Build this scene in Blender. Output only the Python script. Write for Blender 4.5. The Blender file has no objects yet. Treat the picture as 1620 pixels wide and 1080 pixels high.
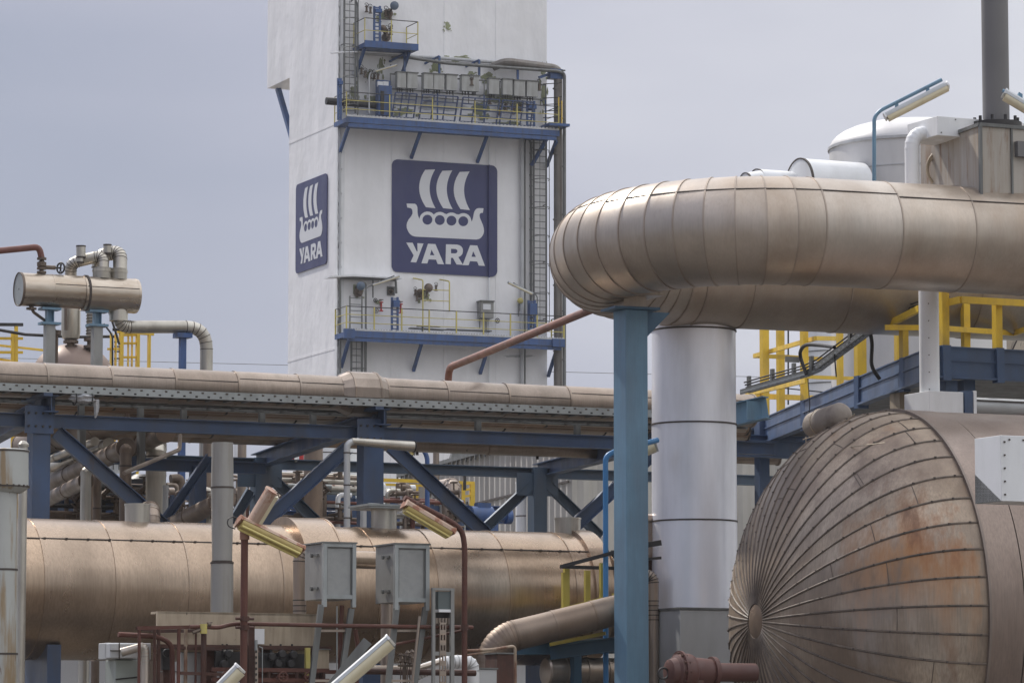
import bpy, bmesh, math, random
from mathutils import Vector as V, Matrix
from mathutils.geometry import tessellate_polygon
random.seed(7)
S = bpy.context.scene
C = S.collection
R = math.radians
# ---------------------------------------------------------------- camera
F = 6200.0; HZ = 1200.0                      # focal length and horizon row, in pixels of the 1620 x 1080 photograph
PITCH = math.atan((HZ - 540) / F)
CAMZ = 1.7
HAZE = .00018
cam = bpy.data.objects.new('camera', bpy.data.cameras.new('camera')); C.objects.link(cam)
cam.location = (0, 0, CAMZ); cam.rotation_euler = (math.pi / 2 + PITCH, 0, 0)
cam.data.lens = 36.0 * F / 1620; cam.data.sensor_width = 36; cam.data.sensor_fit = 'HORIZONTAL'
cam.data.clip_start = 0.5; cam.data.clip_end = 6000
S.camera = cam
# ---------------------------------------------------------------- world: Nishita sky under a bright broken cloud layer
SUN_EL, SUN_AZ = R(47), R(-39)               # azimuth from +Y towards +X
w = bpy.data.worlds.new('World'); S.world = w; w.use_nodes = True
nt = w.node_tree; N = nt.nodes; L = nt.links; N.clear()
out = N.new('ShaderNodeOutputWorld'); bg = N.new('ShaderNodeBackground'); cl = N.new('ShaderNodeBackground'); mx = N.new('ShaderNodeMixShader')
sky = N.new('ShaderNodeTexSky'); sky.sky_type = 'NISHITA'; sky.sun_disc = False
sky.sun_elevation = SUN_EL; sky.sun_rotation = SUN_AZ
L.new(sky.outputs[0], bg.inputs[0]); bg.inputs[1].default_value = 0.08
tc = N.new('ShaderNodeTexCoord')
mp = N.new('ShaderNodeMapping'); mp.inputs['Scale'].default_value = (4.2, 4.2, 13)
no = N.new('ShaderNodeTexNoise'); no.inputs['Scale'].default_value = 1.0; no.inputs['Detail'].default_value = 4; no.inputs['Roughness'].default_value = .45
L.new(tc.outputs['Generated'], mp.inputs[0]); L.new(mp.outputs[0], no.inputs[0])
sx = N.new('ShaderNodeSeparateXYZ'); L.new(tc.outputs['Generated'], sx.inputs[0])
def mth(op, a, b=None, c=None, nt=nt):
    n = nt.nodes.new('ShaderNodeMath'); n.operation = op
    for i, x in enumerate((a, b, c)):
        if x is None: continue
        if isinstance(x, (int, float)): n.inputs[i].default_value = x
        else: nt.links.new(x, n.inputs[i])
    return n.outputs[0]
# lighter to the right and high up, duller low on the left, like the overcast in the photograph
f = mth('MULTIPLY_ADD', sx.outputs[0], 2.0, .25)
f = mth('ADD', f, mth('MULTIPLY', sx.outputs[2], .9))
f = mth('ADD', f, mth('MULTIPLY_ADD', no.outputs[0], 1.35, -.675))
cr = N.new('ShaderNodeValToRGB'); L.new(f, cr.inputs[0])
e = cr.color_ramp.elements
e[0].position = 0.0; e[0].color = (.36, .382, .48, 1)
e[1].position = 1.0; e[1].color = (.80, .81, .84, 1)
m_ = e.new(.35); m_.color = (.455, .462, .555, 1)
m2_ = e.new(.7); m2_.color = (.625, .625, .69, 1)
L.new(cr.outputs[0], cl.inputs[0])
hi_ = N.new('ShaderNodeMapRange'); hi_.interpolation_type = 'SMOOTHSTEP'; L.new(sx.outputs[2], hi_.inputs[0])
for i_, q_ in enumerate((.2, .7, 1.0, 2.1)): hi_.inputs[i_+1].default_value = q_
bk_ = mth('MULTIPLY_ADD', mth('MAXIMUM', mth('MULTIPLY', sx.outputs[1], -1.0), 0.0), -.22, 1.0)
L.new(mth('MULTIPLY', hi_.outputs[0], bk_), cl.inputs[1])           # the cloud is thinner and brighter overhead
mx.inputs[0].default_value = .88
L.new(bg.outputs[0], mx.inputs[1]); L.new(cl.outputs[0], mx.inputs[2]); L.new(mx.outputs[0], out.inputs[0])
# ---------------------------------------------------------------- sun
sl = bpy.data.lights.new('sun', 'SUN'); sl.energy = 3.6; sl.angle = R(1.2); sl.color = (1, .95, .87)
so = bpy.data.objects.new('sun', sl); C.objects.link(so)
sd = V((math.sin(SUN_AZ) * math.cos(SUN_EL), math.cos(SUN_AZ) * math.cos(SUN_EL), math.sin(SUN_EL)))
so.rotation_euler = sd.to_track_quat('Z', 'Y').to_euler(); so.location = (0, 0, 80)
S.view_settings.view_transform = 'Standard'; S.view_settings.look = 'None'
S.view_settings.exposure = .1; S.view_settings.gamma = 1
S.cycles.max_bounces = 6; S.cycles.use_denoising = True
# ---------------------------------------------------------------- measuring helpers
ORI = V((0, 0, CAMZ)); FW = V((0, math.cos(PITCH), math.sin(PITCH))); UP = V((0, -math.sin(PITCH), math.cos(PITCH))); Z = V((0, 0, 1))
def ray(px, py): return FW * F + V((1, 0, 0)) * (px - 810) + UP * (540 - py)
def P(px, py, D):
    d = ray(px, py); return ORI + d * (D / d.y)
def onz(px, py, z):
    d = ray(px, py); return ORI + d * ((z - CAMZ) / d.z)
def onp(px, py, A, n):
    d = ray(px, py); return ORI + d * ((A - ORI).dot(n) / d.dot(n))
def axes(deg):
    a = R(deg); return V((math.cos(a), math.sin(a), 0)), V((-math.sin(a), math.cos(a), 0))
class Plane:
    """vertical plane through A along u; off metres towards the camera"""
    def __init__(s, A, u):
        s.A = A; s.u = u; s.n = V((u.y, -u.x, 0)).normalized()
        if s.n.dot(ORI - A) < 0: s.n = -s.n
    def __call__(s, px, py, off=0.0): return onp(px, py, s.A + s.n * off, s.n)
    def level(s, px, z, off=0.0):
        """point on the plane at column px and height z"""
        lo, hi = -3000.0, 3000.0
        for _ in range(50):
            m = (lo + hi) / 2
            if s(px, m, off).z > z: lo = m
            else: hi = m
        return s(px, lo, off)
UT, VT = axes(22.8)          # cold box tower
UB, VB = axes(25.0)          # pipe rack
a_ = R(15.6); WB = V((-math.sin(a_), math.cos(a_), 0))   # direction of the cross beams
# ---------------------------------------------------------------- mesh builder
class MB:
    def __init__(s): s.v = []; s.f = []
    def quad(s, a, b, c, d):
        i = len(s.v); s.v += [V(a), V(b), V(c), V(d)]; s.f.append((i, i+1, i+2, i+3)); return s
    def obox(s, c, X, Y, Zv):
        i = len(s.v)
        for sx_, sy_, sz_ in ((-1,-1,-1),(1,-1,-1),(1,1,-1),(-1,1,-1),(-1,-1,1),(1,-1,1),(1,1,1),(-1,1,1)):
            s.v.append(V(c) + X*sx_ + Y*sy_ + Zv*sz_)
        s.f += [tuple(i+k for k in q) for q in ((0,3,2,1),(4,5,6,7),(0,1,5,4),(1,2,6,5),(2,3,7,6),(3,0,4,7))]
        return s
    def box(s, c, u, n, w_, d, h): return s.obox(c, u*(w_/2), n*(d/2), Z*(h/2))
    def bar(s, a, b, w_, h, up=Z):
        a, b = V(a), V(b); t = (b-a).normalized()
        sd_ = t.cross(up)
        if sd_.length < 1e-4: sd_ = t.cross(V((1,0,0)))
        sd_.normalize(); u2 = sd_.cross(t).normalized()
        return s.obox((a+b)/2, t*((b-a).length/2), sd_*(w_/2), u2*(h/2))
    def ibeam(s, a, b, w_, h, up=Z, t=.016):
        a, b = V(a), V(b); tt = (b-a).normalized(); sd_ = tt.cross(up).normalized(); u2 = sd_.cross(tt).normalized()
        s.bar(a + u2*(h/2-t/2), b + u2*(h/2-t/2), w_, t, up); s.bar(a - u2*(h/2-t/2), b - u2*(h/2-t/2), w_, t, up)
        return s.bar(a, b, t*.8, h-2*t, up)
    def chan(s, a, b, w_, h, up=Z, t=.014, side=1):
        a, b = V(a), V(b); tt = (b-a).normalized(); sd_ = tt.cross(up).normalized()*side; u2 = tt.cross(sd_).normalized()
        if u2.dot(up) < 0: u2 = -u2
        s.bar(a + u2*(h/2-t/2) + sd_*(w_/2), b + u2*(h/2-t/2) + sd_*(w_/2), w_, t, up)
        s.bar(a - u2*(h/2-t/2) + sd_*(w_/2), b - u2*(h/2-t/2) + sd_*(w_/2), w_, t, up)
        return s.bar(a + sd_*(t/2), b + sd_*(t/2), t, h-2*t, up)
    def rings(s, pts, rs, n=16, cap=True, ref=None):
        pts = [V(p) for p in pts]; m = len(pts)
        if not isinstance(rs, (list, tuple)): rs = [rs]*m
        T = []
        for k in range(m):
            a = pts[max(k-1, 0)]; b = pts[min(k+1, m-1)]
            t = (b-a)
            if 0 < k < m-1: t = (pts[k]-a).normalized() + (b-pts[k]).normalized()
            if t.length < 1e-9: t = T[-1] if T else pts[-1]-pts[0]
            T.append(t.normalized())
        r0 = ref or (Z if abs(T[0].z) < .9 else V((0,-1,0)))
        x = (r0 - T[0]*r0.dot(T[0])).normalized(); i0 = len(s.v)
        for k in range(m):
            if k:
                x = (x - T[k]*x.dot(T[k]))
                x = x.normalized() if x.length > 1e-6 else T[k].orthogonal().normalized()
            y = T[k].cross(x)
            mit = 1.0
            if 0 < k < m-1:
                d1 = (pts[k]-pts[k-1])
                if d1.length > 1e-9:
                    cz = max(.5, d1.normalized().dot(T[k])); mit = 1/cz
            bend = None
            if mit > 1.0005:
                bend = ((pts[k+1]-pts[k]).normalized() - (pts[k]-pts[k-1]).normalized())
                bend = (bend - T[k]*bend.dot(T[k])).normalized() if bend.length > 1e-6 else None
            for j in range(n):
                q = 2*math.pi*j/n; o = x*math.cos(q) + y*math.sin(q)
                if bend: o = o + bend*(o.dot(bend)*(mit-1))
                s.v.append(pts[k] + o*rs[k])
        for k in range(m-1):
            for j in range(n):
                a = i0+k*n+j; b = i0+k*n+(j+1) % n
                s.f.append((a, b, b+n, a+n))
        if cap:
            s.f.append(tuple(i0+j for j in reversed(range(n)))); s.f.append(tuple(i0+(m-1)*n+j for j in range(n)))
        return s
    def tube(s, path, r, n=12, cap=True): return s.rings(path, r, n, cap)
    def cyl(s, a, b, r, r2=None, n=24, cap=True): return s.rings([a, b], [r, r if r2 is None else r2], n, cap)
    def lathe(s, o, d, prof, n=24, cap=True):
        """prof = [(distance along d, radius)]"""
        d = V(d).normalized(); x = d.orthogonal().normalized() if abs(d.z) > .9 else (Z - d*d.z).normalized(); y = d.cross(x); i0 = len(s.v)
        for t, r in prof:
            for j in range(n):
                q = 2*math.pi*j/n; s.v.append(V(o) + d*t + (x*math.cos(q) + y*math.sin(q))*r)
        for k in range(len(prof)-1):
            for j in range(n):
                a = i0+k*n+j; b = i0+k*n+(j+1) % n; s.f.append((a, b, b+n, a+n))
        if cap:
            s.f.append(tuple(i0+j for j in reversed(range(n)))); s.f.append(tuple(i0+(len(prof)-1)*n+j for j in range(n)))
        return s
    def torus(s, c, ax, R_, r, n=20, k=8):
        ax = V(ax).normalized(); x = ax.orthogonal().normalized(); y = ax.cross(x)
        i0 = len(s.v)
        for a in range(n):
            q = 2*math.pi*a/n; rd = x*math.cos(q) + y*math.sin(q)
            for b in range(k):
                p = 2*math.pi*b/k; s.v.append(V(c) + rd*(R_ + r*math.cos(p)) + ax*(r*math.sin(p)))
        for a in range(n):
            for b in range(k):
                a2 = (a+1) % n; b2 = (b+1) % k
                s.f.append((i0+a*k+b, i0+a2*k+b, i0+a2*k+b2, i0+a*k+b2))
        return s
    def poly(s, pts, ext, holes=()):
        """closed outline (3D, one plane) with holes, thickened by the vector ext"""
        loops = [[V(p) for p in pts]] + [[V(p) for p in h] for h in holes]
        tris = tessellate_polygon(loops); flat = [p for l in loops for p in l]; i0 = len(s.v); n = len(flat)
        s.v += flat + [p + ext for p in flat]
        for a, b, c in tris:
            s.f.append((i0+a, i0+b, i0+c)); s.f.append((i0+n+c, i0+n+b, i0+n+a))
        k = 0
        for l in loops:
            for j in range(len(l)):
                a = i0+k+j; b = i0+k+(j+1) % len(l); s.f.append((a, b, b+n, a+n))
            k += len(l)
        return s
    def add(s, o):
        i = len(s.v); s.v += o.v; s.f += [tuple(i+k for k in q) for q in o.f]; return s
    def build(s, name, mat, org, smooth=30, bev=0):
        me = bpy.data.meshes.new(name); me.from_pydata([tuple(p-org) for p in s.v], [], s.f)
        bm = bmesh.new(); bm.from_mesh(me); bmesh.ops.recalc_face_normals(bm, faces=bm.faces)
        bm.to_mesh(me); bm.free()
        me.materials.append(mat)
        if smooth:
            me.polygons.foreach_set('use_smooth', [True]*len(me.polygons)); me.set_sharp_from_angle(angle=R(smooth))
        o = bpy.data.objects.new(name, me); C.objects.link(o)
        if bev:
            b = o.modifiers.new('bevel', 'BEVEL'); b.width = bev; b.segments = 2; b.limit_method = 'ANGLE'; b.angle_limit = R(40)
        return o
def fillet(path, rad, k=5):
    path = [V(p) for p in path]; o = [path[0]]
    for i in range(1, len(path)-1):
        a, b, c = path[i-1], path[i], path[i+1]; d1 = (a-b).normalized(); d2 = (c-b).normalized()
        r_ = min(rad, (a-b).length*.48, (c-b).length*.48)
        p0 = b + d1*r_; p1 = b + d2*r_
        for j in range(k+1):
            t = j/k; o.append(p0*(1-t)**2 + b*(2*t*(1-t)) + p1*t*t)
    o.append(path[-1]); return o
def clad(mb, pts, r, n=24, bead=.01, bw=.03, flare=.004, closed=(False, False), ref=None, beads=None):
    """insulation cladding: one sheet per segment, each lapping over the next with a rolled bead"""
    pts = [V(p) for p in pts]
    for k in range(len(pts)-1):
        a, b = pts[k], pts[k+1]; t = (b-a); ln = t.length; t.normalize()
        pa = pts[k-1] if k else a-t; nb = pts[k+2] if k+2 < len(pts) else b+t
        # mitred ends: ring k uses averaged tangent -> build through rings with neighbours then drop them
        tmp = MB(); tmp.rings([pa, a, b, nb], [r, r+flare, r, r], n, False, ref)
        i = len(mb.v); mb.v += tmp.v[n:3*n]
        for j in range(n): mb.f.append((i+j, i+(j+1) % n, i+n+(j+1) % n, i+n+j))
    (beads if beads is not None else mb)
    tgt = beads if beads is not None else mb
    for k in range(len(pts)):
        a = pts[k-1] if k else None; b = pts[k]; c = pts[k+1] if k+1 < len(pts) else None
        t = ((b-a).normalized() if a else V()) + ((c-b).normalized() if c else V()); t.normalize()
        d = t*(bw/2); rr = r + flare
        tmp = MB(); tmp.rings([b-d, b-d, b+d, b+d], [rr-.01, rr+bead, rr+bead, rr-.01], n, False, ref); tgt.add(tmp)
    for e_, idx in ((closed[0], 0), (closed[1], -1)):
        if e_:
            p = pts[idx]; q = pts[1] if idx == 0 else pts[-2]; d = (p-q).normalized()
            mb.lathe(p - d*.01, d, [(0, r+flare), (.02, r*.98)], n)
    return mb
def seg(a, b, L_, off=0.0):
    a, b = V(a), V(b); ln = (b-a).length; t = (b-a)/ln; o = [a]; x = L_ - off if off else L_
    while x < ln - .05: o.append(a + t*x); x += L_
    o.append(b); return o
# ---------------------------------------------------------------- things
USED = {}
class T:
    def __init__(s, name, label, cat, group=None, kind=None):
        s.name, s.label, s.cat, s.group, s.kind = name, label, cat, group, kind; s.parts = []
    def part(s, name, mb, mat, parent=None, label=None, smooth=30, bev=0):
        s.parts.append((name, mb, mat, parent, label, smooth, bev)); return len(s.parts)-1
    def done(s):
        vs = [p for q in s.parts for p in q[1].v]
        lo = V([min(p[i] for p in vs) for i in range(3)]); hi = V([max(p[i] for p in vs) for i in range(3)])
        org = V(((lo.x+hi.x)/2, (lo.y+hi.y)/2, lo.z))
        if len(s.parts) == 1:
            q = s.parts[0]; o = q[1].build(s.name, q[2], org, q[5], q[6]); o.location = org
        else:
            o = bpy.data.objects.new(s.name, None); C.objects.link(o); o.location = org; o.empty_display_size = .3
            obs = []
            for (nm, mb, mat, par, lab, sm, bv) in s.parts:
                c = mb.build(nm, mat, org, sm, bv); obs.append(c)
                c.parent = o if par is None else obs[par]
                if lab: c['label'] = lab
        if s.kind: o['kind'] = s.kind
        if s.label: o['label'] = s.label
        if s.cat: o['category'] = s.cat
        if s.group: o['group'] = s.group
        return o
def solo(name, label, cat, mb, mat, group=None, kind=None, smooth=30, bev=0):
    t = T(name, label, cat, group, kind); t.part(name, mb, mat, smooth=smooth, bev=bev); return t.done()
# ---------------------------------------------------------------- materials
def mat(name, col, rough=.5, metal=0.0, var=.12, isl=0.0, dirt=None, dirt_amt=.5, dscale=(5, 5, .5), dlo=.45, dhi=.7,
        spots=(), rust=None, rust_lo=.6, rust_hi=.68, rscale=(3, 3, 1.2), bump=.0, bscale=(8, 8, 8), rvar=.15, spec=.5, coat=0, fine=0.0):
    m = bpy.data.materials.new(name); m.use_nodes = True; nt = m.node_tree; N_ = nt.nodes; L_ = nt.links
    b = N_['Principled BSDF']; b.inputs['Metallic'].default_value = metal
    b.inputs['Specular IOR Level'].default_value = spec
    if coat: b.inputs['Coat Weight'].default_value = coat
    tc = N_.new('ShaderNodeTexCoord')
    def noise(scale, detail=4, rg=.55, sc=1.0):
        mp = N_.new('ShaderNodeMapping'); mp.inputs['Scale'].default_value = scale; L_.new(tc.outputs['Object'], mp.inputs[0])
        n = N_.new('ShaderNodeTexNoise'); n.inputs['Scale'].default_value = sc; n.inputs['Detail'].default_value = detail; n.inputs['Roughness'].default_value = rg
        L_.new(mp.outputs[0], n.inputs[0]); return n.outputs[0]
    def mapr(x, a, b_, c, d):
        n = N_.new('ShaderNodeMapRange'); L_.new(x, n.inputs[0])
        for i, q in enumerate((a, b_, c, d)): n.inputs[i+1].default_value = q
        return n.outputs[0]
    def mix(f_, a, b_):
        n = N_.new('ShaderNodeMix'); n.data_type = 'RGBA'
        if isinstance(f_, float): n.inputs[0].default_value = f_
        else: L_.new(f_, n.inputs[0])
        for i, q in ((6, a), (7, b_)):
            if isinstance(q, tuple): n.inputs[i].default_value = (*q, 1)
            else: L_.new(q, n.inputs[i])
        return n.outputs[2]
    c = col
    big = noise((1.3, 1.3, 1.3), 5)
    c = mix(mapr(big, .3, .7, 0, 1), tuple(x*(1-var) for x in col), tuple(min(1, x*(1+var)) for x in col))
    if dirt:
        d = noise(dscale, 6, .6)
        f_ = mth('MULTIPLY', mapr(d, dlo, dhi, 0, 1), dirt_amt, nt=nt)
        c = mix(f_, c, dirt)
    if fine:
        fn = noise((40, 40, 2.5), 3, .6)
        c = mix(mth('MULTIPLY', mapr(fn, .4, .65, 0, 1), fine, nt=nt), c, tuple(x*.45 for x in col))
    rmask = None
    if rust:
        d = noise(rscale, 7, .62)
        rmask = mapr(d, rust_lo, rust_hi, 0, 1)
        rc = mix(mapr(noise((14, 14, 5)), .3, .7, 0, 1), rust, tuple(x*.5 for x in rust))
        c = mix(rmask, c, rc)
    if isl:
        g = N_.new('ShaderNodeNewGeometry')
        k = mapr(g.outputs['Random Per Island'], 0, 1, 1-isl, 1+isl)
        h = N_.new('ShaderNodeHueSaturation'); L_.new(k, h.inputs['Value']); L_.new(c, h.inputs['Color'])
        k2 = mapr(mth('FRACT', mth('MULTIPLY', g.outputs['Random Per Island'], 17.3, nt=nt), nt=nt), 0, 1, 1-isl, 1+isl*.6)
        L_.new(k2, h.inputs['Saturation']); c = h.outputs[0]
    for (ctr, rad, colr, amt, lo_, hi_n) in spots:            # a stain or painted-in shade patch with its own place and ragged edge
        g = N_.new('ShaderNodeNewGeometry'); vm = N_.new('ShaderNodeVectorMath'); vm.operation = 'DISTANCE'; L_.new(g.outputs['Position'], vm.inputs[0]); vm.inputs[1].default_value = ctr
        fall = mapr(vm.outputs['Value'], 0, rad, .62, -.25)
        d = mth('ADD', mth('MULTIPLY_ADD', noise((2.6, 2.6, .5), 8, .68), 2.2, -.9, nt=nt), fall, nt=nt)
        c = mix(mth('MULTIPLY', mapr(d, lo_, hi_n, 0, 1), amt, nt=nt), c, colr)
    L_.new(c, b.inputs['Base Color'])
    rn = noise((dscale[0]*.8, dscale[1]*.8, max(dscale[2]*.8, .4)), 5)
    r_ = mapr(rn, .25, .75, max(.03, rough-rvar), min(1, rough+rvar))
    if rmask is not None and metal > .1:
        L_.new(mapr(rmask, 0, 1, metal, .05), b.inputs['Metallic'])
        r_ = mth('MAXIMUM', r_, mth('MULTIPLY', rmask, .8, nt=nt), nt=nt)
    L_.new(r_, b.inputs['Roughness'])
    if bump:
        bn = noise(bscale, 4); bp = N_.new('ShaderNodeBump'); bp.inputs['Strength'].default_value = 1; bp.inputs['Distance'].default_value = bump
        L_.new(bn, bp.inputs['Height']); L_.new(bp.outputs[0], b.inputs['Normal'])
    return m
BROWN = (.16, .115, .08); RUST = (.22, .075, .03)
M = {}
M['wall'] = mat('white_cladding', (.83, .825, .83), .38, var=.03, dirt=(.58, .58, .57), dirt_amt=.3, dscale=(.9, .9, .12), bump=.12, bscale=(.55, .55, .30), rvar=.1)
M['wall2'] = mat('white_panel', (.66, .665, .67), .5, var=.05, dirt=(.42, .41, .38), dirt_amt=.4, dscale=(3, 3, .4))
M['trim'] = mat('grey_trim', (.48, .49, .50), .5, var=.1, dirt=(.3, .29, .27), dirt_amt=.5)
M['navy'] = mat('navy_paint', (.026, .031, .118), .42, var=.04, dirt=(.06, .062, .13), dirt_amt=.4, dscale=(.8, .8, .3), bump=.03, bscale=(.7, .7, .5))
M['logo'] = mat('sign_white', (.66, .67, .69), .45, var=.02)
M['blue'] = mat('blue_paint', (.035, .085, .23), .42, var=.18, dirt=(.045, .06, .10), dirt_amt=.7, dscale=(6, 6, 1), rust=(.10, .05, .03), rust_lo=.68, rust_hi=.74)
M['bluerack'] = mat('weathered_blue_paint', (.040, .072, .145), .45, var=.22, dirt=(.055, .06, .075), dirt_amt=.75, dscale=(2.2, 2.2, .9), rust=(.11, .055, .03), rust_lo=.66, rust_hi=.74, rscale=(2.5, 2.5, 1.1))
M['greyblue'] = mat('faded_blue_paint', (.075, .115, .17), .5, var=.15, dirt=(.10, .11, .13), dirt_amt=.6, dscale=(2.5, 2.5, .8))
M['sky'] = mat('light_blue_paint', (.145, .265, .37), .48, var=.14, dirt=(.13, .19, .25), dirt_amt=.7, dscale=(2.5, 2.5, .5), fine=.15, rust=(.12, .07, .045), rust_lo=.70, rust_hi=.75, rscale=(7, 7, 2.5))
M['yellow'] = mat('yellow_paint', (.72, .48, .04), .5, var=.12, dirt=(.40, .26, .06), dirt_amt=.6, dscale=(4, 4, 2))
M['paleyellow'] = mat('faded_yellow_paint', (.55, .47, .13), .55, var=.12, dirt=(.35, .30, .16), dirt_amt=.5)
M['rust'] = mat('rusty_steel', (.105, .038, .026), .72, var=.25, dirt=(.085, .035, .022), dirt_amt=.7, dscale=(8, 8, 2), bump=.004, bscale=(30, 30, 30))
M['rustdark'] = mat('dark_rust', (.075, .032, .022), .75, var=.25, dirt=(.03, .018, .014), dirt_amt=.7, dscale=(7, 7, 3), bump=.004, bscale=(30, 30, 30))
M['duct'] = mat('weathered_brown_cladding', (.47, .41, .35), .40, metal=.70, var=.14, isl=.10, dirt=(.33, .25, .185), dirt_amt=.7, dscale=(.9, .9, .45), dlo=.42, dhi=.66, bump=.006, bscale=(1.6, 1.6, 1.2), fine=.14, rvar=.12)
M['vess'] = mat('tan_cladding', (.43, .325, .24), .28, metal=.86, var=.14, isl=.09, dirt=(.27, .205, .15), dirt_amt=.6, dscale=(1.8, 1.8, .3), dlo=.45, dhi=.72, bump=.003, bscale=(1.0, 1.0, 1.2), fine=.3, rvar=.07)
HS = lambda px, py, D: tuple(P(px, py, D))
M['head'] = mat('stained_shaded_head_cladding', (.44, .355, .27), .46, metal=.5, var=.16, isl=.11, dirt=(.17, .115, .08), dirt_amt=.75, dscale=(.55, .55, .4), dlo=.42, dhi=.60,
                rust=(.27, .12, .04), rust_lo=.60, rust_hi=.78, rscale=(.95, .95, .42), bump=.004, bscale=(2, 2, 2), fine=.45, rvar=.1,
                spots=((HS(1395, 985, 50.3), 1.5, (.46, .44, .42), .6, .35, 1.1), (HS(1430, 880, 50.4), 1.7, (.46, .20, .05), .8, .30, 1.0), (HS(1480, 850, 50.5), 1.1, (.15, .05, .025), .7, .45, 1.0), (HS(1300, 735, 51), 2.0, (.15, .108, .085), .7, .2, 1.0), (HS(1440, 700, 50.8), 1.6, (.14, .10, .08), .7, .2, 1.0), (HS(1180, 1040, 51.5), 1.1, (.16, .06, .03), .6, .4, 1.0)))  # the two brown patches on the head's top are painted-in shade
M['alu'] = mat('aluminium_cladding', (.49, .46, .40), .36, metal=.75, var=.10, isl=.12, dirt=(.25, .22, .18), dirt_amt=.6, dscale=(3, 3, .6), bump=.004, bscale=(4, 4, 3), fine=.15, rvar=.1)
M['alutan'] = mat('tan_aluminium_cladding', (.34, .275, .225), .40, metal=.65, var=.10, isl=.10, dirt=(.23, .19, .15), dirt_amt=.6, dscale=(3, 3, .4), bump=.006, bscale=(3, 3, 2), fine=.2)
M['brownpipe'] = mat('brown_pipe_cladding', (.31, .215, .145), .45, metal=.4, var=.2, isl=.2, dirt=(.13, .085, .06), dirt_amt=.7, dscale=(2.5, 2.5, 1.5))
M['galv'] = mat('galvanised_steel', (.33, .35, .35), .45, metal=.5, var=.1, dirt=(.2, .21, .2), dirt_amt=.5, dscale=(5, 5, 2))
M['galvdark'] = mat('dull_galvanised_steel', (.17, .175, .17), .55, metal=.4, var=.15, dirt=(.09, .085, .08), dirt_amt=.6)
M['silver'] = mat('silver_cladding', (.88, .89, .95), .33, metal=.3, var=.03, isl=.02, dirt=(.42, .42, .43), dirt_amt=.4, dscale=(1.5, 1.5, .3), rvar=.05, fine=.04)
M['ltgrey'] = mat('light_grey_sheet', (.46, .47, .475), .45, metal=.3, var=.06, dirt=(.33, .33, .32), dirt_amt=.5, dscale=(2, 2, .5))
M['mossy'] = mat('stained_grey_sheet', (.42, .43, .41), .55, metal=.2, var=.08, dirt=(.27, .17, .065), dirt_amt=.8, dscale=(4, 4, .4), dlo=.50, dhi=.60, rust=(.15, .06, .03), rust_lo=.62, rust_hi=.68, rscale=(9, 9, 1.5))
M['box'] = mat('grey_enclosure', (.27, .268, .255), .55, metal=.3, var=.08, dirt=(.21, .21, .20), dirt_amt=.6, dscale=(7, 7, 4), rust=(.20, .075, .04), rust_lo=.70, rust_hi=.75, rscale=(9, 9, 1.2))
M['tan'] = mat('tan_painted_steel', (.42, .345, .25), .6, metal=.0, var=.1, dirt=(.16, .12, .08), dirt_amt=.7, dscale=(7, 7, 1), rust=(.06, .04, .03), rust_lo=.67, rust_hi=.70, rscale=(16, 16, 6))
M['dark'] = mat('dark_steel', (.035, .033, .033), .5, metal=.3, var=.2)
M['seam'] = mat('seam_sealant', (.055, .042, .035), .6, var=.2)
M['white'] = mat('white_paint', (.74, .75, .76), .45, var=.04, dirt=(.5, .5, .48), dirt_amt=.35, dscale=(3, 3, .6))
M['lens'] = mat('lamp_cover', (.72, .66, .48), .25, var=.05, dirt=(.55, .48, .30), dirt_amt=.4)
M['lensyellow'] = mat('yellowed_reflector', (.48, .37, .13), .35, var=.15, dirt=(.26, .17, .07), dirt_amt=.5)
M['lampbody'] = mat('lamp_housing', (.48, .50, .51), .4, var=.05, dirt=(.3, .3, .28), dirt_amt=.3)
M['lamprust'] = mat('rusted_lamp_housing', (.45, .32, .24), .5, metal=.2, var=.15, dirt=(.26, .10, .05), dirt_amt=.9, dscale=(5, 5, 5), dlo=.48, dhi=.58)
M['valve'] = mat('valve_casting', (.15, .115, .09), .55, metal=.5, var=.2, dirt=(.09, .06, .04), dirt_amt=.7)
M['redpipe'] = mat('red_oxide_pipe', (.16, .055, .04), .55, var=.12, dirt=(.09, .04, .03), dirt_amt=.6)
M['redbrown'] = mat('red_brown_pipe', (.21, .095, .065), .5, var=.2, dirt=(.12, .06, .045), dirt_amt=.7, dscale=(4, 4, 4))
M['corr'] = mat('beige_corrugated_sheet', (.46, .44, .40), .55, metal=.1, var=.06, dirt=(.27, .25, .22), dirt_amt=.6, dscale=(1.2, 1.2, .2))
M['moss'] = mat('green_algae', (.25, .27, .155), .9, var=.3, dirt=(.30, .31, .24), dirt_amt=.8, dscale=(3, 3, 2))
M['redpaint'] = mat('red_paint', (.45, .03, .03), .5)
M['gbox'] = mat('junction_box_grey', (.40, .405, .39), .55, var=.08, dirt=(.22, .215, .19), dirt_amt=.7, dscale=(4, 4, .8))
M['cloth'] = mat('grey_plastic_wrap', (.42, .43, .45), .35, var=.15, dirt=(.15, .15, .16), dirt_amt=.6, dscale=(7, 7, 7), bump=.05, bscale=(9, 9, 9))
M['louvre'] = mat('green_grey_louvre', (.20, .22, .20), .6, var=.1)
M['stack'] = mat('dark_grey_stack', (.17, .165, .165), .6, metal=.2, var=.06)
M['sphere'] = mat('tan_sphere_cladding', (.58, .52, .44), .35, metal=.6, var=.05, isl=.05)
M['greenbox'] = mat('grey_green_insulation', (.30, .33, .30), .5, metal=.3, var=.08, dirt=(.2, .21, .19), dirt_amt=.5)
M['hazev'] = bpy.data.materials.new('haze'); M['hazev'].use_nodes = True
_n = M['hazev'].node_tree; _n.nodes.clear(); _o = _n.nodes.new('ShaderNodeOutputMaterial'); _v = _n.nodes.new('ShaderNodeVolumePrincipled')
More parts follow.
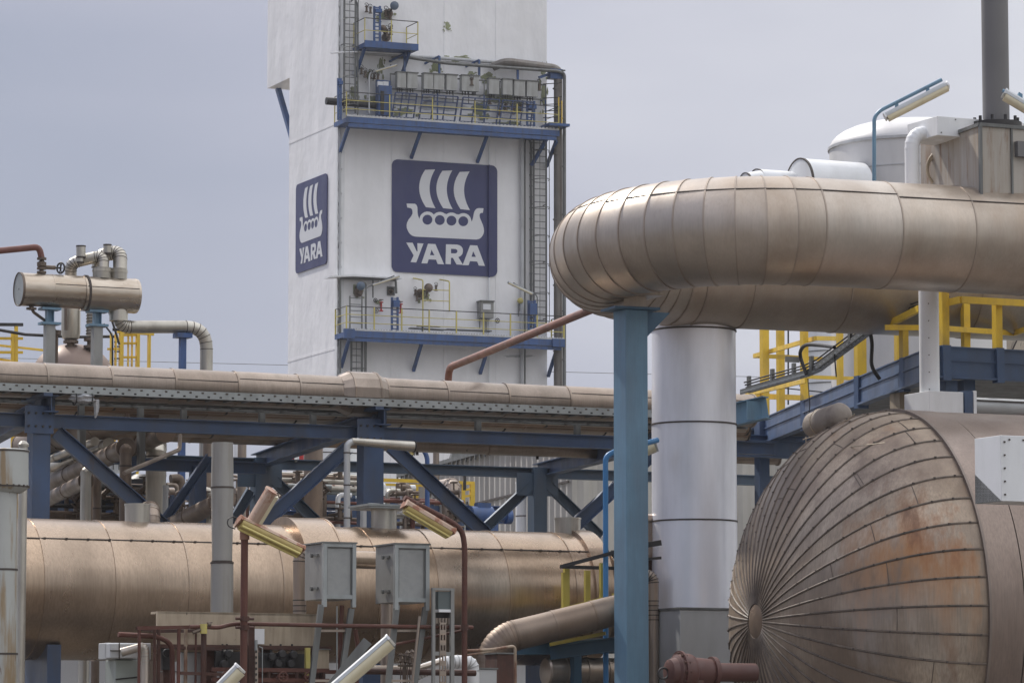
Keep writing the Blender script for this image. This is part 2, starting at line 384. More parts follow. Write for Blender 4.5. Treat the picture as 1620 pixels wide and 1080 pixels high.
_v.inputs['Color'].default_value = (.92, .93, .96, 1); _v.inputs['Density'].default_value = HAZE; _v.inputs['Anisotropy'].default_value = .2
_n.links.new(_v.outputs[0], _o.inputs['Volume'])
M['stackgrey'] = mat('dull_grey_cladding', (.33, .32, .30), .5, metal=.35, var=.08, isl=.06, dirt=(.22, .19, .15), dirt_amt=.7, dscale=(6, 6, .5), rust=(.14, .07, .04), rust_lo=.68, rust_hi=.74, rscale=(9, 9, 1))
M['ground'] = mat('gravel_ground', (.11, .098, .085), .9, var=.25, dirt=(.07, .062, .055), dirt_amt=.6, dscale=(.3, .3, .3))
M['drum'] = mat('brown_steel_cladding', (.50, .435, .36), .30, metal=.9, var=.08, isl=.08, dirt=(.33, .25, .18), dirt_amt=.7, dscale=(1.2, 1.2, 5), dlo=.4, dhi=.65, rvar=.08)
M['domebrown'] = mat('pale_brown_dome', (.26, .19, .155), .5, metal=.3, var=.12, dirt=(.22, .16, .13), dirt_amt=.6, dscale=(2, 2, 2))
M['ductseam'] = mat('duct_lap', (.36, .30, .25), .5, metal=.6, var=.2)
M['skydark'] = mat('shaded_blue_steel', (.07, .14, .22), .5, var=.15)
M['head2'] = mat('brown_shell_cladding', (.27, .21, .175), .42, metal=.55, var=.12, dirt=(.17, .12, .095), dirt_amt=.7, dscale=(1.5, 1.5, .3), fine=.3)
M['bundle'] = mat('insulation_wrap', (.22, .185, .155), .6, var=.15, dirt=(.13, .1, .08), dirt_amt=.6, dscale=(4, 4, 4), bump=.02, bscale=(6, 6, 6))
M['casing'] = mat('stained_casing', (.42, .385, .34), .5, metal=.3, var=.08, dirt=(.30, .225, .155), dirt_amt=.6, dscale=(10, 10, .45), dlo=.40, dhi=.68, rust=(.26, .13, .06), rust_lo=.54, rust_hi=.72, rscale=(6, 6, .9))
M['silo'] = mat('white_silo_sheet', (.62, .61, .60), .45, metal=.1, var=.04, dirt=(.42, .42, .42), dirt_amt=.5, dscale=(1.5, 1.5, .4))
M['bluerack2'] = mat('platform_blue', (.07, .115, .21), .5, var=.15, dirt=(.07, .08, .10), dirt_amt=.6, dscale=(2, 2, .8))
M['redmotor'] = mat('red_oxide_casting', (.085, .032, .025), .5, var=.25, dirt=(.08, .035, .03), dirt_amt=.7, dscale=(8, 8, 8), rust=(.28, .13, .08), rust_lo=.64, rust_hi=.7, rscale=(11, 11, 11))
M['galvbox'] = mat('enclosure_door', (.31, .315, .31), .5, metal=.4, var=.12, dirt=(.26, .27, .27), dirt_amt=.6, dscale=(14, 14, 14), rust=(.22, .08, .04), rust_lo=.72, rust_hi=.77, rscale=(9, 9, 1.0))
M['darkpanel'] = mat('dark_green_grey_panel', (.10, .12, .12), .55, var=.1)
M['streak'] = mat('rust_streaked_tan_post', (.38, .30, .22), .55, metal=.2, var=.15, dirt=(.16, .07, .04), dirt_amt=.9, dscale=(6, 6, 2), dlo=.45, dhi=.6)
M['rustlight'] = mat('light_rusty_steel', (.30, .16, .11), .6, metal=.2, var=.25, dirt=(.14, .06, .04), dirt_amt=.7, dscale=(8, 8, 5))
M['skybright'] = mat('bright_blue_paint', (.05, .20, .42), .4, var=.1)
M['paleyellow2'] = mat('dull_yellow_paint', (.42, .34, .06), .55, var=.12, dirt=(.25, .2, .07), dirt_amt=.5)
M['blue2'] = mat('teal_blue_paint', (.035, .09, .14), .5, var=.2)
M['shadebrown'] = mat('shaded_brown_cladding', (.20, .145, .105), .45, metal=.4, var=.2, isl=.15, dirt=(.09, .065, .05), dirt_amt=.7, dscale=(2.5, 2.5, 1.5))  # brown cladding darkened so its colour carries the shade of the bay
M['headband'] = mat('head_band', (.20, .16, .135), .5, metal=.4, var=.2)
M['riser'] = mat('grey_brown_riser', (.19, .175, .16), .5, metal=.4, var=.15, dirt=(.12, .09, .07), dirt_amt=.6)
M['bluedark'] = mat('dark_blue_paint', (.025, .045, .12), .45, var=.15)
M['brownduct'] = mat('dull_brown_duct_cladding', (.27, .205, .155), .45, metal=.5, var=.12, isl=.1, dirt=(.15, .11, .085), dirt_amt=.6, dscale=(1.5, 1.5, 1))
M['tubeglass'] = mat('yellowed_tube', (.70, .60, .22), .3)
M['headseam'] = mat('head_seam_lap', (.10, .078, .062), .6, metal=.2, var=.3, dirt=(.22, .17, .13), dirt_amt=.6, dscale=(6, 6, 6))
# ---------------------------------------------------------------- ground
g = MB(); g.quad((-3000, -400, 0), (3000, -400, 0), (3000, 5000, 0), (-3000, 5000, 0))
solo('ground', None, None, g, M['ground'], kind='structure', smooth=0)
# ================================================================ COLD BOX TOWER
C0 = P(535, 600, 173); TF = Plane(C0, UT); TLn = -UT
def TL(px, py, off=0.0): return onp(px, py, C0 + TLn*off, TLn)
def flat(p, z): return V((p.x, p.y, z))
TR_ = TF(866, 600); TB = TL(455, 600)
wT = (TR_ - C0).dot(UT); dT = (TB - C0).dot(VT); HT = 47.0
def tbox(mb, u0, u1, v0, v1, z0, z1):
    c = flat(C0, 0) + UT*((u0+u1)/2) + VT*((v0+v1)/2) + Z*((z0+z1)/2)
    return mb.box(c, UT, VT, abs(u1-u0), abs(v1-v0), abs(z1-z0))
t = T('cold_box_tower', 'tall white clad tower with a blue ship sign on each visible face', 'tower')
m = MB(); tbox(m, 0, wT, 0, dT, 0, HT)
sh = t.part('wall', m, M['wall'], smooth=0, bev=.03)
zw = TL(437, 133).z; m = MB()
wg = (TL(422, 140) - C0).dot(VT)
tbox(m, .02, wT*.6, dT+.003, wg, zw, HT - .4); t.part('overhanging_wing', m, M['wall'], smooth=0, label='narrow white box overhanging the back of the tower')
m = MB()
a = TL(424, 141) + UT*.5; m.bar(V((a.x, a.y, zw)), flat(TL(453, 236), TL(453, 236).z) + VT*.1 + UT*.5, .22, .22, UT); t.part('wing_strut', m, M['blue'], label='slanting blue strut under the overhanging wing')
m = MB()
for k in range(1, 4): tbox(m, wT*k/4-.03, wT*k/4+.03, -.02, .0, 0, HT)
for zz in (TL(496, 212).z, TL(496, 562).z): tbox(m, -.015, 0, .0, dT, zz, zz+.10)
for zz in (TF(700, 205).z, TF(700, 545).z, TF(640, 92).z): tbox(m, 0, wT, -.03, 0, zz, zz+.09)
t.part('cladding_seam', m, M['wall'], smooth=0)
m = MB(); tbox(m, -.09, .22, -.10, -.003, 0, HT); tbox(m, -.09, -.003, -.10, .2, 0, HT)
t.part('corner_trim', m, M['white'], smooth=0)
def blot(mb, cx, cy, rx, ry, seed, off=.012, P_=TF):
    rd = random.Random(seed); n = 22; pts = []
    for k in range(n):
        q = 2*math.pi*k/n; s_ = .65 + .5*rd.random(); pts.append(P_(cx+rx*s_*math.cos(q), cy+ry*s_*math.sin(q), off))
    mb.poly(pts, TF.n*.004)
for i, (cx, cy, rx, ry) in enumerate(((707, 41, 7, 7), (728, 92, 22, 4), (603, 105, 6, 15), (772, 122, 12, 9), (745, 118, 9, 6), (790, 150, 26, 17), (760, 172, 18, 14), (818, 170, 16, 14), (560, 145, 9, 14), (592, 158, 14, 10), (583, 120, 5, 9), (690, 108, 12, 8), (612, 25, 14, 8), (800, 196, 30, 4), (640, 176, 20, 7), (860, 110, 6, 12), (569, 458, 9, 11), (597, 478, 5, 4), (672, 466, 9, 10), (860, 150, 6, 25))):
    m = MB(); blot(m, cx, cy, rx*.8, ry*.8, i)
    for q in range(9): a_r = random.Random(i*31+q); blot(m, cx+rx*a_r.uniform(-1.05, 1.05), cy+ry*a_r.uniform(-1.0, 1.25), rx*a_r.uniform(.08, .3), ry*a_r.uniform(.1, .38), i*31+q, .017+.005*q)
    t.part('algae_patch', m, M['moss'], smooth=0)
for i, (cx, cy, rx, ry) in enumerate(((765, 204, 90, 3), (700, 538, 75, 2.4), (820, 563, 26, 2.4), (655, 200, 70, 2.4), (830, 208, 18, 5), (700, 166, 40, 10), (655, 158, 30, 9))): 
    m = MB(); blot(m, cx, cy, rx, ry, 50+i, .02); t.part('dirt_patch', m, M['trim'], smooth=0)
t.done()
# ---- emblem signs
def zq(X, Y):                      # logo coordinates 0..1 from the measured corners of the front sign
    s = (X-640)/488.0; return s, (Y-5-30*s)/519.0
def arcpts(cx, cy, r, a0, a1, k):
    return [(cx+r*math.cos(R(a0+(a1-a0)*i/k)), cy-r*math.sin(R(a0+(a1-a0)*i/k))) for i in range(k+1)]
def curve(p0, p1, p2, k=7):
    return [((1-t)**2*p0[0]+2*t*(1-t)*p1[0]+t*t*p2[0], (1-t)**2*p0[1]+2*t*(1-t)*p1[1]+t*t*p2[1]) for t in [i/k for i in range(k+1)]]
SAIL = curve((838, 53), (786, 140), (840, 233), 12) + curve((796, 228), (735, 138), (792, 55), 12)
tops = []
CX = [(803, 285), (860, 287), (914, 290), (969, 293)]
for i, (x, y) in enumerate(CX): tops += arcpts(x, y, 37, 142 if i else 168, 38 if i < 3 else 10, 7)
HULL = ([(707, 211), (745, 212)] + curve((745, 212), (758, 218), (757, 240), 4) + curve((757, 240), (756, 268), (768, 284), 4) + tops
        + curve((1008, 296), (1014, 285), (1017, 262), 3) + curve((1017, 262), (1022, 234), (1040, 233), 4) + [(1063, 234), (1060, 255)]
        + curve((1050, 256), (1040, 262), (1048, 283), 4) + curve((1052, 292), (1075, 340), (1058, 362), 5) + curve((1052, 370), (1042, 380), (1025, 379), 4)
        + curve((752, 364), (730, 363), (718, 345), 4) + curve((714, 338), (695, 305), (728, 270), 5) + curve((734, 258), (736, 240), (728, 233), 3) + [(710, 229)])
HOLES = [arcpts(x, y+1, 23, 0, 345, 23) for x, y in CX]
def sh_(l, dx, dy): return [(x+dx, y+dy) for x, y in l]
LET = [([(706, 391), (735, 392), (754, 432), (758, 432), (757, 394), (785, 396), (752, 483), (726, 481), (740, 450)], []),
       ([(806, 397), (840, 399), (880, 493), (851, 491), (843, 471), (809, 469), (803, 488), (776, 487)], [[(822, 424), (815, 450), (836, 451)]]),
       ([(889, 400), (940, 402)] + curve((940, 402), (971, 408), (967, 436), 5) + curve((965, 445), (958, 456), (946, 460), 4) + [(968, 496), (938, 494), (921, 463), (912, 463), (911, 493), (887, 491)],
        [[(912, 421), (934, 422)] + curve((934, 422), (943, 426), (942, 434), 3) + curve((941, 438), (936, 443), (930, 443), 3) + [(912, 442)]]),
       ([(1001, 405), (1034, 407), (1070, 502), (1041, 500), (1034, 481), (1000, 479), (994, 498), (966, 497)], [[(1015, 433), (1007, 459), (1028, 460)]])]
def sign(label, TLc, TRc, BRc, BLc, nrm):
    def mp_(s, t_, off=0.0): return (TLc*(1-s)+TRc*s)*(1-t_) + (BLc*(1-s)+BRc*s)*t_ + nrm*off
    def conv(l, off): return [mp_(*zq(x, y), off) for x, y in l]
    t = T('logo_sign', label, 'sign')
    r = .055; pts = []
    for cx, cy, a0 in ((1-r, r, 0), (r, r, 90), (r, 1-r, 180), (1-r, 1-r, 270)):
        for k in range(7):
            q = R(a0+15*k); pts.append(mp_(cx+r*math.cos(q), cy-r*math.sin(q), .01))
    m = MB(); m.poly(pts, nrm*.05); t.part('panel', m, M['navy'], smooth=0)
    m = MB()
    for dx, dy in ((0, 0), (79.5, 4.5), (160, 9.5)): m.poly(conv(sh_(SAIL, dx, dy), .064), nrm*.008)
    t.part('sail_emblem', m, M['logo'], smooth=0)
    m = MB(); m.poly(conv(HULL, .064), nrm*.008, [conv(h, .064) for h in HOLES]); t.part('ship_emblem', m, M['logo'], smooth=0)
    for l, hs in LET:
        m = MB(); m.poly(conv(l, .064), nrm*.008, [conv(h, .064) for h in hs]); t.part('letter', m, M['logo'], smooth=0)
    t.done()
a = TF(619.5, 252); b = TF(786, 262.5); sw = (b-a).dot(UT); hh = a.z - TF(621, 430).z
sign('large navy sign with white longship and lettering on the wide front face of the tower', a, a+UT*sw, a+UT*sw-Z*hh, a-Z*hh, TF.n)
a = TL(470, 293); b = TL(519, 273); b = V((b.x, b.y, a.z)); hh = a.z - TL(470.5, 433).z
sign('narrow looking navy longship sign on the left side face of the tower', a, b, b-Z*hh, a-Z*hh, TLn)
# ---- railing helper
def railing(t, pts, h, post=.05, rail=.035, np_=None, mat_=None, topmat=None, mids=(.5,), name='railing', gap=1.6):
    """posts as parts, rails one part; pts along the deck edge"""
    mat_ = mat_ or M['paleyellow']
    m = MB(); tp = MB()
    for a, b in zip(pts[:-1], pts[1:]):
        for q in mids: m.tube([a+Z*h*q, b+Z*h*q], rail/2, 6)
        tp.tube([a+Z*h, b+Z*h], rail*.6, 6)
        n = max(1, round((b-a).length/gap))
        for k in range(n + (1 if b is pts[-1] else 0)):
            p = a.lerp(b, k/n); q_ = MB(); q_.box(p+Z*h/2, UT, VT, post, post, h); t.part('post', q_, mat_, smooth=0)
    t.part('mid_rail', m, mat_); t.part('top_rail', tp, topmat or M['dark'])
def deck(t, pA, length, depth, zt, th, name='deck', mat_=None, u=UT, n=None):
    """pA = left end of the outer edge; runs length along u and depth back to the wall"""
    n = n or TF.n; a = flat(pA, zt); c = a + u*(length/2) - n*(depth/2) - Z*(th/2)
    m = MB(); m.box(c, u, n, length, depth-.01, th)
    m.box(c + n*(depth/2+.02) + Z*.04, u, n, length+.04, .03, th+.10)
    t.part(name, m, mat_ or M['blue'], smooth=0); return a
def fbox(mb, px, py, w_, h_, off=0.0, d=.3, Pl=TF, u=UT):
    """box hung on a plane: top-left pixel, pixel width and height, standing d out from off"""
    a = Pl(px, py, off); b = Pl(px+w_, py, off); c = Pl(px, py+h_, off)
    W = (b-a).dot(u); H = a.z-c.z
    mb.box(a + u*(W/2) - Z*(H/2) + Pl.n*(d/2), u, Pl.n, W, d, H); return mb
def teeth(mb, a, L_, n, h):
    pts = [a, a+L_]
    for k in range(n, 0, -1): pts += [a+L_*(k/n)+Z*.05, a+L_*((k-.3)/n)+Z*(.05+h), a+L_*((k-.7)/n)+Z*(.05+h)]
    pts.append(a+Z*.05); mb.poly(pts, TF.n*.015)
# ---- upper wide platform with the row of junction boxes
t = T('service_platform', 'long blue platform high on the tower above the large sign', 'platform')
pA = TF(548, 186, 1.6); zt = pA.z; Lp = (TF.level(884, zt, 1.6) - pA).dot(UT)
A = deck(t, pA, Lp, 1.6, zt, .20)
m = MB(); m.box(A + UT*(Lp/2) - TF.n*.05 - Z*.32, UT, TF.n, Lp*.98, .12, .16); t.part('edge_beam', m, M['blue'], smooth=0)
for px, py in ((551, 203), (665, 208), (770, 213), (880, 222)):
    m = MB(); p = TF.level(px, zt-.35, 1.15); m.bar(p, flat(p, p.z-1.02) - TF.n*1.12 , .13, .13, UT); t.part('bracket', m, M['blue'], smooth=0)
railing(t, [A - TF.n*1.5, A, A+UT*Lp, A+UT*Lp-TF.n*1.5], 1.15, gap=2.2, mids=(.35, .68), post=.04)
m = MB()
teeth(m, A + TF.n*.03 + Z*.05, UT*Lp, 60, .06)          # toothed edge of the grating
t.part('grating_edge', m, M['trim'], smooth=0)
t.done()
# inclined blue guard frames standing along the upper platform
gx = [(619, 653), (662, 718), (726, 784), (789, 838)]
for i, (x0, x1) in enumerate(gx):
    m = MB(); a0 = TF.level(x0, zt, 1.45); a1 = TF.level(x1, zt, 1.45); tz = 1.3; ln = UT*.2
    b0 = a0 + Z*tz + ln; b1 = a1 + Z*tz + ln
    for q in (0, .33, .66, 1): m.bar(a0.lerp(a1, q), b0.lerp(b1, q), .06 if q in (0, 1) else .035, .06, UT)
    for q in (.15, .36, .57, .78, 1): m.bar(a0.lerp(b0, q), a1.lerp(b1, q), .035, .05)
    solo('guard_barrier', 'blue barred guard frame on the upper tower platform, %s from its left end' % ('first', 'second', 'third', 'fourth')[i], 'guard frame', m, M['bluedark'], group='guard frames on the upper tower platform', smooth=0)
# junction boxes on their rack
t = T('box_rack', 'grey angle rack carrying the row of junction boxes on the tower', 'rack')
ra = TF.level(622, TF(622, 139, .9).z, .9); rl = (TF(868, 150, .9) - ra).dot(UT); m = MB()
for dz in (0, .68): m.bar(ra+Z*dz-TF.n*.35, ra+UT*rl+Z*dz-TF.n*.35, .05, .06)
for k in range(11):
    p = ra + UT*(rl*k/10) - TF.n*.35; m.bar(p - Z*.4, p + Z*.72, .045, .045)
t.part('frame', m, M['galvdark'], smooth=0)
for k in (0, 3, 6, 10):
    p = ra + UT*(rl*k/10) - TF.n*.35; m = MB(); m.bar(flat(p, zt), p, .09, .07); m.bar(p + Z*.05, p + Z*.05 - TF.n*.55, .05, .05); t.part('stand', m, M['blue'], smooth=0)
t.done()
jb = [(625, 116, 14), (641, 117, 16), (667, 118, 15), (683, 119, 16), (703, 120, 17), (727, 121, 18), (745, 122, 9), (770, 126, 16), (792, 127, 15), (810, 129, 17), (830, 130, 17)]
o_ = 'first second third fourth fifth sixth seventh eighth ninth tenth eleventh'.split()
for i, (x, y, w_) in enumerate(jb):
    t = T('junction_box', 'grey junction box, %s from the left in the row on the upper tower platform' % o_[i], 'junction box', 'junction boxes on the upper tower platform')
    m = MB(); fbox(m, x, y, w_, 24, .66, .28); t.part('housing', m, M['gbox'], smooth=0)
    m = MB(); fbox(m, x-1, y-1.5, w_+2, 1.6, .62, .36); t.part('lid', m, M['galvdark'], smooth=0)
    m = MB()
    for k in range(3): p = TF(x+w_*(.25+.25*k), y+24, .8); m.cyl(p, p-Z*.16, .03, n=8)
    t.part('cable_gland', m, M['dark'])
    t.done()
# blue portal posts and little blue cantilever arms above the boxes
def arm(label, px, y0, y1, fx, fy):
    m = MB(); a = TF(px, y1, .8); b = TF(px, y0, .8); m.bar(a, b, .09, .09, UT); m.bar(b, TF(fx, fy, 0.02), .07, .07, UT); m.bar(b-Z*.05, TF(px-3, y0+2, 0.02), .05, .05, UT)
    solo('pipe_support', label, 'support', m, M['blue'], smooth=0)
arm('blue angle support rising above the second junction box', 640, 85, 118, 616, 98)
arm('blue angle support rising above the fourth junction box', 695, 89, 118, 672, 101)
arm('blue angle support rising above the sixth junction box', 758, 95, 120, 737, 106)
arm('blue angle support under the bent brown pipes near the right end of the boxes', 819, 101, 128, 822, 108)
def lad_post(label, px, y0, y1, w_=8, off=.9, flat_top=0.0):
    t = T('blue_post', label, 'post'); m = MB()
    for dx in (0, w_): m.bar(TF(px+dx, y1, off), TF(px+dx, y0, off), .07, .09)
    k = 0; y = y0+2
    while y < y1-1: m.bar(TF(px, y, off), TF(px+w_, y+.4, off), .04, .05); y += 6
    t.part('frame', m, M['blue'], smooth=0)
    m = MB(); fbox(m, px-.5, y0+(flat_top and 0 or 5), w_+1, max(6, flat_top), off-.05, .25); t.part('box', m, M['blue'], smooth=0); t.done()
lad_post('tall blue ladder-like post on the small top platform of the tower', 592, 10, 66, 9)
lad_post('blue post standing at the left end of the upper tower platform', 535, 124, 190, 4, 1.3)
lad_post('blue post with a square head behind the middle of the lower railing', 620, 470, 524, 9, .9, 11)
lad_post('dark blue post with a solid head at the right end of the lower tower platform', 836, 475, 527, 10, .9, 18)
lad_post('broad blue post near the right end of the upper tower platform', 834, 160, 200, 11, .9, 8)
t = T('control_cabinet', 'blue cabinet with two pale windows on the upper tower platform', 'cabinet')
m = MB(); fbox(m, 594, 137, 21, 47, .5, .4); t.part('cabinet_frame', m, M['blue'], smooth=0)
for dx in (2.2, 11): m = MB(); fbox(m, 594+dx, 129.5, 8.3, 8, .7, .12); t.part('window', m, M['logo'], smooth=0)
m = MB(); fbox(m, 594, 127.5, 21.5, 10.6, .5, .19); t.part('head', m, M['blue'], smooth=0)
m = MB(); fbox(m, 602, 144, 5, 37, .9, .05); t.part('recess', m, M['dark'], smooth=0); t.done()
# small lamps on the tower
def lamp(label, a, b, w_, down, bodym, lensm, arm_=None, armm=None, armr=.03, group=None, clips=0, name='tube_lamp', ends=None):
    """linear lamp between a and b; down = facing direction"""
    a, b = V(a), V(b); ax = (b-a).normalized(); down = (down - ax*down.dot(ax)).normalized(); sd_ = ax.cross(down).normalized()
    t = T(name, label, 'lamp', group)
    def pr(prof, a_, b_):
        m = MB(); n = len(prof)
        for p in (a_, b_):
            for x, y in prof: m.v.append(p + sd_*x*w_ + down*y*w_)
        m.f.append(tuple(reversed(range(n)))); m.f.append(tuple(range(n, 2*n)))
        for k in range(n): m.f.append((k, (k+1) % n, n+(k+1) % n, n+k))
        return m
    hs = t.part('housing', pr([(-.5, .02), (-.5, -.22), (-.36, -.42), (-.16, -.5), (.16, -.5), (.36, -.42), (.5, -.22), (.5, .02)], a, b), bodym, smooth=25)
    e_ = ax*(w_*.12)
    t.part('diffuser', pr([(-.46, .025), (-.44, .22), (-.32, .36), (-.12, .42), (.12, .42), (.32, .36), (.44, .22), (.46, .025)], a+e_, b-e_), lensm, smooth=40)
    if lensm.name == 'yellowed_reflector':
        for q in (-.21, .21):
            m = MB(); o_ = sd_*q*w_ + down*w_*.40; m.tube([a+e_*1.4+o_, b-e_*1.4+o_], w_*.10, 8); t.part('fluorescent_tube', m, M['tubeglass'])
    m = MB(); m.add(pr([(-.53, .10), (-.53, -.24), (-.38, -.45), (-.17, -.53), (.17, -.53), (.38, -.45), (.53, -.24), (.53, .10)], a-e_*.8, a+e_*.5)); m.add(pr([(-.53, .10), (-.53, -.24), (-.38, -.45), (-.17, -.53), (.17, -.53), (.38, -.45), (.53, -.24), (.53, .10)], b-e_*.5, b+e_*.8))
    t.part('end_cap', m, ends or bodym, smooth=25)
    if clips:
        for k in range(clips):
            p = a.lerp(b, (k+.5)/clips) + sd_*(w_*.55) + down*.02; m = MB(); m.box(p, ax, down, w_*.28, w_*.34, .02); t.part('clip', m, M['valve'], smooth=0)
    if arm_:
        m = MB(); m.tube(fillet(arm_, .22 if armr > .02 else .1), armr, 10); t.part('arm', m, armm)
        ln = (b-a).length
        for q in (.22, .72):
            p = a.lerp(b, q) - down*w_*.5; m = MB(); m.box(p - down*.02, ax, sd_, .06, w_*.5, .04+armr); t.part('clamp', m, armm, smooth=0)
    t.done()
lamp('pale strip lamp slanting above the left of the junction boxes', TF(594, 113, .9), TF(628, 103, 1.3), .10, V((0, -.3, -1)), M['lampbody'], M['lens'], [TF(590, 128, .1), TF(592, 115, .8), TF(626, 102, 1.25)], M['galvdark'], .02)
lamp('pale strip lamp slanting up beside the blue gauge over the lower tower platform', TF(590, 451, .9), TF(632, 437, 1.3), .11, V((0, -.3, -1)), M['lampbody'], M['lens'], [TF(578, 520, .9), TF(578, 456, .9), TF(588, 451, .9), TF(624, 436, 1.25)], M['galvdark'], .025)
lamp('pale strip lamp slanting down to the caged ladder over the lower tower platform', TF(804, 447, 1.0), TF(842, 465, .9), .13, V((0, -.3, -1)), M['lampbody'], M['lens'], [TF(850, 525, .9), TF(850, 468, .9), TF(843, 463, .9), TF(812, 448, 1.0)], M['galvdark'], .025)
# ---- small top platform
t = T('service_platform', 'small blue platform at the very top of the picture on the tower', 'platform')
pA2 = TF(577, 67, 1.5); z2 = pA2.z; L2 = (TF.level(661, z2, 1.5) - pA2).dot(UT)
A2 = deck(t, pA2, L2, 1.5, z2, .2)
for px in (577, 648):
    m = MB(); p = TF.level(px, z2-.2, 1.2); m.bar(p, flat(p, p.z-1.1) - TF.n*1.18, .12, .12, UT); t.part('bracket', m, M['blue'], smooth=0)
railing(t, [A2 - TF.n*1.4, A2, A2+UT*L2, A2+UT*L2-TF.n*1.4], 1.1, gap=1.5, post=.04)
t.done()
# ---- lower platform
t = T('service_platform', 'long blue platform on the tower below the large sign', 'platform')
pA3 = TF(548, 524, 1.5); z3 = pA3.z; L3 = (TF.level(892, z3, 1.5) - pA3).dot(UT)
A3 = deck(t, pA3, L3, 1.5, z3, .22)
m = MB(); m.box(A3 + UT*(L3/2) - TF.n*.08 - Z*.33, UT, TF.n, L3*.98, .1, .16); m.box(A3+UT*.1-Z*.1+TF.n*.06, UT, TF.n, .5, .14, .42); m.box(A3+UT*(L3-.3)-Z*.1+TF.n*.06, UT, TF.n, .6, .14, .36); t.part('edge_beam', m, M['blue'], smooth=0)
for px in (553, 668, 774, 882):
    m = MB(); p = TF.level(px, z3-.22, 1.1); m.bar(p, flat(p, p.z-1.25) - TF.n*1.07, .13, .13, UT); t.part('bracket', m, M['blue'], smooth=0)
railing(t, [A3 - TF.n*1.4, A3, A3+UT*L3, A3+UT*L3-TF.n*1.4], 1.12, gap=1.25, mids=(.36, .68), post=.055)
m = MB()
teeth(m, A3 + TF.n*.03 + Z*.05, UT*L3, 80, .05)
t.part('grating_edge', m, M['trim'], smooth=0); t.done()
# ---- fittings over the lower platform
def gauge(label, px, py, r, off, matd, stem, hatch=True):
    t = T('actuator', label, 'valve actuator'); p = TF(px, py, off)
    m = MB(); d = (TF.n*.8 + UT*(-.25) + Z*.1).normalized(); m.lathe(p-d*.12, d, [(0, r*.6), (.03, r), (.12, r*1.03), (.15, r), (.22, r*.55), (.24, .02)], 20); t.part('disc', m, matd)
    m = MB(); q = TF(*stem, .05); m.tube([p, q.lerp(p, .4) , q], .05, 8); m.lathe(q + TF.n*.0, TF.n, [(0, .2), (.12, .2), (.13, .12), (.3, .1)], 12); t.part('valve_body', m, M['valve'])
    t.done()
gauge('blue round actuator disc above the small top tower platform', 624, 9, .19, .9, M['greyblue'], (614, 22))
gauge('dark round gauge behind the small top platform railing', 606, 45, .15, .7, M['valve'], (610, 60))
gauge('blue round actuator disc by the lamp over the left of the lower tower platform', 571, 452, .19, .9, M['greyblue'], (566, 463))
gauge('brown round actuator in the middle of the wall above the lower tower platform', 678, 455, .19, .8, M['valve'], (664, 464))
for lab, px, py, w_, h_, mt in (('small dark wall opening with pipe stubs left of the brown actuator', 612, 453, 12, 14, 'galvdark'),
                     ('dark square wall opening behind the blue actuator disc', 559, 450, 13, 15, 'moss')):
    t = T('wall_hatch', lab, 'hatch'); m = MB(); fbox(m, px, py, w_, h_, .0, .06); t.part('frame', m, M[mt], smooth=0)
    m = MB(); fbox(m, px+2, py+2, w_-4, h_-4, .03, .06); t.part('opening', m, M['dark'], smooth=0)
    m = MB(); p = TF(px+w_*.5, py+h_*.6, .1); m.torus(p, TF.n, .1, .03, 14, 6); m.tube([p, p+TF.n*.3], .03, 8); t.part('stub', m, M['valve']); t.done()
t = T('wall_cabinet', 'grey metal cabinet with a glazed top on the wall above the lower platform', 'cabinet')
m = MB(); fbox(m, 755, 478, 20, 26, .02, .45); t.part('housing', m, M['box'], smooth=0)
m = MB(); fbox(m, 764, 480.5, 12, 9, .46, .03); t.part('window', m, M['logo'], smooth=0)
m = MB(); fbox(m, 753.5, 476.5, 22, 1.6, .0, .55); t.part('lid', m, M['galvdark'], smooth=0)
m = MB(); fbox(m, 758, 504, 1.2, 16, .1, .04); fbox(m, 768, 504, 1.2, 20, .1, .04); t.part('conduit', m, M['galvdark'], smooth=0); t.done()
t = T('warning_beacon', 'small yellow wall lamp head left of the dark blue post on the lower platform', 'beacon')
m = MB(); p = TF(821, 476, .1); m.lathe(p, TF.n, [(0, .08), (.1, .13), (.2, .13), (.24, .06)], 14); t.part('head', m, M['paleyellow'])
m = MB(); m.tube([TF(820, 480, .08), TF(820, 500, .08)], .02, 6); m.tube([TF(822, 480, .08), TF(822.5, 492, .12)], .02, 6); t.part('conduit', m, M['galvdark']); t.done()
for i, (px, py) in enumerate(((603, 484), (634, 487))):
    t = T('fire_valve', 'small red valve on the wall %s of the blue post with a square head' % ('left', 'right')[i], 'valve', 'small red valves above the lower platform')
    m = MB(); p = TF(px, py, .3); m.cyl(p-Z*.2, p+Z*.15, .04, n=8); m.cyl(p+Z*.15, p+Z*.19, .1, n=10); m.cyl(p-Z*.24, p-Z*.2, .1, n=10); m.tube([p, TF(px, py, 0)], .035, 8); t.part('body', m, M['redpaint'])
    m = MB(); m.torus(p+Z*.28, Z, .09, .015, 12, 6); m.cyl(p+Z*.15, p+Z*.29, .015, n=6); t.part('handwheel', m, M['rustdark']); t.done()
for lab, px, py, r, mt in (('black handwheel on the wall right of the blue actuator disc', 594, 475, .085, 'dark'), ('grey round cover on the wall behind the lower railing', 595, 491, .11, 'galvdark'), ('yellow and black handwheel on the lower tower railing below the cabinet', 787, 507, .10, 'dark')):
    m = MB(); off = .35 if 'railing' not in lab[-30:] else 1.0; p = TF(px, py, .35)
    m.torus(p, TF.n, r, .018, 18, 6)
    for k in range(3): q = R(60*k); d = UT*math.cos(q)*r + Z*math.sin(q)*r; m.tube([p-d, p+d], .012, 5)
    m.tube([p, TF(px, py, 0)], .02, 6); solo('handwheel', lab, 'handwheel', m, M[mt])
m = MB()
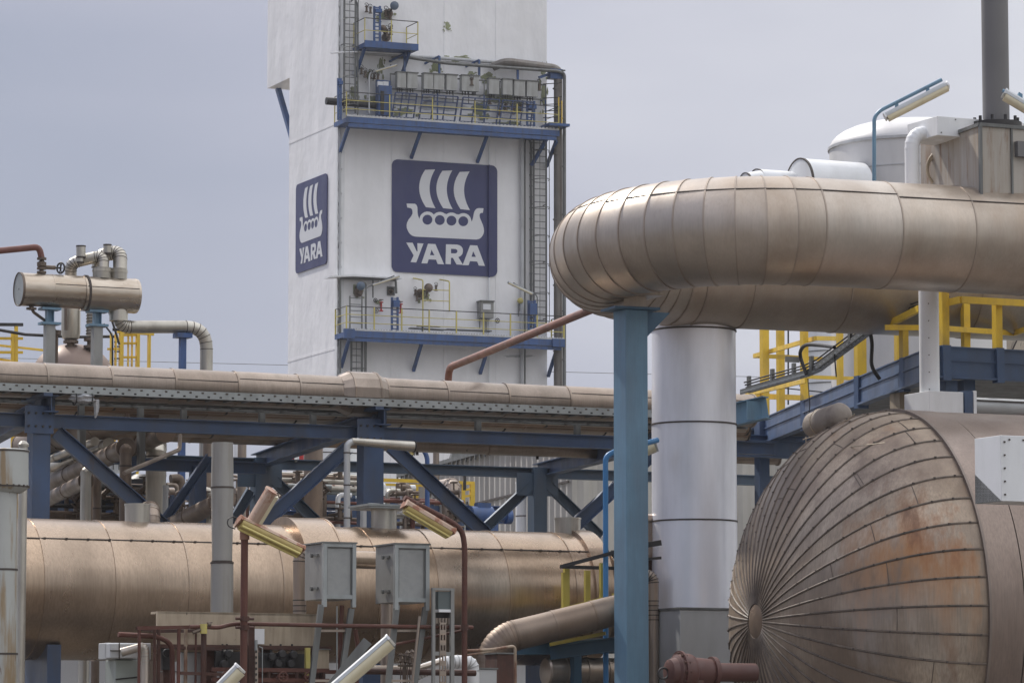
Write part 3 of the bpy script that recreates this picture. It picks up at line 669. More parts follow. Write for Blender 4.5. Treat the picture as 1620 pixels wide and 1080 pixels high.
for pts in (([(654, 440), (669, 443), (669, 524)]), ([(696, 442), (711, 445), (711, 492)])): m.tube(fillet([TF(x, y, .8 if i else .02) for i, (x, y) in enumerate(pts)], .1), .03, 8)
for y in (458, 475): m.tube([TF(669, y, .8), TF(711, y+1.5, .8)], .02, 6)
p = TF(711, 492, .8); m.tube([p, TF(711, 492, 0)], .025, 6)
solo('guard_hoop', 'pale yellow tubular guard round the brown actuator on the tower wall', 'guard rail', m, M['paleyellow'])
m = MB()
m.tube(fillet([TF(538, 590, .35), TF(538, 440, .35), TF(626, 443, .35), TF(627, 464, .35)], .1), .05, 8); m.tube([TF(590, 441.5, .35), TF(590, 471, .35)], .035, 8)
for q in (560, 610): m.tube([TF(q, 441+.03*(q-560), .35), TF(q, 441, 0)], .03, 6)
solo('conduit', 'dark grey pipe loop framing the wall left of the brown actuator', 'pipe', m, M['galvdark'])
m = MB(); m.poly([TF(522, 436, .7), TF(560, 434, .7), TF(636, 439, .7), TF(636, 441, .7), TF(560, 437, .7), TF(522, 438.5, .7)], -TF.n*.72)
solo('canopy', 'thin white sheet canopy over the left part of the lower tower platform', 'canopy', m, M['white'], smooth=0)
t = T('access_ladder', 'short grey ladder standing at the left of the lower tower railing', 'ladder'); m = MB()
for x in (553.5, 572.5): m.bar(TF(x, 524, 1.2), TF(x, 468, 1.2), .05, .06)
t.part('stile', m, M['galvdark'], smooth=0)
for k in range(6): m = MB(); m.bar(TF(553.5, 471+10*k, 1.2), TF(572.5, 472+10*k, 1.2), .035, .035); t.part('rung', m, M['galvdark'], smooth=0)
t.done()
m = MB()
for x0, x1, y in ((648, 702, 519), (706, 776, 521)): m.bar(TF(x0, y, .5), TF(x1, y+3, .5), .35, .05)
m.bar(TF(660, 516, .9), TF(696, 517, .9), .2, .04); m.bar(TF(668, 516, .9), TF(668, 525, .9), .05, .05)
solo('walkway_grating', 'dark loose gratings lying on the lower tower platform behind the railing', 'grating', m, M['galvdark'], smooth=0)
# ---- caged ladders
def caged(label, x0, x1, y0, y1, off, cage, step=.30, hoop=1.3, mt='galvdark'):
    t = T('caged_ladder', label, 'ladder')
    a = TF(x0, y0, off); b = TF(x1, y0, off); zb = TF(x0, y1, off).z; m = MB()
    for p in (a, b): m.bar(flat(p, zb), p, .07, .09)
    t.part('stile', m, M[mt], smooth=0); z = zb+.1
    while z < a.z: m = MB(); m.tube([flat(a, z), flat(b, z)], .018, 6); z += step; t.part('rung', m, M[mt])
    W = (b-a).length; c = a.lerp(b, .5); m = MB(); z = zb + .3; z1 = a.z
    arcs = lambda z: [flat(c, z) + UT*(W*.62*math.cos(q)) + TF.n*(.05+cage*math.sin(q)) for q in [math.pi*k/10 for k in range(11)]]
    while z < z1: m.tube(arcs(z), .02, 5); z += hoop
    for k in (1, 3, 5, 7, 9): p = arcs(0)[k]; m.tube([flat(p, zb+.3), flat(p, z1-.05)], .014, 5)
    t.part('safety_cage', m, M[mt])
    m = MB(); z = zb+.5
    while z < z1: m.bar(flat(a, z), flat(a, z)-TF.n*off, .04, .04); m.bar(flat(b, z), flat(b, z)-TF.n*off, .04, .04); z += 2.6
    t.part('wall_bracket', m, M[mt], smooth=0); t.done()
caged('grey caged ladder rising past the small top platform at the left of the tower front', 545, 563, -30, 178, .45, .55)
caged('grey caged ladder right of the large sign down to the lower platform', 844, 864, 212, 520, .35, .6)
caged('grey caged ladder below the left end of the lower tower platform', 556, 573, 532, 640, .35, .5)
# ---- pipework on the tower
def tpipe(label, pts, r, mt, off=.3, bends=.3, ends=True, segd=None, name='riser_pipe', cat='pipe', n=12):
    q = [TF(x, y, o_) for x, y, o_ in [(p if len(p) == 3 else (*p, off)) for p in pts]]
    m = MB(); m.tube(fillet(q, bends), r, n)
    if segd:
        a, b = q[0], q[-1]
        if abs(a.z-b.z) > 3:
            z = min(a.z, b.z)+segd
            while z < max(a.z, b.z): m.cyl(flat(a, z), flat(a, z+.05), r+.015, n=n); z += segd
    solo(name, label, cat, m, M[mt])
tpipe('thick dark grey riser pipe up the right edge of the tower', [(883, 1190, .9), (883, 112, .9), (875, 108, .9), (800, 98, .7), (780, 106, .3)], .20, 'riser', segd=3)
tpipe('thin grey riser pipe at the far right beside the thick dark riser', [(893, 1190, 1.2), (893, 117, 1.2), (884, 113, 1.2), (704, 100, .9), (640, 90, .5), (620, 92, .1)], .075, 'galvdark', segd=2.2)
tpipe('pale grey riser pipe close behind the thick dark riser at the tower edge', [(891.5, 1190, .3), (890.5, 215, .3), (878, 212, .02)], .12, 'galv', segd=2.6)
tpipe('white sheathed pipe pair down the wall between the large sign and the caged ladder', [(826, 1190, .2), (826, 222, .2), (824, 212, .02)], .09, 'trim', segd=4)
tpipe('thin grey conduit beside the white riser left of the caged ladder', [(830.5, 1190, .15), (830.5, 226, .15), (832, 218, .02)], .035, 'galvdark')
tpipe('knobbly grey cable riser hugging the left side of the caged ladder', [(840, 520, .12), (840, 228, .12), (838, 222, .02)], .055, 'galvdark', segd=.5)
t = T('riser_pipe', 'thin pipe down the tower, white but navy where it crosses the large sign', 'pipe')
for nm, y0_, y1_, mt_ in (('upper_section', 214, 261, 'white'), ('painted_section', 261, 439, 'navy'), ('lower_section', 439, 1190, 'white')): m = MB(); m.cyl(TF(774, y1_, .14), TF(774, y0_, .14), .042, n=10); t.part(nm, m, M[mt_])
m = MB()
for y_ in (216, 300, 400, 500, 560): m.tube([TF(774, y_, .14), TF(774, y_, 0)], .02, 6)
t.part('wall_clip', m, M['trim']); t.done()
tpipe('thin grey conduit beside the left caged ladder at the tower top', [(566, 185, .5), (566, 6, .5), (560, -2, .5), (556, 2, .02)], .035, 'galvdark')
tpipe('slim grey conduit on the wall corner left of the large sign', [(538, 540, .12), (538, 205, .12), (540, 200, .02)], .05, 'trim', segd=1.1)
tpipe('slim grey conduit below the lower platform next to the caged ladder', [(579, 620, .4), (579, 448, .4), (571, 446, .4)], .035, 'galvdark')
tpipe('dark pipe stub sticking out left of the upper tower platform', [(516, 160, .5), (560, 163, .5), (600, 167, .5), (602, 170, .02)], .17, 'dark', name='pipe_stub')
tpipe('thin white pipe crossing the wall under the small top platform', [(523, 84, .6), (575, 82, .6), (640, 86, .6), (645, 92, .02)], .035, 'white')
tpipe('upper thin white pipe over the junction boxes', [(575, 84, .25), (640, 88, .25), (775, 98, .25), (860, 106, .25)], .08, 'trim')
tpipe('grey pipe bend rising beside the blue cabinet on the upper platform', [(584, 180, .7), (584, 118, .7), (590, 112, .02)], .04, 'trim')
t = T('side_landing', 'small railed landing hanging at the right end of the upper tower platform', 'landing')
q0 = TF(866, 196, 1.3)
m = MB(); m.box(q0+UT*.35-Z*.1, UT, VT, 1.0, 1.2, .12); t.part('deck', m, M['blue'], smooth=0)
m = MB()
for dz in (.35, .65, .95, 1.25, 1.9): m.tube([q0+Z*dz-TF.n*.5, q0+UT*.55+Z*dz, q0+UT*.7+Z*(dz+.05)], .02, 6)
t.part('bar', m, M['dark'])
m = MB(); m.bar(q0+UT*.55+TF.n*.02, q0+UT*.55+Z*1.25+TF.n*.02, .06, .06); m.bar(q0+UT*.72, q0+UT*.72+Z*1.1, .06, .06); t.part('post', m, M['yellow'], smooth=0)
m = MB(); p = TF(868, 214, 1.1); m.bar(p, flat(p, p.z-1.3)-TF.n*.8-UT*.5, .14, .14, UT); t.part('bracket', m, M['blue'], smooth=0)
m = MB(); p = TF(878, 118, .9); m.bar(p+Z*.1, p-UT*.8-Z*.2, .12, .12); m.box(p, UT, VT, .6, .4, .45); t.part('pipe_clamp', m, M['blue'], smooth=0)
t.done()
# valves and small clutter on the upper platforms
rd = random.Random(3)
def clutter(label, spots, mt, cat='valve', sz=.1, off=.5):
    t = T('valve_cluster', label, cat); m = MB(); w2 = MB()
    for px, py in spots:
        p = TF(px, py, off*(.6+.6*rd.random())); m.cyl(p-Z*sz, p+Z*sz, sz*.5, n=8); m.cyl(p+Z*sz, p+Z*sz*1.3, sz*.9, n=10); m.cyl(p-Z*sz*1.3, p-Z*sz, sz*.9, n=10)
        m.tube([p, TF(px+rd.uniform(-2, 2), py+rd.uniform(-3, 3), 0)], sz*.3, 6); w2.torus(p+Z*sz*2.2, (TF.n+Z*.4), sz*.8, sz*.14, 12, 5); w2.tube([p+Z*sz, p+Z*sz*2.2], sz*.15, 5)
    t.part('body', m, M[mt]); t.part('handwheel', w2, M['dark']); t.done()
clutter('cluster of dark valves on the wall left of the blue cabinet of the upper platform', [(572, 113), (578, 118), (586, 120), (592, 121), (598, 123)], 'valve')
clutter('dark valve pair on the wall above the left side of the small top platform', [(580, 15), (586, 17)], 'valve')
clutter('valves with handwheels under the blue actuator at the tower top', [(611, 22), (617, 26), (612, 53), (618, 50)], 'valve', sz=.12)
clutter('dark valves low on the wall behind the right half of the upper platform', [(800, 170), (812, 176), (790, 178), (824, 172), (775, 160)], 'valve', sz=.11)
clutter('two small valves on the wall at the right end of the junction box row', [(853, 138), (746, 130)], 'valve', sz=.12, off=.8)
clutter('tangle of small dark valves round the brown actuator over the lower platform', [(657, 463), (667, 470), (675, 466), (690, 456), (660, 472)], 'valve', sz=.09)
# ================================================================ PIPE RACK
B0 = P(585, 600, 62); BF = Plane(B0, UB)
RW = 8.7; BR = Plane(B0 + WB*RW, UB)         # rear frame of the rack
def sect(t, name, a, b, w_, h, mt='bluerack', up=Z, label=None):
    m = MB(); m.ibeam(a, b, w_, h, up); return t.part(name, m, M[mt], smooth=0, label=label)
zbeam = BF(585, 675).z; hb = .21
t = T('pipe_rack', 'blue steel pipe rack with crossed braces carrying the pipes across the picture', 'pipe rack')
def H_(Pl, px, z): return Pl.level(px, z)
sect(t, 'main_beam', H_(BF, -60, zbeam-hb/2), H_(BF, 1225, zbeam-hb/2), .16, hb)
zr = BR(585, 739).z
sect(t, 'main_beam', H_(BR, -60, zr), H_(BR, 1310, zr), .16, .19, 'greyblue')
def col(Pl, px, ztop, w_, mt='bluerack', name='column', face=None):
    p = Pl.level(px, ztop); m = MB(); a = flat(p, 0); b = flat(p, ztop)
    m.bar(a - UB*(w_/2), b - UB*(w_/2), .28, .014, UB); m.bar(a + UB*(w_/2), b + UB*(w_/2), .28, .014, UB); m.bar(a + Pl.n*.06, b + Pl.n*.06, w_, .014, Pl.n)
    m.bar(a+Pl.n*.13, b+Pl.n*.13, w_*1.02, .016, Pl.n)
    t.part(name, m, M[mt], smooth=0); return p
for px, w_ in ((62, .27), (586, .33), (1086, .33)): col(BF, px, zbeam+.12, w_)
for px, w_ in ((411, .25), (850, .25), (1290, .25), (-30, .25)): col(BR, px, zr+.1, w_, 'greyblue')
# cross beams running back from the front columns
for px in (62, 586, 1086):
    a = BF.level(px+14, zbeam+.14) - WB*.35 ; b = a + WB*(RW+1.1)
    m = MB(); m.ibeam(a, b, .22, .26); t.part('cross_beam', m, M['bluerack'], smooth=0)
    m = MB(); p = BF.level(px, zbeam-.1, .16); m.box(p, UB, BF.n, .46, .02, .42); t.part('gusset_plate', m, M['bluerack'], smooth=0)
    m = MB()
    for k in range(8): q = p + BF.n*.015 + UB*(-.17+.113*(k % 4)) + Z*(.1-.2*(k//4)); m.cyl(q, q+BF.n*.02, .02, n=6)
    t.part('bolt_group', m, M['dark'])
def brace(Pl, x0, y0, x1, y1, w_=.20, off=.0, mt='bluerack'):
    m = MB(); a = Pl(x0, y0, off); b = Pl(x1, y1, off); d = (b-a).normalized(); s_ = d.cross(Pl.n)
    m.bar(a, b, w_, .014, Pl.n); m.bar(a+s_*(w_/2)+Pl.n*.05, b+s_*(w_/2)+Pl.n*.05, .012, .10, Pl.n); m.bar(a-s_*(w_/2)+Pl.n*.05, b-s_*(w_/2)+Pl.n*.05, .012, .10, Pl.n)
    t.part('brace', m, M[mt], smooth=0)
brace(BF, 88, 684, 262, 836, .21); brace(BF, 548, 708, 405, 836, .20); brace(BF, 617, 706, 768, 846, .21)
brace(BF, 250, 835, 330, 722, .12, -2.2); brace(BF, 1050, 700, 892, 845, .2)
brace(BR, 432, 760, 520, 845, .18, 0, 'greyblue'); brace(BR, 396, 775, 352, 850, .16, 0, 'greyblue')
brace(BR, 838, 768, 752, 848, .17, 0, 'greyblue'); brace(BR, 866, 768, 950, 850, .17, 0, 'greyblue')
for px in (411, 850): m = MB(); m.box(BR.level(px, zr-.22, .08), UB, BR.n, .85, .02, .42); t.part('gusset_plate', m, M['greyblue'], smooth=0)
# secondary frame seen through the left bay
SF = Plane(B0 + WB*4.2, UB)
z_ = SF(312, 737).z
sect(t, 'side_beam', SF.level(200, z_), SF.level(420, z_), .14, .2)
p = SF.level(313, z_); m = MB(); m.bar(flat(p, 0), p, .30, .2, UB); t.part('column', m, M['bluerack'], smooth=0)
# hangers under the pipes
for px in (128, 222, 290, 414, 495, 756, 913):
    m = MB(); p = BF.level(px, zbeam, -1.2); m.bar(p, p+Z*.34, .09, .09, UB); t.part('pipe_hanger', m, M['galvdark'], smooth=0)
t.done()
# ---- big insulated pipe on top of the rack
zc = BF(585, 624, -.25).z; rp = .272
a = BF.level(-90, zc, -.25); b = BF.level(1330, zc, -.25)
t = T('insulated_pipe', 'long pale tan insulated pipe running along the top of the pipe rack', 'insulated pipe')
m = MB(); bd = MB(); s0 = []; x = -90
for px in (-90, -30, 68, 170, 270, 369, 467, 540, 606, 700, 796, 893, 985, 1080, 1188): s0.append(BF.level(px, zc, -.25))
clad(m, s0, rp, 36, beads=bd, flare=.006, bead=.006, closed=(True, True))
t.part('cladding', m, M['alutan']); t.part('lap_bead', bd, M['alutan'])
m = MB(); rdm = random.Random(5)
for k in range(len(s0)-1):                               # lengthwise lap of each sheet, each at its own turn
    q = R(rdm.choice((18, 26, 10, 30, 22))); o = BF.n*math.cos(q)*(rp+.006) + Z*math.sin(q)*(rp+.006)
    m.bar(s0[k]+o, s0[k+1]+o, .010, .010, o.normalized())
t.part('lap_joint', m, M['seam'], smooth=0)
m = MB(); c0 = BF.level(534, zc, -.25); c1 = BF.level(605, zc, -.25); d = (c1-c0).normalized(); LL = (c1-c0).length
m.lathe(c0, d, [(0, rp+.01), (.18, rp+.085), (LL-.16, rp+.085), (LL, rp+.01)], 14)
sc_ = t.part('expansion_cover', m, M['alutan'], smooth=20, label='raised faceted cover over a joint of the tan pipe')
m = MB(); m.lathe(c0+d*.16, d, [(0, rp+.082), (.0, rp+.094), (.03, rp+.094), (.03, rp+.08)], 14); m.lathe(c0+d*(LL-.17), d, [(0, rp+.082), (.0, rp+.094), (.03, rp+.094), (.03, rp+.08)], 14)
t.part('cover_band', m, M['alutan'], parent=sc_, smooth=20)
m = MB()
for px in (62, 586, 1086):
    p = BF.level(px+10, zc, -.25); m.box(p - Z*(rp*.5+.33), UB, VB, .22, .3, .55)
t.part('pipe_shoe', m, M['bluerack'], smooth=0); t.done()
# ---- perforated cable tray along the front edge
zt_ = BF(0, 611.5, .42).z
t = T('cable_tray', 'grey perforated cable tray along the front edge of the pipe rack', 'cable tray')
p0 = BF.level(-80, zt_, .42); p1 = BF.level(1185, zt_, .42); Lt = (p1-p0).length; m = MB(); fh = .115
# real holes: two rows of slots cut in the flange
def holed(mb, a, u, nrm, L_, h, step, th=.006):
    n = int(L_/step)
    for k in range(n):
        x0 = k*step; x1 = x0+step; out_ = [a+u*x0-Z*h/2, a+u*x1-Z*h/2, a+u*x1+Z*h/2, a+u*x0+Z*h/2]
        hs = []
        for cx, cy in ((.25, .26), (.75, -.24)):
            c = a+u*(x0+step*cx)+Z*h*cy; hs.append([c+u*.021+Z*.013, c-u*.021+Z*.013, c-u*.021-Z*.013, c+u*.021-Z*.013])
        i = len(mb.v); mb.poly(out_, nrm*th, hs)
holed(m, p0, UB, BF.n, Lt, fh, .20)
t.part('side_flange', m, M['galv'], smooth=0)
m = MB(); m.bar(p0-Z*fh/2-BF.n*.02, p1-Z*fh/2-BF.n*.02, .045, .006); m.bar(p0+Z*fh/2-BF.n*.02, p1+Z*fh/2-BF.n*.02, .045, .006)
m.bar(p0-Z*.03-BF.n*.62, p1-Z*.03-BF.n*.62, .01, .10)
t.part('tray_rail', m, M['galv'], smooth=0)
k = 0; x = .4; m = MB()
while x < Lt-.2:
    q = p0+UB*x-Z*(fh/2-.01); m.bar(q-BF.n*.02, q-BF.n*.60, .035, .02); x += .30
t.part('rung', m, M['galvdark'], smooth=0)
m = MB(); rdm = random.Random(2)
for k in range(9):
    o = -BF.n*(.08+.055*k) - Z*(fh/2-.035); m.tube([p0+o, (p0+p1)/2+o+Z*.006, p1+o], .018, 6)
t.part('cable', m, M['dark'])
m = MB()
for px in (62, 586, 1086):
    p = BF.level(px+14, zt_-fh/2-.03, .42); m.bar(p+BF.n*.02, p-BF.n*1.1, .14, .05)
t.part('tray_bracket', m, M['bluerack'], smooth=0); t.done()
t = T('cable_tray', 'second darker ladder tray behind the perforated tray on the pipe rack', 'cable tray')
zt2 = zt_-.07; m = MB(); q0 = BF.level(-80, zt2, -.45); q1 = BF.level(1183, zt2, -.45)
for o in (0, .55): m.bar(q0-BF.n*o, q1-BF.n*o, .02, .07)
t.part('tray_rail', m, M['galvdark'], smooth=0); m = MB(); x = .2
while x < (q1-q0).length-.2: p = q0+UB*x; m.bar(p, p-BF.n*.55, .04, .02); x += .42
t.part('rung', m, M['galvdark'], smooth=0)
m = MB()
for k in range(6): o = -BF.n*(.08+.075*k)+Z*.02; m.tube([q0+o, q1+o], .022, 6)
t.part('cable', m, M['dark'])
m = MB()
for px in (62, 586, 1086): p = BF.level(px+14, zt2-.09, -.4); m.bar(p, p-BF.n*.7, .12, .12)
t.part('tray_bracket', m, M['bluerack'], smooth=0); t.done()
# ---- brown pipes lying side by side on the cross beams
zp = zbeam+.27
ord_ = ['frontmost', 'second', 'third', 'fourth', 'fifth', 'sixth', 'seventh', 'eighth, added for shade,', 'rearmost, added for shade,']
for i, (o, r) in enumerate(((1.35, .10), (1.75, .14), (2.25, .12), (2.85, .17), (3.5, .13), (4.3, .18), (5.3, .15), (6.2, .22), (7.3, .25))):  # the last two pipes are added to throw shade into the bay
    zz = zp+r; p0 = BF.level(-120, zz, -o); p1 = BF.level(1180, zz, -o)
    m = MB(); bd = MB(); clad(m, seg(p0, p1, 1.9, .3*i+.4), r, 16, beads=bd, flare=.003, bead=.006, closed=(True, True))
    t = T('brown_pipe', '%s of the brown clad pipes lying on the cross beams of the pipe rack' % ord_[i], 'pipe', 'brown pipes on the pipe rack')
    t.part('cladding', m, M['brownpipe' if i % 3 else 'duct']); t.part('lap_bead', bd, M['dark'] if i % 2 else M['brownpipe']); t.done()
# tan pipe hung under the rear half of the rack, seen right of the centre
zq_ = BF(900, 712, -5.6).z
m = MB(); bd = MB(); clad(m, seg(BF.level(590, zq_, -5.6), BF.level(1230, zq_, -5.6), 2.2), .13, 18, beads=bd)
t = T('tan_pipe', 'yellowish tan pipe seen just below the main beam right of the centre column', 'pipe'); t.part('cladding', m, M['alutan']); t.part('lap_bead', bd, M['alutan'])
m = MB()
for px in (660, 850, 1080): p = BF.level(px, zq_, -5.6); m.bar(p, flat(p, zbeam+.05), .05, .05)
t.part('hanger_rod', m, M['dark'], smooth=0); t.done()
# ---- crumpled plastic tied to the tray
def blob(mb, c, rx, ry, rz, seed, n=18, k=10, amp=.25, u=None, v=None):
    rd = random.Random(seed); i0 = len(mb.v); u = u or UB; v = v or VB
    for a in range(k+1):
        th = math.pi*a/k
        for b in range(n):
            ph = 2*math.pi*b/n; s_ = 1 + amp*(rd.random()-.5)*2*math.sin(th)
            mb.v.append(V(c) + u*(rx*math.sin(th)*math.cos(ph)*s_) + v*(ry*math.sin(th)*math.sin(ph)*s_) + Z*(rz*math.cos(th)*s_))
    for a in range(k):
        for b in range(n):
            b2 = (b+1) % n; mb.f.append((i0+a*n+b, i0+(a+1)*n+b, i0+(a+1)*n+b2, i0+a*n+b2))
t = T('plastic_wrap', 'crumpled grey plastic sheet tied under the tray at the left of the pipe rack', 'plastic sheet')
m = MB(); blob(m, BF(131, 630, .35), .20, .13, .075, 4, amp=.28); t.part('bundle', m, M['cloth'], smooth=60)
m = MB(); p = BF(152, 632, .35); m.rings([p, p-Z*.12+UB*.01, p-Z*.22, p-Z*.28-UB*.01], [.05, .045, .03, .012], 7); t.part('tail', m, M['cloth'], smooth=20)
m = MB(); m.torus(BF(118, 630, .35), UB, .1, .01, 14, 5); m.torus(BF(143, 630, .35), UB, .1, .01, 14, 5); t.part('tie', m, M['dark']); t.done()
# ---- white angled pipe hooked in front of the centre column
t = T('elbow_pipe', 'thin silver pipe rising beside the centre rack column and bending right', 'pipe')
q = [BF(549, 905, .75), BF(549, 700, .75), BF(567, 697, .75), BF(654, 706, .75)]
m = MB(); m.add(MB().tube(fillet(q[:3], .12, 4), .052, 14)); t.part('riser', m, M['ltgrey'])
m = MB()
for y in (717, 768, 820): p = BF(549, y, .75); m.cyl(p, p+Z*.02, .057, n=14)
t.part('joint_band', m, M['seam'])
m = MB(); m.cyl(BF(556, 697.5, .75), q[3], .055, .085, n=18); t.part('cone', m, M['alu'])
m = MB(); d = (q[3]-q[2]).normalized(); m.cyl(q[3], q[3]+d*.015, .095, n=18); t.part('end_plate', m, M['dark']); t.done()
m = MB(); m.tube(fillet([BF(575, 905, .6), BF(575, 802, .6), BF(582, 799.5, .6), BF(626, 801.5, .6)], .1), .045, 12)
# ================================================================ LONG TAN VESSEL IN FRONT
VP0 = P(500, 930, 57.3); VL = Plane(VP0, UB)
zv = VL(28, 931).z; rv = .5*(VL(28, 820).z-VL(28, 1043).z)
t = T('horizontal_vessel', 'long tan clad cylindrical vessel lying across the lower left of the picture', 'vessel')
sx_ = [-60, 37, 148, 262, 410, 560, 652, 764, 868, 915]
pts = [VL.level(x, zv) for x in sx_]
m = MB(); bd = MB(); clad(m, pts, rv, 72, beads=bd, flare=.006, bead=.005, bw=.02)
e1 = pts[-1]; d = (pts[-1]-pts[-2]).normalized(); m.lathe(e1, d, [(0, rv+.004), (.08, rv*.985), (.25, rv*.9), (.38, rv*.72), (.46, rv*.45), (.49, .02)], 48)
m.lathe(pts[0], -d, [(0, rv), (.2, rv*.95), (.4, rv*.6), (.45, .02)], 48)
t.part('cladding', m, M['vess']); t.part('lap_bead', bd, M['vess'])
m = MB(); q = R(43); o = VL.n*math.cos(q)*(rv+.008) + Z*math.sin(q)*(rv+.008)
m.bar(pts[0]+o, pts[-1]+o, .013, .010, o.normalized()); t.part('lap_joint', m, M['seam'], smooth=0)
m = MB(); x = 0; LL = (pts[-1]-pts[0]).length
while x < LL: p = pts[0]+UB*x+o*1.004; m.box(p, UB, VB, .03, .03, .02); x += .32
t.part('rivet_row', m, M['seam'], smooth=0)
def nozzle(px0, px1, ytop, ybot, mt='alu'):
    c = VL.level((px0+px1)/2, zv); r = (VL.level(px1, zv)-VL.level(px0, zv)).length/2; zt3 = VL((px0+px1)/2, ytop).z
    m = MB(); m.cyl(flat(c, zv+rv*.85), flat(c, zt3), r*.97, r, n=28); i = t.part('nozzle', m, M[mt])
    m = MB(); m.cyl(flat(c, zt3-.012), flat(c, zt3+.012), r*1.04, n=28); t.part('nozzle_lid', m, M[mt], parent=i)
    return flat(c, zt3)
nozzle(197, 235, 798, 826); nozzle(588, 626, 806, 832); nozzle(880, 917, 820, 843)
def arcband(mb, p0, u, n_, L_, r0, r1, a0, a1, k=30):
    """curved hood: from angle a0 to a1 measured from n_ (towards the camera) up over the top"""
    i0 = len(mb.v)
    for i in range(k+1):
        q = R(a0+(a1-a0)*i/k); d = n_*math.cos(q)+Z*math.sin(q)
        for o, r in ((0, r0), (0, r1), (L_, r1), (L_, r0)): mb.v.append(p0+u*o+d*r)
    for i in range(k):
        for j in range(4): a = i0+4*i+j; b = i0+4*i+(j+1) % 4; mb.f.append((a, b, b+4, a+4))
    mb.f.append((i0, i0+1, i0+2, i0+3)); mb.f.append((i0+4*k+3, i0+4*k+2, i0+4*k+1, i0+4*k))
m = MB(); p0 = VL.level(446, zv); p1 = VL.level(503, zv); arcband(m, p0, UB, VL.n, (p1-p0).length, rv-.02, rv+.12, 0, 165)
i = t.part('saddle_cover', m, M['vess'], label='raised tan hood over the top of the vessel')
m = MB(); arcband(m, p0-UB*.012, UB, VL.n, .03, rv-.02, rv+.13, 0, 165); arcband(m, p1-UB*.012, UB, VL.n, .03, rv-.02, rv+.13, 0, 165); t.part('cover_edge', m, M['vess'], parent=i)
m = MB(); p0 = VL.level(896, zv); m.lathe(p0, UB, [(0, rv), (0, rv+.05), (.3, rv+.05), (.3, rv)], 72); t.part('end_collar', m, M['vess'])
for px in (64, 870):
    m = MB(); p = VL.level(px, zv); m.box(flat(p, (zv-rv*.8)/2), UB, VB, .2, 1.3, zv-rv*.8); t.part('support_leg', m, M['bluerack'], smooth=0)
t.done()
t = T('flat_plate_duct', 'flat grey plate on a short pipe stub above the vessel beside the centre column', 'plate cover')
t.part('pipe', m_ if False else MB().tube(fillet([BF(575, 905, .6), BF(575, 803, .6), BF(584, 800, .6), BF(600, 801, .6)], .1), .05, 12), M['ltgrey'])
a = VL.level(607, zv); zz = VL(607, 801).z; m = MB(); c = flat(a, zz); m.box(c - UB*.02, UB, VB, .80, .75, .03); m.box(c - UB*.02-Z*.03, UB, VB, .74, .7, .03); t.part('plate', m, M['galv'], smooth=0)
m = MB(); m.cyl(flat(a, zv+rv*.9), c, .07, n=12); t.part('stub', m, M['galv']); t.done()
# ---- vertical pipes and bundles behind the left bay
def vpipe(label, px, y0, y1, w_px, D, mt='alu', cap=None, bands=(), n=28, name='vertical_pipe', elbow=None, taper=None, bandm='seam', segs=None):
    """vertical clad pipe, dome or mitred head at y0, going to the ground"""
    a = P(px, y0, D); r = w_px/2*D/F; t = T(name, label, 'pipe'); m = MB(); z0 = 0.0
    cuts = sorted([P(px, y, D).z for y in bands] + [z0, a.z])
    for k in range(len(cuts)-1): m.lathe(flat(a, cuts[k]), Z, [(0, r), (cuts[k+1]-cuts[k], r*1.0)], n)
    t.part('cladding', m, M[mt])
    if bands:
        for y in bands: p = P(px, y, D); m = MB(); m.cyl(p-Z*.012, p+Z*.012, r+.007, n=n); t.part('band', m, M[bandm])
    if cap == 'dome':
        m = MB(); m.lathe(a, Z, [(0, r*1.06), (.05, r*1.06), (r*.35+.05, r*.95), (r*.7+.05, r*.7), (r*.95+.05, r*.35), (r*1.02+.05, .01)], n); t.part('domed_cap', m, M[mt])
    if cap == 'flat':
        m = MB(); m.cyl(a-Z*.02, a+Z*.03, r*1.06, n=n); t.part('lid', m, M[mt])
    if elbow:                                          # mitred elbow turning towards pixel elbow at depth
        ex, ey, eD = elbow; tgt = P(ex, ey, eD); q = fillet([a-Z*.3, a+Z*r*1.3, tgt], r*2.2, 4); m = MB(); bd = MB(); clad(m, q, r*1.01, n, beads=bd, flare=.003, bead=.005, bw=.02); t.part('elbow', m, M[mt]); t.part('mitre_bead', bd, M[mt])
    t.done()
vpipe('silver capped pipe standing left of the big diagonal brace in the left bay', 136, 752, 830, 17, 62.5, 'alu', 'dome', n=20)
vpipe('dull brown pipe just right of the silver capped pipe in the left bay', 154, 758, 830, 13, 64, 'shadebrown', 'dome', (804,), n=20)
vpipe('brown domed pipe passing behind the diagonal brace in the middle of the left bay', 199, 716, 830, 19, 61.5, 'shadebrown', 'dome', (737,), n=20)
vpipe('wide grey pipe with a mitred tan elbow on top in the left bay', 247, 725, 830, 32, 68, 'alu', None, (722,), elbow=(238, 696, 76))
vpipe('short pale mitred elbow pipe at the left of the left bay', 146, 716, 830, 24, 69, 'alutan', None, (712,), elbow=(132, 700, 76))
vpipe('slim grey conduit left of the wide elbow pipe', 262, 770, 830, 9, 67, 'ltgrey', 'flat')
vpipe('tan elbow pipe head just above the vessel behind its round nozzle', 240, 822, 830, 26, 59.2, 'alutan', None, elbow=(225, 806, 61.5))
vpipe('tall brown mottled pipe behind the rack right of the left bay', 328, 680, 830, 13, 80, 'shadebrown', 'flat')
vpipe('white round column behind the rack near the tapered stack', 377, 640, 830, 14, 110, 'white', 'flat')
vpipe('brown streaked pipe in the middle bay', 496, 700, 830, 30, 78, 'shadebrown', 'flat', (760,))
vpipe('thin pale pipe in front of the beige corrugated wall, right of centre', 690, 690, 830, 10, 92, 'alutan', 'flat')
vpipe('grey vertical tank in the middle bay right of the centre column', 672, 740, 830, 22, 84, 'alu', 'flat')
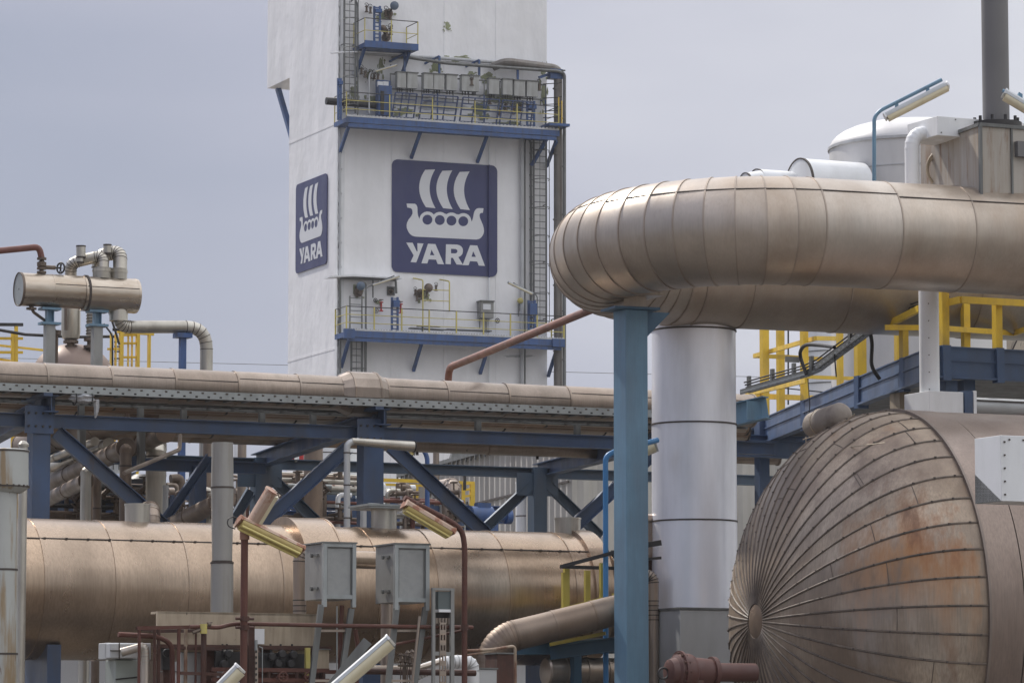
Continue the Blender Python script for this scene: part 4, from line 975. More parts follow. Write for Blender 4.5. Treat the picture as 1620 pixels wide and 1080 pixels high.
vpipe('white mitred elbow pipe in front of the corrugated wall', 716, 785, 850, 26, 80, 'alutan', None, (792, 806), elbow=(694, 772, 84))
vpipe('white bent pipe head right beside the centre rack column', 604, 772, 850, 13, 82, 'white', 'dome', (785,))
vpipe('pale downpipe on the corrugated wall left of the rear column', 827, 764, 900, 22, 94, 'white', 'flat', (816,))
# long sloping pipes receding through the left bay
for i, (x0, y0, x1, y1, D1, r, mt, lab) in enumerate((
        (50, 738, 150, 698, 64, .06, 'alu', 'uppermost thin grey pipe sloping up through the left bay'),
        (50, 752, 172, 702, 65, .09, 'alu', 'second grey pipe from the top sloping up through the left bay'),
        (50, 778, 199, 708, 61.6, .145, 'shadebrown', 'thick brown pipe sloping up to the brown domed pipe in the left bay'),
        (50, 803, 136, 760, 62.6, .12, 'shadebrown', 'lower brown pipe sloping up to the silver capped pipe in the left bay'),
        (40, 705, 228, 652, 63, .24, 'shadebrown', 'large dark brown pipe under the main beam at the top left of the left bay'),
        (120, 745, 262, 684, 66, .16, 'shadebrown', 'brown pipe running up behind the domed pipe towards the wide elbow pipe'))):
    b = P(x1, y1, D1); a = onz(x0, y0, b.z)
    m = MB(); bd = MB(); clad(m, seg(a, b, 2.4), r, 18, beads=bd, closed=(True, True))
    t = T('sloping_pipe', lab, 'pipe', 'pipes receding through the left bay'); t.part('cladding', m, M[mt]); t.part('lap_bead', bd, M[mt]); t.done()
m = MB(); a = P(196, 748, 60.5); b = P(284, 711, 62); m.tube(fillet([a, b, P(285, 688, 62.2)], .06), .035, 8); solo('thin_pipe', 'thin pale pipe rising to a hook in the left bay under the main beam', 'pipe', m, M['alutan'])
for i, px in enumerate((129, 223)):
    m = MB(); p = BF(px, 682, -1.5); m.bar(p+Z*.1, P(px, 736 if i else 720, p.y), .13, .1, UB); solo('hanger_post', 'grey post hanging from the main beam, %s one in the left bay' % ('right' if i else 'left'), 'post', m, M['galvdark'], smooth=0)
m = MB(); bd = MB(); a = P(258, 838, 63); b = P(358, 788, 60.5); clad(m, seg(a, b, 1.2), .14, 20, beads=bd, closed=(True, True)); t = T('sloping_pipe', 'short brown pipe sloping up to the tapered stack just above the vessel', 'pipe'); t.part('cladding', m, M['shadebrown']); t.part('lap_bead', bd, M['shadebrown']); t.done()
# dark steel beams and drums deep in the left bay
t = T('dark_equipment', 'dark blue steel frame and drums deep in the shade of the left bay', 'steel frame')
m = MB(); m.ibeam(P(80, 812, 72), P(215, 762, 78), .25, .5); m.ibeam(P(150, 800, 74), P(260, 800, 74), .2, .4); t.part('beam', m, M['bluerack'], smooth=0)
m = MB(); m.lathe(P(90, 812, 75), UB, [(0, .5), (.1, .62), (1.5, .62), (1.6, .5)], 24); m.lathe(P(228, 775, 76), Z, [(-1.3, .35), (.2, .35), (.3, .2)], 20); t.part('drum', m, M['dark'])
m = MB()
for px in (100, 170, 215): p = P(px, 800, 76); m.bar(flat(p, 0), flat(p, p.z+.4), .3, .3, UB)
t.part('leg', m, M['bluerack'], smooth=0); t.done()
t = T('blue_cap_vessel', 'small vessel with a blue flanged top seen between the pipes of the left bay', 'vessel')
p = P(171, 718, 84); m = MB(); m.lathe(p-Z*.1, Z, [(0, .26), (0, .30), (.06, .30), (.12, .17), (.3, .15), (.31, .2), (.36, .2)], 24); t.part('lid', m, M['blue'])
m = MB(); m.cyl(flat(p, 0), p-Z*.1, .25, n=24); t.part('body', m, M['ltgrey'])
m = MB()
for k in range(12): q = R(30*k); b_ = p+V((math.cos(q), math.sin(q), 0))*.29; m.cyl(b_-Z*.35, b_-Z*.06, .015, n=6)
t.part('stud', m, M['galvdark']); t.done()
vpipe('orange streaked pipe beside the blue topped vessel', 198, 688, 830, 17, 90, 'sphere', 'flat')
# ---- far left insulated column and the tapered stack
def coarse(label, prof, px, D, mt, bandm='seam', name='insulated_column', n=40, lean=0.0, collar=None):
    t = T(name, label, 'pipe'); k0 = D/F
    for i in range(len(prof)-1):
        (y0, w0), (y1, w1) = prof[i], prof[i+1]
        if abs(y1-y0) < .5: continue
        a = P(px+lean*(y0-700), y0, D); b = P(px+lean*(y1-700), y1, D); m = MB(); m.rings([a, b], [w0/2*k0, w1/2*k0], n)
        t.part('cladding', m, M[mt])
        m = MB(); d = (b-a).normalized(); m.cyl(b-d*.012, b+d*.012, w1/2*k0+.006, n=n); t.part('band', m, M[bandm])
    if collar:
        cx, y0, y1, w_ = collar; a = P(cx, y0, D); b = P(cx, y1, D)
        m = MB(); m.rings([b-Z*.06, b, a, a+Z*.01], [w_/2*k0*.72, w_/2*k0, w_/2*k0, w_/2*k0*.9], n); c = t.part('collar', m, M[mt], smooth=25)
        m = MB()
        for k in range(24):
            q = R(15*k); p = b+V((math.cos(q), math.sin(q), 0))*(w_/2*k0*1.0)+Z*.02; m.box(p, V((math.cos(q), math.sin(q), 0)), V((-math.sin(q), math.cos(q), 0)), .03, .02, .03)
        for y in (y0+2, y1-2): p = P(cx, y, D); m.cyl(p-Z*.01, p+Z*.01, w_/2*k0+.008, n=n)
        t.part('clip', m, M['seam'], parent=c, smooth=0)
    t.done()
coarse('streaked pale insulated column with a wide collar at the left edge of the picture', [(712, 58), (770, 58), (901, 57), (1034, 57), (1195, 57)], -1, 50, 'mossy', collar=(6, 712, 772, 78))
t = T('small_nozzle', 'small domed nozzle behind the wide collar at the left edge', 'nozzle'); p = P(37, 706, 52)
m = MB(); m.cyl(flat(p, 0), p, .06, n=14); m.lathe(p, Z, [(0, .075), (.03, .075), (.07, .04), (.08, .01)], 14); t.part('pipe', m, M['alu']); m = MB(); m.cyl(p-Z*.07, p-Z*.05, .085, n=14); t.part('flange', m, M['galv']); t.done()
coarse('grey tapered stack with a flat top standing in front of the vessel', [(700, 34), (771, 36), (888, 32), (890, 36), (970, 36), (1190, 36)], 352, 53, 'stackgrey', name='tapered_stack', lean=-.004)
# ---- things behind the rack, middle
t = T('corrugated_building', 'beige corrugated building with a sloping eave behind the right half of the rack', 'building')
KF = Plane(P(760, 800, 98), WB); 
a = KF(650, 752); b = KF(905, 681); zl = a.z; 
A_ = flat(a, 0); bdir = WB; Lb = 60.0
# wall: real corrugation
e = onp(640, 755, KF.A, KF.n); f_ = KF.level(1100, KF(760, 722).z)
s_near = onz(900, 681, KF(760, 721).z)
zE = KF(760, 721).z
def onwall(px): return KF.level(px, zE)
w0 = onwall(640); w1 = onwall(905); n_ = int((w1-w0).length/.12); dv = (w1-w0)/n_; m = MB(); top = []; 
for k in range(n_+1):
    o = KF.n*(.08 if (k//2) % 2 else 0.0); p = w0+dv*k+o; m.v += [flat(p, 0), flat(p, zE)]
for k in range(n_): m.f.append((2*k, 2*k+2, 2*k+3, 2*k+1))
t.part('corrugated_wall', m, M['corr'], smooth=0)
# front wall facing the camera
w2 = w1 + UB*42; n_ = int(42/.13); m = MB(); zF = P(1190, 697, (w1 + UB*20).y).z
for k in range(n_+1):
    p = w1.lerp(w2, k/n_) + VB*(-.07 if (k//2) % 2 else 0.0); m.v += [flat(p, 0), flat(p, zF)]
for k in range(n_): m.f.append((2*k, 2*k+2, 2*k+3, 2*k+1))
t.part('corrugated_wall', m, M['corr'], smooth=0)
m = MB(); m.bar(flat(w0, zE+.05)+KF.n*.1, flat(w1, zE+.05)+KF.n*.1, .25, .1)
x = 0
while x < (w1-w0).length: p = flat(w0.lerp(w1, x/(w1-w0).length), zE)+KF.n*.2; m.box(p, bdir, KF.n, .06, .04, .22); x += .45
t.part('eave_gutter', m, M['galvdark'], smooth=0)
m = MB(); zk = KF(860, 772).z
m.bar(flat(w0, zk)+KF.n*.09, flat(w1, zk)+KF.n*.09, .04, .05); t.part('lap_line', m, M['seam'], smooth=0)
m = MB(); r0 = flat(w0, zE+.08); r1 = flat(w1, zE+.08); m.poly([r0, r1, r1+VB*20+UB*8, r0+VB*20+UB*8], Z*.05); m.bar(flat(w1, zF), flat(w2, zF), .3, .12); t.part('roof', m, M['galvdark'], smooth=0)
for px in (700, 712): m = MB(); p = onwall(px*1.0+40)+KF.n*.06; m.box(flat(p, zE-1.2), bdir, KF.n, .4, .02, .25) ; t.part('roof_vent', m, M['dark'], smooth=0)
t.done()
t = T('louvred_roof', 'grey green ribbed roof hood above the eave of the corrugated building', 'roof hood')
LP = Plane(P(780, 700, 112), UB); m = MB()
for k in range(9):
    y = 697+5.2*k; a = LP(727-k*2.0, y+2, 0); b = LP(865, y+6, 0); m.bar(a, b, .5, .05); 
t.part('louvre', m, M['louvre'], smooth=0)
m = MB(); m.poly([LP(727, 690, -.3), LP(870, 690, -.3), LP(870, 760, -.3), LP(712, 760, -.3)], -LP.n*.2); m.bar(LP(729, 690, .3), LP(713, 742, .3), .25, .12, LP.n); t.part('back_panel', m, M['galvdark'], smooth=0)
m = MB(); p = LP(760, 760, -.4); m.bar(flat(p, 0), p, 1.5, .3, UB); t.part('support', m, M['galvdark'], smooth=0); t.done()
# low process equipment: drums, blue skid beam, yellow rails
def hdrum(label, x0, x1, yc, h, D, mt, mt2=None, u=UB, bands=3, name='process_drum', sup=True):
    a = P(x0, yc, D); Pl = Plane(a, u); b = Pl.level(x1, a.z); r = h/2*D/F; t = T(name, label, 'drum'); d = (b-a).normalized(); L2 = (b-a).length
    m = MB(); m.lathe(a, d, [(0, r*.6), (r*.12, r*.92), (r*.25, r), (L2-r*.25, r), (L2-r*.12, r*.92), (L2, r*.6)], 32); t.part('shell', m, M[mt])
    for k in range(bands): m = MB(); p = a+d*(L2*(k+1)/(bands+1)); m.lathe(p-d*.02, d, [(0, r), (0, r+.015), (.04, r+.015), (.04, r)], 32); t.part('band', m, M[mt2 or mt])
    if sup:
        for q in (.2, .8): p = a.lerp(b, q); m = MB(); m.bar(flat(p, 0), flat(p, p.z-r*.8), r*1.1, .2, VB); t.part('support', m, M['bluerack'], smooth=0)
    t.done()
hdrum('pale drum behind the rear frame just right of the tapered stack', 372, 432, 792, 30, 84, 'alutan', 'redpipe')
hdrum('grey and brown drum under the crossed braces of the middle bay', 440, 480, 775, 34, 84, 'alutan')
hdrum('tan drum with dark red straps left of the centre column', 483, 562, 784, 44, 86, 'duct', 'redpipe')
hdrum('pale silver drum right of the centre column in the middle bay', 606, 658, 783, 22, 83, 'alu')
t = T('process_skid', 'dark blue steel skid with yellow rails behind the middle bay of the rack', 'steel skid')
KP = Plane(P(560, 810, 82), UB); m = MB()
for y in (803, 818): m.ibeam(KP(420, y-5), KP(800, y+4), .3, .16)
m.ibeam(KP(360, 830), KP(760, 838), .3, .3); t.part('beam', m, M['blue'], smooth=0)
m = MB()
for px in (430, 520, 640, 740): p = KP(px, 812, -.2); m.bar(flat(p, 0), p, .25, .25, UB)
t.part('leg', m, M['blue'], smooth=0)
m = MB(); m.bar(KP(380, 751, .1), KP(430, 753, .1), .07, .06); m.bar(KP(440, 752, .1), KP(485, 754, .1), .07, .09); m.bar(KP(524, 756, .1), KP(750, 764, .1), .07, .07); m.bar(KP(604, 766, .1), KP(676, 768, .1), .05, .05)
t.part('yellow_rail', m, M['yellow'], smooth=0)
for px, y0, y1, w_ in ((482, 768, 812, .09), (563, 757, 800, .06), (658, 766, 800, .09), (692, 790, 806, .1), (733, 765, 800, .07), (747, 765, 800, .1), (377, 755, 800, .06)):
    m = MB(); m.bar(KP(px, y1, .12), KP(px, y0, .12), w_*.7, w_, UB); t.part('yellow_post', m, M['yellow'], smooth=0)
m = MB(); m.bar(KP(733, 775, .12), KP(750, 772, .12), .05, .05); m.bar(KP(733, 785, .12), KP(750, 783, .12), .05, .05); t.part('yellow_gate_bar', m, M['yellow'], smooth=0)
t.done()
t = T('motor_unit', 'blue motor and coupling on the skid near the foot of the right hand brace', 'motor')
m = MB(); p = KP(743, 815, .6); m.lathe(p, UB, [(0, .1), (.02, .2), (.5, .2), (.55, .12), (.8, .1), (.82, .16), (.95, .16)], 20); t.part('motor', m, M['blue'])
m = MB(); m.bar(flat(p, 0)+UB*.4, p+UB*.4-Z*.15, .5, .3, UB); m.box(p+UB*.3+Z*.22, UB, VB, .3, .2, .1); t.part('pedestal', m, M['blue'], smooth=0); t.done()
t = T('white_drums', 'row of small white cylinders on the blue skid left of the centre column', 'cylinder rack')
for k in range(6): m = MB(); p = KP(489+5*k+(3 if k > 3 else 0), 800, .1); m.cyl(p, p+Z*.15, .03, n=10); t.part('cylinder', m, M['white'])
m = MB(); p0 = KP(485, 801, .1); p1 = KP(562, 803, .1); m.bar(p0, p1, .2, .03); t.part('shelf', m, M['blue'], smooth=0); t.done()
clut = T('valve_manifold', 'brown tangle of valves and flanges on the blue skid beside the centre column', 'valve manifold')
rd = random.Random(9); m = MB(); w2 = MB()
for k in range(16):
    p = KP(rd.uniform(545, 580), rd.uniform(778, 806), rd.uniform(-.3, .5)); m.lathe(p, V((rd.uniform(-1, 1), rd.uniform(-1, 1), rd.uniform(-1, 1))), [(0, .05), (.05, .09), (.07, .05), (.18, .05), (.2, .1), (.24, .1)], 10)
    w2.torus(p+Z*.12, V((rd.uniform(-1, 1), -1, rd.uniform(-1, 1))), .08, .014, 12, 5)
m.tube([KP(560, 806, 0), KP(560, 770, 0)], .07, 10); m.tube([KP(545, 790, 0), KP(582, 791, 0)], .05, 10); clut.part('valve_body', m, M['valve']); clut.part('handwheel', w2, M['dark']); clut.done()
t = T('warning_board', 'small red and white board hanging under the cross beam in the middle bay', 'board')
KS = Plane(P(466, 725, 76), UB)
m = MB(); m.poly([KS(457, 722), KS(480, 714), KS(480, 727), KS(457, 732)], KS.n*.02); t.part('panel', m, M['redpaint'], smooth=0)
m = MB(); m.poly([KS(467, 717.5, .03), KS(473, 716, .03), KS(473, 726, .03), KS(467, 730, .03)], KS.n*.01); t.part('white_stripe', m, M['white'], smooth=0)
m = MB(); m.bar(KS(468, 724, -.05), BR.level(468, zr+.05, .3), .05, .05); t.part('bracket', m, M['galvdark'], smooth=0); t.done()
lamp('yellow lensed lamp on a blue bent pole right of the centre column', P(612, 708, 78), P(656, 716, 78), .16, V((0, -.5, -1)), M['lampbody'], M['lensyellow'], [P(676, 905, 78), P(676, 722, 78), P(668, 708, 78), P(620, 704, 78)], M['blue'], .05)
t = T('handrail', 'thin dark handrail in front of the pale tower wall right of the centre column', 'handrail')
m = MB(); KH = Plane(P(660, 740, 80), UB)
m.tube([KH(600, 738, 0), KH(678, 741, 0)], .025, 8); m.tube(fillet([KH(690, 741), KH(755, 744), KH(735, 750)], .05), .03, 8); m.tube([KH(700, 750), KH(700, 742)], .02, 6)
t.part('rail', m, M['dark']); m = MB(); m.bar(KH(604, 775), KH(604, 738), .05, .05); m.bar(KH(735, 775), KH(735, 749), .05, .05); t.part('post', m, M['dark'], smooth=0); t.done()
t = T('pale_tank', 'smooth pale tank behind the middle bay in front of the tower foot', 'tank'); p = P(520, 690, 120); m = MB(); m.cyl(flat(p, 0), p, 1.1, n=40); t.part('shell', m, M['white']); m = MB()
for y in (720, 760): q = P(520, y, 120); m.cyl(q, q+Z*.03, 1.11, n=40)
t.part('band', m, M['seam']); t.done()
hdrum('brown pipe elbow run behind the top of the tapered stack', 386, 470, 692, 13, 74, 'alutan', name='short_pipe_run', sup=False, bands=1)
vpipe('tan bend dropping from the pipe run behind the tapered stack', 383, 700, 760, 14, 74, 'alutan', 'dome')
# ================================================================ LEFT BACK: drum on posts
DD = 82.0; DP = Plane(P(120, 460, DD), UB)
def D_(x, y, o=0.0): return DP(x, y, o)
t = T('overhead_drum', 'brownish steel drum carried on two blue topped posts at the upper left', 'drum')
c0 = DP(24, 457); zc_ = c0.z
axd = (DP.level(215, zc_+.0) - DP.level(24, zc_)).normalized(); p = lambda px: DP.level(px, zc_)
r1 = .36*1.0; r1 = .5*(D_(90, 431).z-D_(90, 483).z); r2 = r1*1.0
m = MB(); a, b_, c_, e_ = p(31), p(80), p(132), p(134)
clad(m, [a, b_, c_], r1, 40, bead=.004, flare=.002, bw=.02); 
t.part('shell', m, M['drum'])
m = MB(); a2 = p(130)-Z*.02; e2 = p(212)-Z*.02; clad(m, [a2, e2], r1*1.06, 40, bead=.004, flare=.0); m.lathe(e2, axd, [(0, r1*1.06), (.05, r1*1.05), (.06, r1*.9)], 40); t.part('wide_shell', m, M['drum'])
m = MB(); m.lathe(a-axd*.015, axd, [(0, .02), (0, r1*1.01), (.03, r1*1.01)], 40, cap=False); i = t.part('end_plate', m, M['galv'])
m = MB(); m.lathe(a-axd*.03, axd, [(0, r1*.99), (0, r1*1.03), (.05, r1*1.03), (.05, r1*.99), (0, r1*.99)], 40, cap=False); t.part('end_rim', m, M['valve'], parent=i)
m = MB()
for q0 in (p(133)-Z*.01,): m.lathe(q0, axd, [(0, r1), (0, r1*1.10), (.05, r1*1.10), (.05, r1)], 40)
t.part('girth_flange', m, M['seam'])
m = MB(); q = R(18); o = DP.n*math.cos(q)*(r1+.004)+Z*math.sin(q)*(r1+.004); m.bar(b_+o, c_+o, .014, .008, o.normalized()); o = DP.n*math.cos(q)*(r1*1.06+.004)+Z*math.sin(q)*(r1*1.06+.004); m.bar(a2+o, e2+o, .014, .008, o.normalized()); t.part('lap_joint', m, M['seam'], smooth=0)
m = MB(); m.cyl(p(188)-Z*r1*.8, p(188)-Z*(r1+.22), .26*.76, n=24); t.part('bottom_nozzle', m, M['alu'])
m = MB()
for px, w_ in ((161, 30), (187, 28)): q = p(px); m.cyl(q+Z*r1*.9, q+Z*(r1+.20), w_/2*DD/F, n=24); m.cyl(q+Z*(r1+.11), q+Z*(r1+.16), w_/2*DD/F*1.06, n=24)
t.part('top_nozzle', m, M['alu'])
m = MB(); q = p(50); m.cyl(q-Z*r1*.9, q-Z*(r1+.08), .05, n=12); m.cyl(q-Z*(r1+.07), q-Z*(r1+.03), .11, n=12); t.part('drain', m, M['valve']); t.done()
for px, top, jn, w_, lab in ((79, 487, 512, 8, 'blue topped grey post under the left half of the overhead drum'), (154, 491, 515, 8, 'blue topped grey post under the right half of the overhead drum')):
    t = T('drum_post', lab, 'post'); a = flat(p(px), zc_-r1-.01); b = D_(px, jn, 0); b = flat(a, b.z); m = MB()
    m.ibeam(a, b, .17, .15, UB); m.box(a-Z*.03, UB, VB, .42, .3, .05); m.box(b+Z*.0, UB, VB, .42, .3, .05); t.part('blue_head', m, M['sky'], smooth=0)
    m = MB(); m.bar(flat(b, 0), b-Z*.03, .2, .2, UB); t.part('shaft', m, M['box'], smooth=0); t.done()
def pipe(label, pts, r, mt, bend=.25, k=4, beadm=None, name='pipe', cap=True, n=20, cat='pipe', segl=None, caps=None, g=None):
    q = fillet(pts, bend, k)
    if segl:
        o = []
        for a_1, b_1 in zip(q[:-1], q[1:]): s__ = seg(a_1, b_1, segl); o += s__[:-1]
        q = o+[q[-1]]
    m = MB(); bd = MB(); clad(m, q, r, n, beads=bd, bead=.004, flare=.002, bw=.014, closed=(cap, cap))
    t = T(name, label, cat, g); t.part('cladding', m, M[mt]); t.part('mitre_bead', bd, M[beadm or mt])
    if caps:
        for cp in caps: cp(t)
    t.done()
pipe('segmented pipe from under the drum running right and turning down past the blue T post', [D_(188, 484, 0), D_(190, 517, 0), D_(327, 517, 0), flat(D_(327, 517, 0), 0)], .135, 'alu', .48, 6, 'seam', 'segmented_pipe', segl=1.9)
t = T('blue_support_post', 'dark blue T headed post holding up the segmented pipe', 'post'); q = D_(289, 526.5, 0); m = MB(); m.box(q-Z*.06, UB, VB, .34, .3, .1); t.part('head', m, M['blue'], smooth=0); m = MB(); m.bar(flat(q, 0), q-Z*.1, .13, .13, UB); t.part('shaft', m, M['blue'], smooth=0); t.done()
zt1 = zc_+r1
def stub(px, py, y2, w_, ring=True):
    def f(t):
        a = D_(px, py, -.1); b = D_(px, y2, -.1); r = w_/2*DD/F; m = MB(); m.cyl(a, b, r, n=20); i = t.part('vent_cap', m, M['alu'])
        m = MB(); m.cyl(b-Z*.01, b+Z*.02, r*1.06, n=20); m.cyl(a-Z*.005, a+Z*.03, r*1.05, n=20); t.part('cap_band', m, M['seam'], parent=i)
    return f
pipe('left segmented pipe bend arching over the top of the overhead drum', [D_(112, 440, -.5), D_(112, 416, -.4), D_(163, 404, -.1), D_(163, 428, 0)], .125, 'alu', .36, 5, 'seam', 'arched_pipe', caps=[stub(128, 408, 390, 15), stub(127, 416, 406, 11)])
pipe('right segmented pipe bend arching over the top of the overhead drum', [D_(156, 424, -.4), D_(158, 405, -.4), D_(190, 397, -.2), D_(190, 430, 0)], .15, 'alu', .42, 6, 'seam', 'arched_pipe', caps=[stub(170, 402, 388, 13)])
t = T('feed_pipe', 'dark red pipe coming in from the left edge down to the valve on the drum', 'pipe'); q = D_(66, 0, 0); m = MB(); m.tube(fillet([D_(-60, 402.5, 0), D_(62, 390.5, 0), D_(66, 409, 0)], .22, 7), .068, 16); t.part('pipe', m, M['redpipe'])
m = MB(); a = D_(66, 409, 0); b = flat(a, zt1); h = a.z-b.z
m.cyl(b-Z*.02, a, .045, n=12)
for q in (0.03, .28, .62, .92): m.cyl(b+Z*h*q, b+Z*(h*q+.045), .10, n=14)
m.lathe(b+Z*h*.33, Z, [(0, .05), (.06, .1), (.12, .1), (.17, .05)], 14); m.tube([b+Z*h*.45, b+Z*h*.45+UB*.3], .045, 10); v_ = t.part('valve', m, M['valve'])
m = MB(); c = b+Z*h*.45+UB*.42; m.torus(c, UB+VB*.5, .11, .02, 18, 6); m.tube([c-UB*.15, c], .02, 8)
for k in range(3): q = R(60*k+20); d = Z*math.cos(q)*.11+VB*math.sin(q)*.11; m.tube([c-d, c+d], .012, 5)
t.part('handwheel', m, M['dark'], parent=v_); t.done()
t = T('drain_pipe', 'thin bent drain pipe below the left end of the overhead drum', 'pipe'); m = MB(); m.tube(fillet([D_(50, 484, 0), D_(52, 493, 0), D_(74, 509, -.1), D_(86, 520, -.2), D_(90, 530, -.2), flat(D_(90, 530, -.2), 0)], .12), .033, 10); t.part('pipe', m, M['valve'])
m = MB(); q = D_(90, 530, -.2); m.cyl(q, q+Z*.1, .09, n=12); t.part('flange', m, M['valve']); t.done()
# dome vessel under the drum
t = T('domed_vessel', 'large pale brown domed vessel top under the overhead drum', 'vessel'); dc = P(115, 575, 86); r = 64*86/F; m = MB(); ztop = P(115, 544, 86).z
zb = dc.z-.25; hh = ztop-zb
m.lathe(flat(dc, 0), Z, [(0, r), (zb, r)] + [(zb+hh*math.sin(R(q)), r*math.cos(R(q))) for q in range(10, 90, 10)] + [(zb+hh, .01)], 48); t.part('shell', m, M['domebrown'])
m = MB()
for px, r_, y0 in ((112, .12, 545), (145, .13, 553)):
    q = P(px, y0, 85.6); m.lathe(q-Z*.15, Z, [(0, r_*.7), (.18, r_*.7), (.18, r_*1.4), (.24, r_*1.4), (.24, r_*.8), (.34, r_*.8), (.34, r_*1.35), (.4, r_*1.35)], 16)
t.part('nozzle', m, M['valve']); t.done()
t = T('dome_riser', 'wide capsule shaped pipe between the overhead drum and the domed vessel', 'pipe'); q0 = P(112, 483, 85.6); q1 = P(112, 527, 85.6); m = MB(); m.lathe(q1-Z*.17, Z, [(0, .09), (.05, .18), (.17, .21), ((q0.z-q1.z)+.1, .21)], 24); t.part('body', m, M['alu']); m = MB(); m.cyl(q1-Z*.3, q1-Z*.1, .07, n=12); m.tube([P(104, 484, 85.3), P(104, 522, 85.3)], .035, 8); t.part('neck', m, M['valve']); t.done()
t = T('dome_riser', 'banded riser pipe right of the capsule shaped pipe under the drum', 'pipe'); q0 = P(146, 487, 85.6); q1 = P(145, 530, 85.6); m = MB(); m.cyl(q0, q1, .12, n=16); t.part('body', m, M['alu']); m = MB()
for k in range(9): q = q1.lerp(q0, k/9+.03); m.cyl(q, q+Z*.02, .132, n=16)
t.part('band', m, M['seam']); t.done()
# yellow rails and ladders behind the dome
t = T('guard_rail', 'yellow guard rail with black cables at the far left of the picture', 'guard rail'); GP = Plane(P(25, 550, 88), UB)
for px in (20, 25.5):
    m = MB(); m.bar(GP.level(px, 0), GP(px, 513 if px > 22 else 527, 0), .07, .07, UB); t.part('post', m, M['yellow'], smooth=0)
m = MB()
for y in (535, 557): m.bar(GP(-40, y), GP(36, y+.3), .05, .06)
m.bar(GP(-40, 542, -.6), GP(70, 554, -1.5), .05, .05); m.bar(GP(-40, 563, -.6), GP(20, 571, -.6), .05, .05); t.part('rail', m, M['yellow'], smooth=0)
m = MB(); m.bar(GP(-40, 513), GP(36, 513.5), .08, .07); t.part('top_bar', m, M['dark'], smooth=0)
t.done()
solo('cable_line', 'black cable sagging from the left edge behind the drum posts', 'cable', MB().tube([GP(-60, 516, .2), GP(0, 522, .2), GP(40, 529, .3), GP(120, 533, .4), GP(186, 532, .4)], .035, 8), M['dark'])
t = T('caged_stair', 'pair of yellow ladder frames standing right of the domed vessel', 'ladder'); YP = Plane(P(200, 550, 88), UB)
for px, y0, w_ in ((192, 523, .16), (218, 526, .14), (236, 528, .1), (176, 527, .06), (203, 527, .03), (209, 527, .03), (183, 528, .05)):
    m = MB(); a = YP(px, y0); m.bar(flat(a, 0), a, .1, w_*.55, UB); t.part('stile', m, M['yellow'], smooth=0)
for y in (530, 543, 565): m = MB(); m.bar(YP(190, y), YP(220, y), .05, .05); t.part('rung', m, M['yellow'], smooth=0)
m = MB(); m.bar(YP(186, 525), YP(243, 529), .08, .05); m.bar(YP(170, 552), YP(192, 552), .05, .05); t.part('top_rail', m, M['yellow'], smooth=0)
for y in (541, 548, 556, 567): m = MB(); m.bar(YP(181, y), YP(190, y), .03, .03); t.part('dark_rung', m, M['dark'], smooth=0)
t.done()
m = MB(); m.tube([P(171, 488, 84), P(182, 522, 84), P(189, 545, 84)], .025, 8); m.tube([P(178, 521, 84), P(192, 521, 84)], .035, 6); m.tube(fillet([P(164, 512, 84), P(178, 530, 84), P(178, 640, 84)], .1), .02, 6); solo('stay_rod', 'thin dark stay rods behind the right drum post', 'rod', m, M['dark'])
# power lines far behind
for i, (y0, y1) in enumerate(((566, 591),)):
    pts = [P(-200+80*k, (y0+(y1-y0)*(-200+80*k)/1000) + 3*math.sin(k*.7)*0 , 270) for k in range(20)]
    solo('power_line', 'thin power line crossing the sky far behind the rack', 'power line', MB().tube(pts, .022, 5), M['galvdark'])
# red brown pipe in front of the tower
t = T('red_pipe', 'red brown pipe sloping up from the rack to the large duct', 'pipe')
m = MB(); m.tube(fillet([P(709, 640, 66), P(709, 582, 66), P(932, 491, 57.3), P(962, 480, 56.8)], .28, 6), .062, 16); t.part('pipe', m, M['redbrown']); m = MB(); p_ = P(709, 583, 66); q_ = P(800, 546, 63.6)
for a in (P(709, 596, 66), P(716, 578, 65.9), P(812, 540, 61.9)): m.cyl(a-V((.02, 0, 0)), a+V((.02, 0, 0)), .066, n=14)
t.part('weld_band', m, M['rust']); t.done()
# ================================================================ BIG DUCT WITH RETURN BEND
D1, RB, rD = 54.5, 2.08, .755
ctr = P(1275, 0, D1); Zd = P(1275, 366, D1).z
UD, VD = axes(21.0)
near = flat(P(1275, 366, D1), Zd); DROP = .15; far = near + VD*2*RB - Z*DROP; cc = near + VD*RB - Z*DROP*.5
SLP = .0
pts = []; beadn = []
Lr = 9.5
xs = [Lr, 7.6, 5.9, 4.6, 3.4, 2.3, 1.15]
for x in xs: pts.append(near+UD*x)
NG = 20
for k in range(NG+1):
    q = math.pi*k/NG; pts.append(cc - VD*(RB*math.cos(q)) - UD*(RB*math.sin(q)) + Z*(DROP*.5*math.cos(q)))
for x in (.8, 2.4, 4.6, 6.4, 8.5): pts.append(far+UD*x)
t = T('large_duct', 'huge brown clad duct making a return bend over the blue pillar', 'duct')
m = MB(); bd = MB(); clad(m, pts, rD, 72, beads=bd, flare=.006, bead=.007, bw=.022, ref=Z)
t.part('cladding', m, M['duct']); t.part('lap_bead', bd, M['ductseam'])
m = MB()
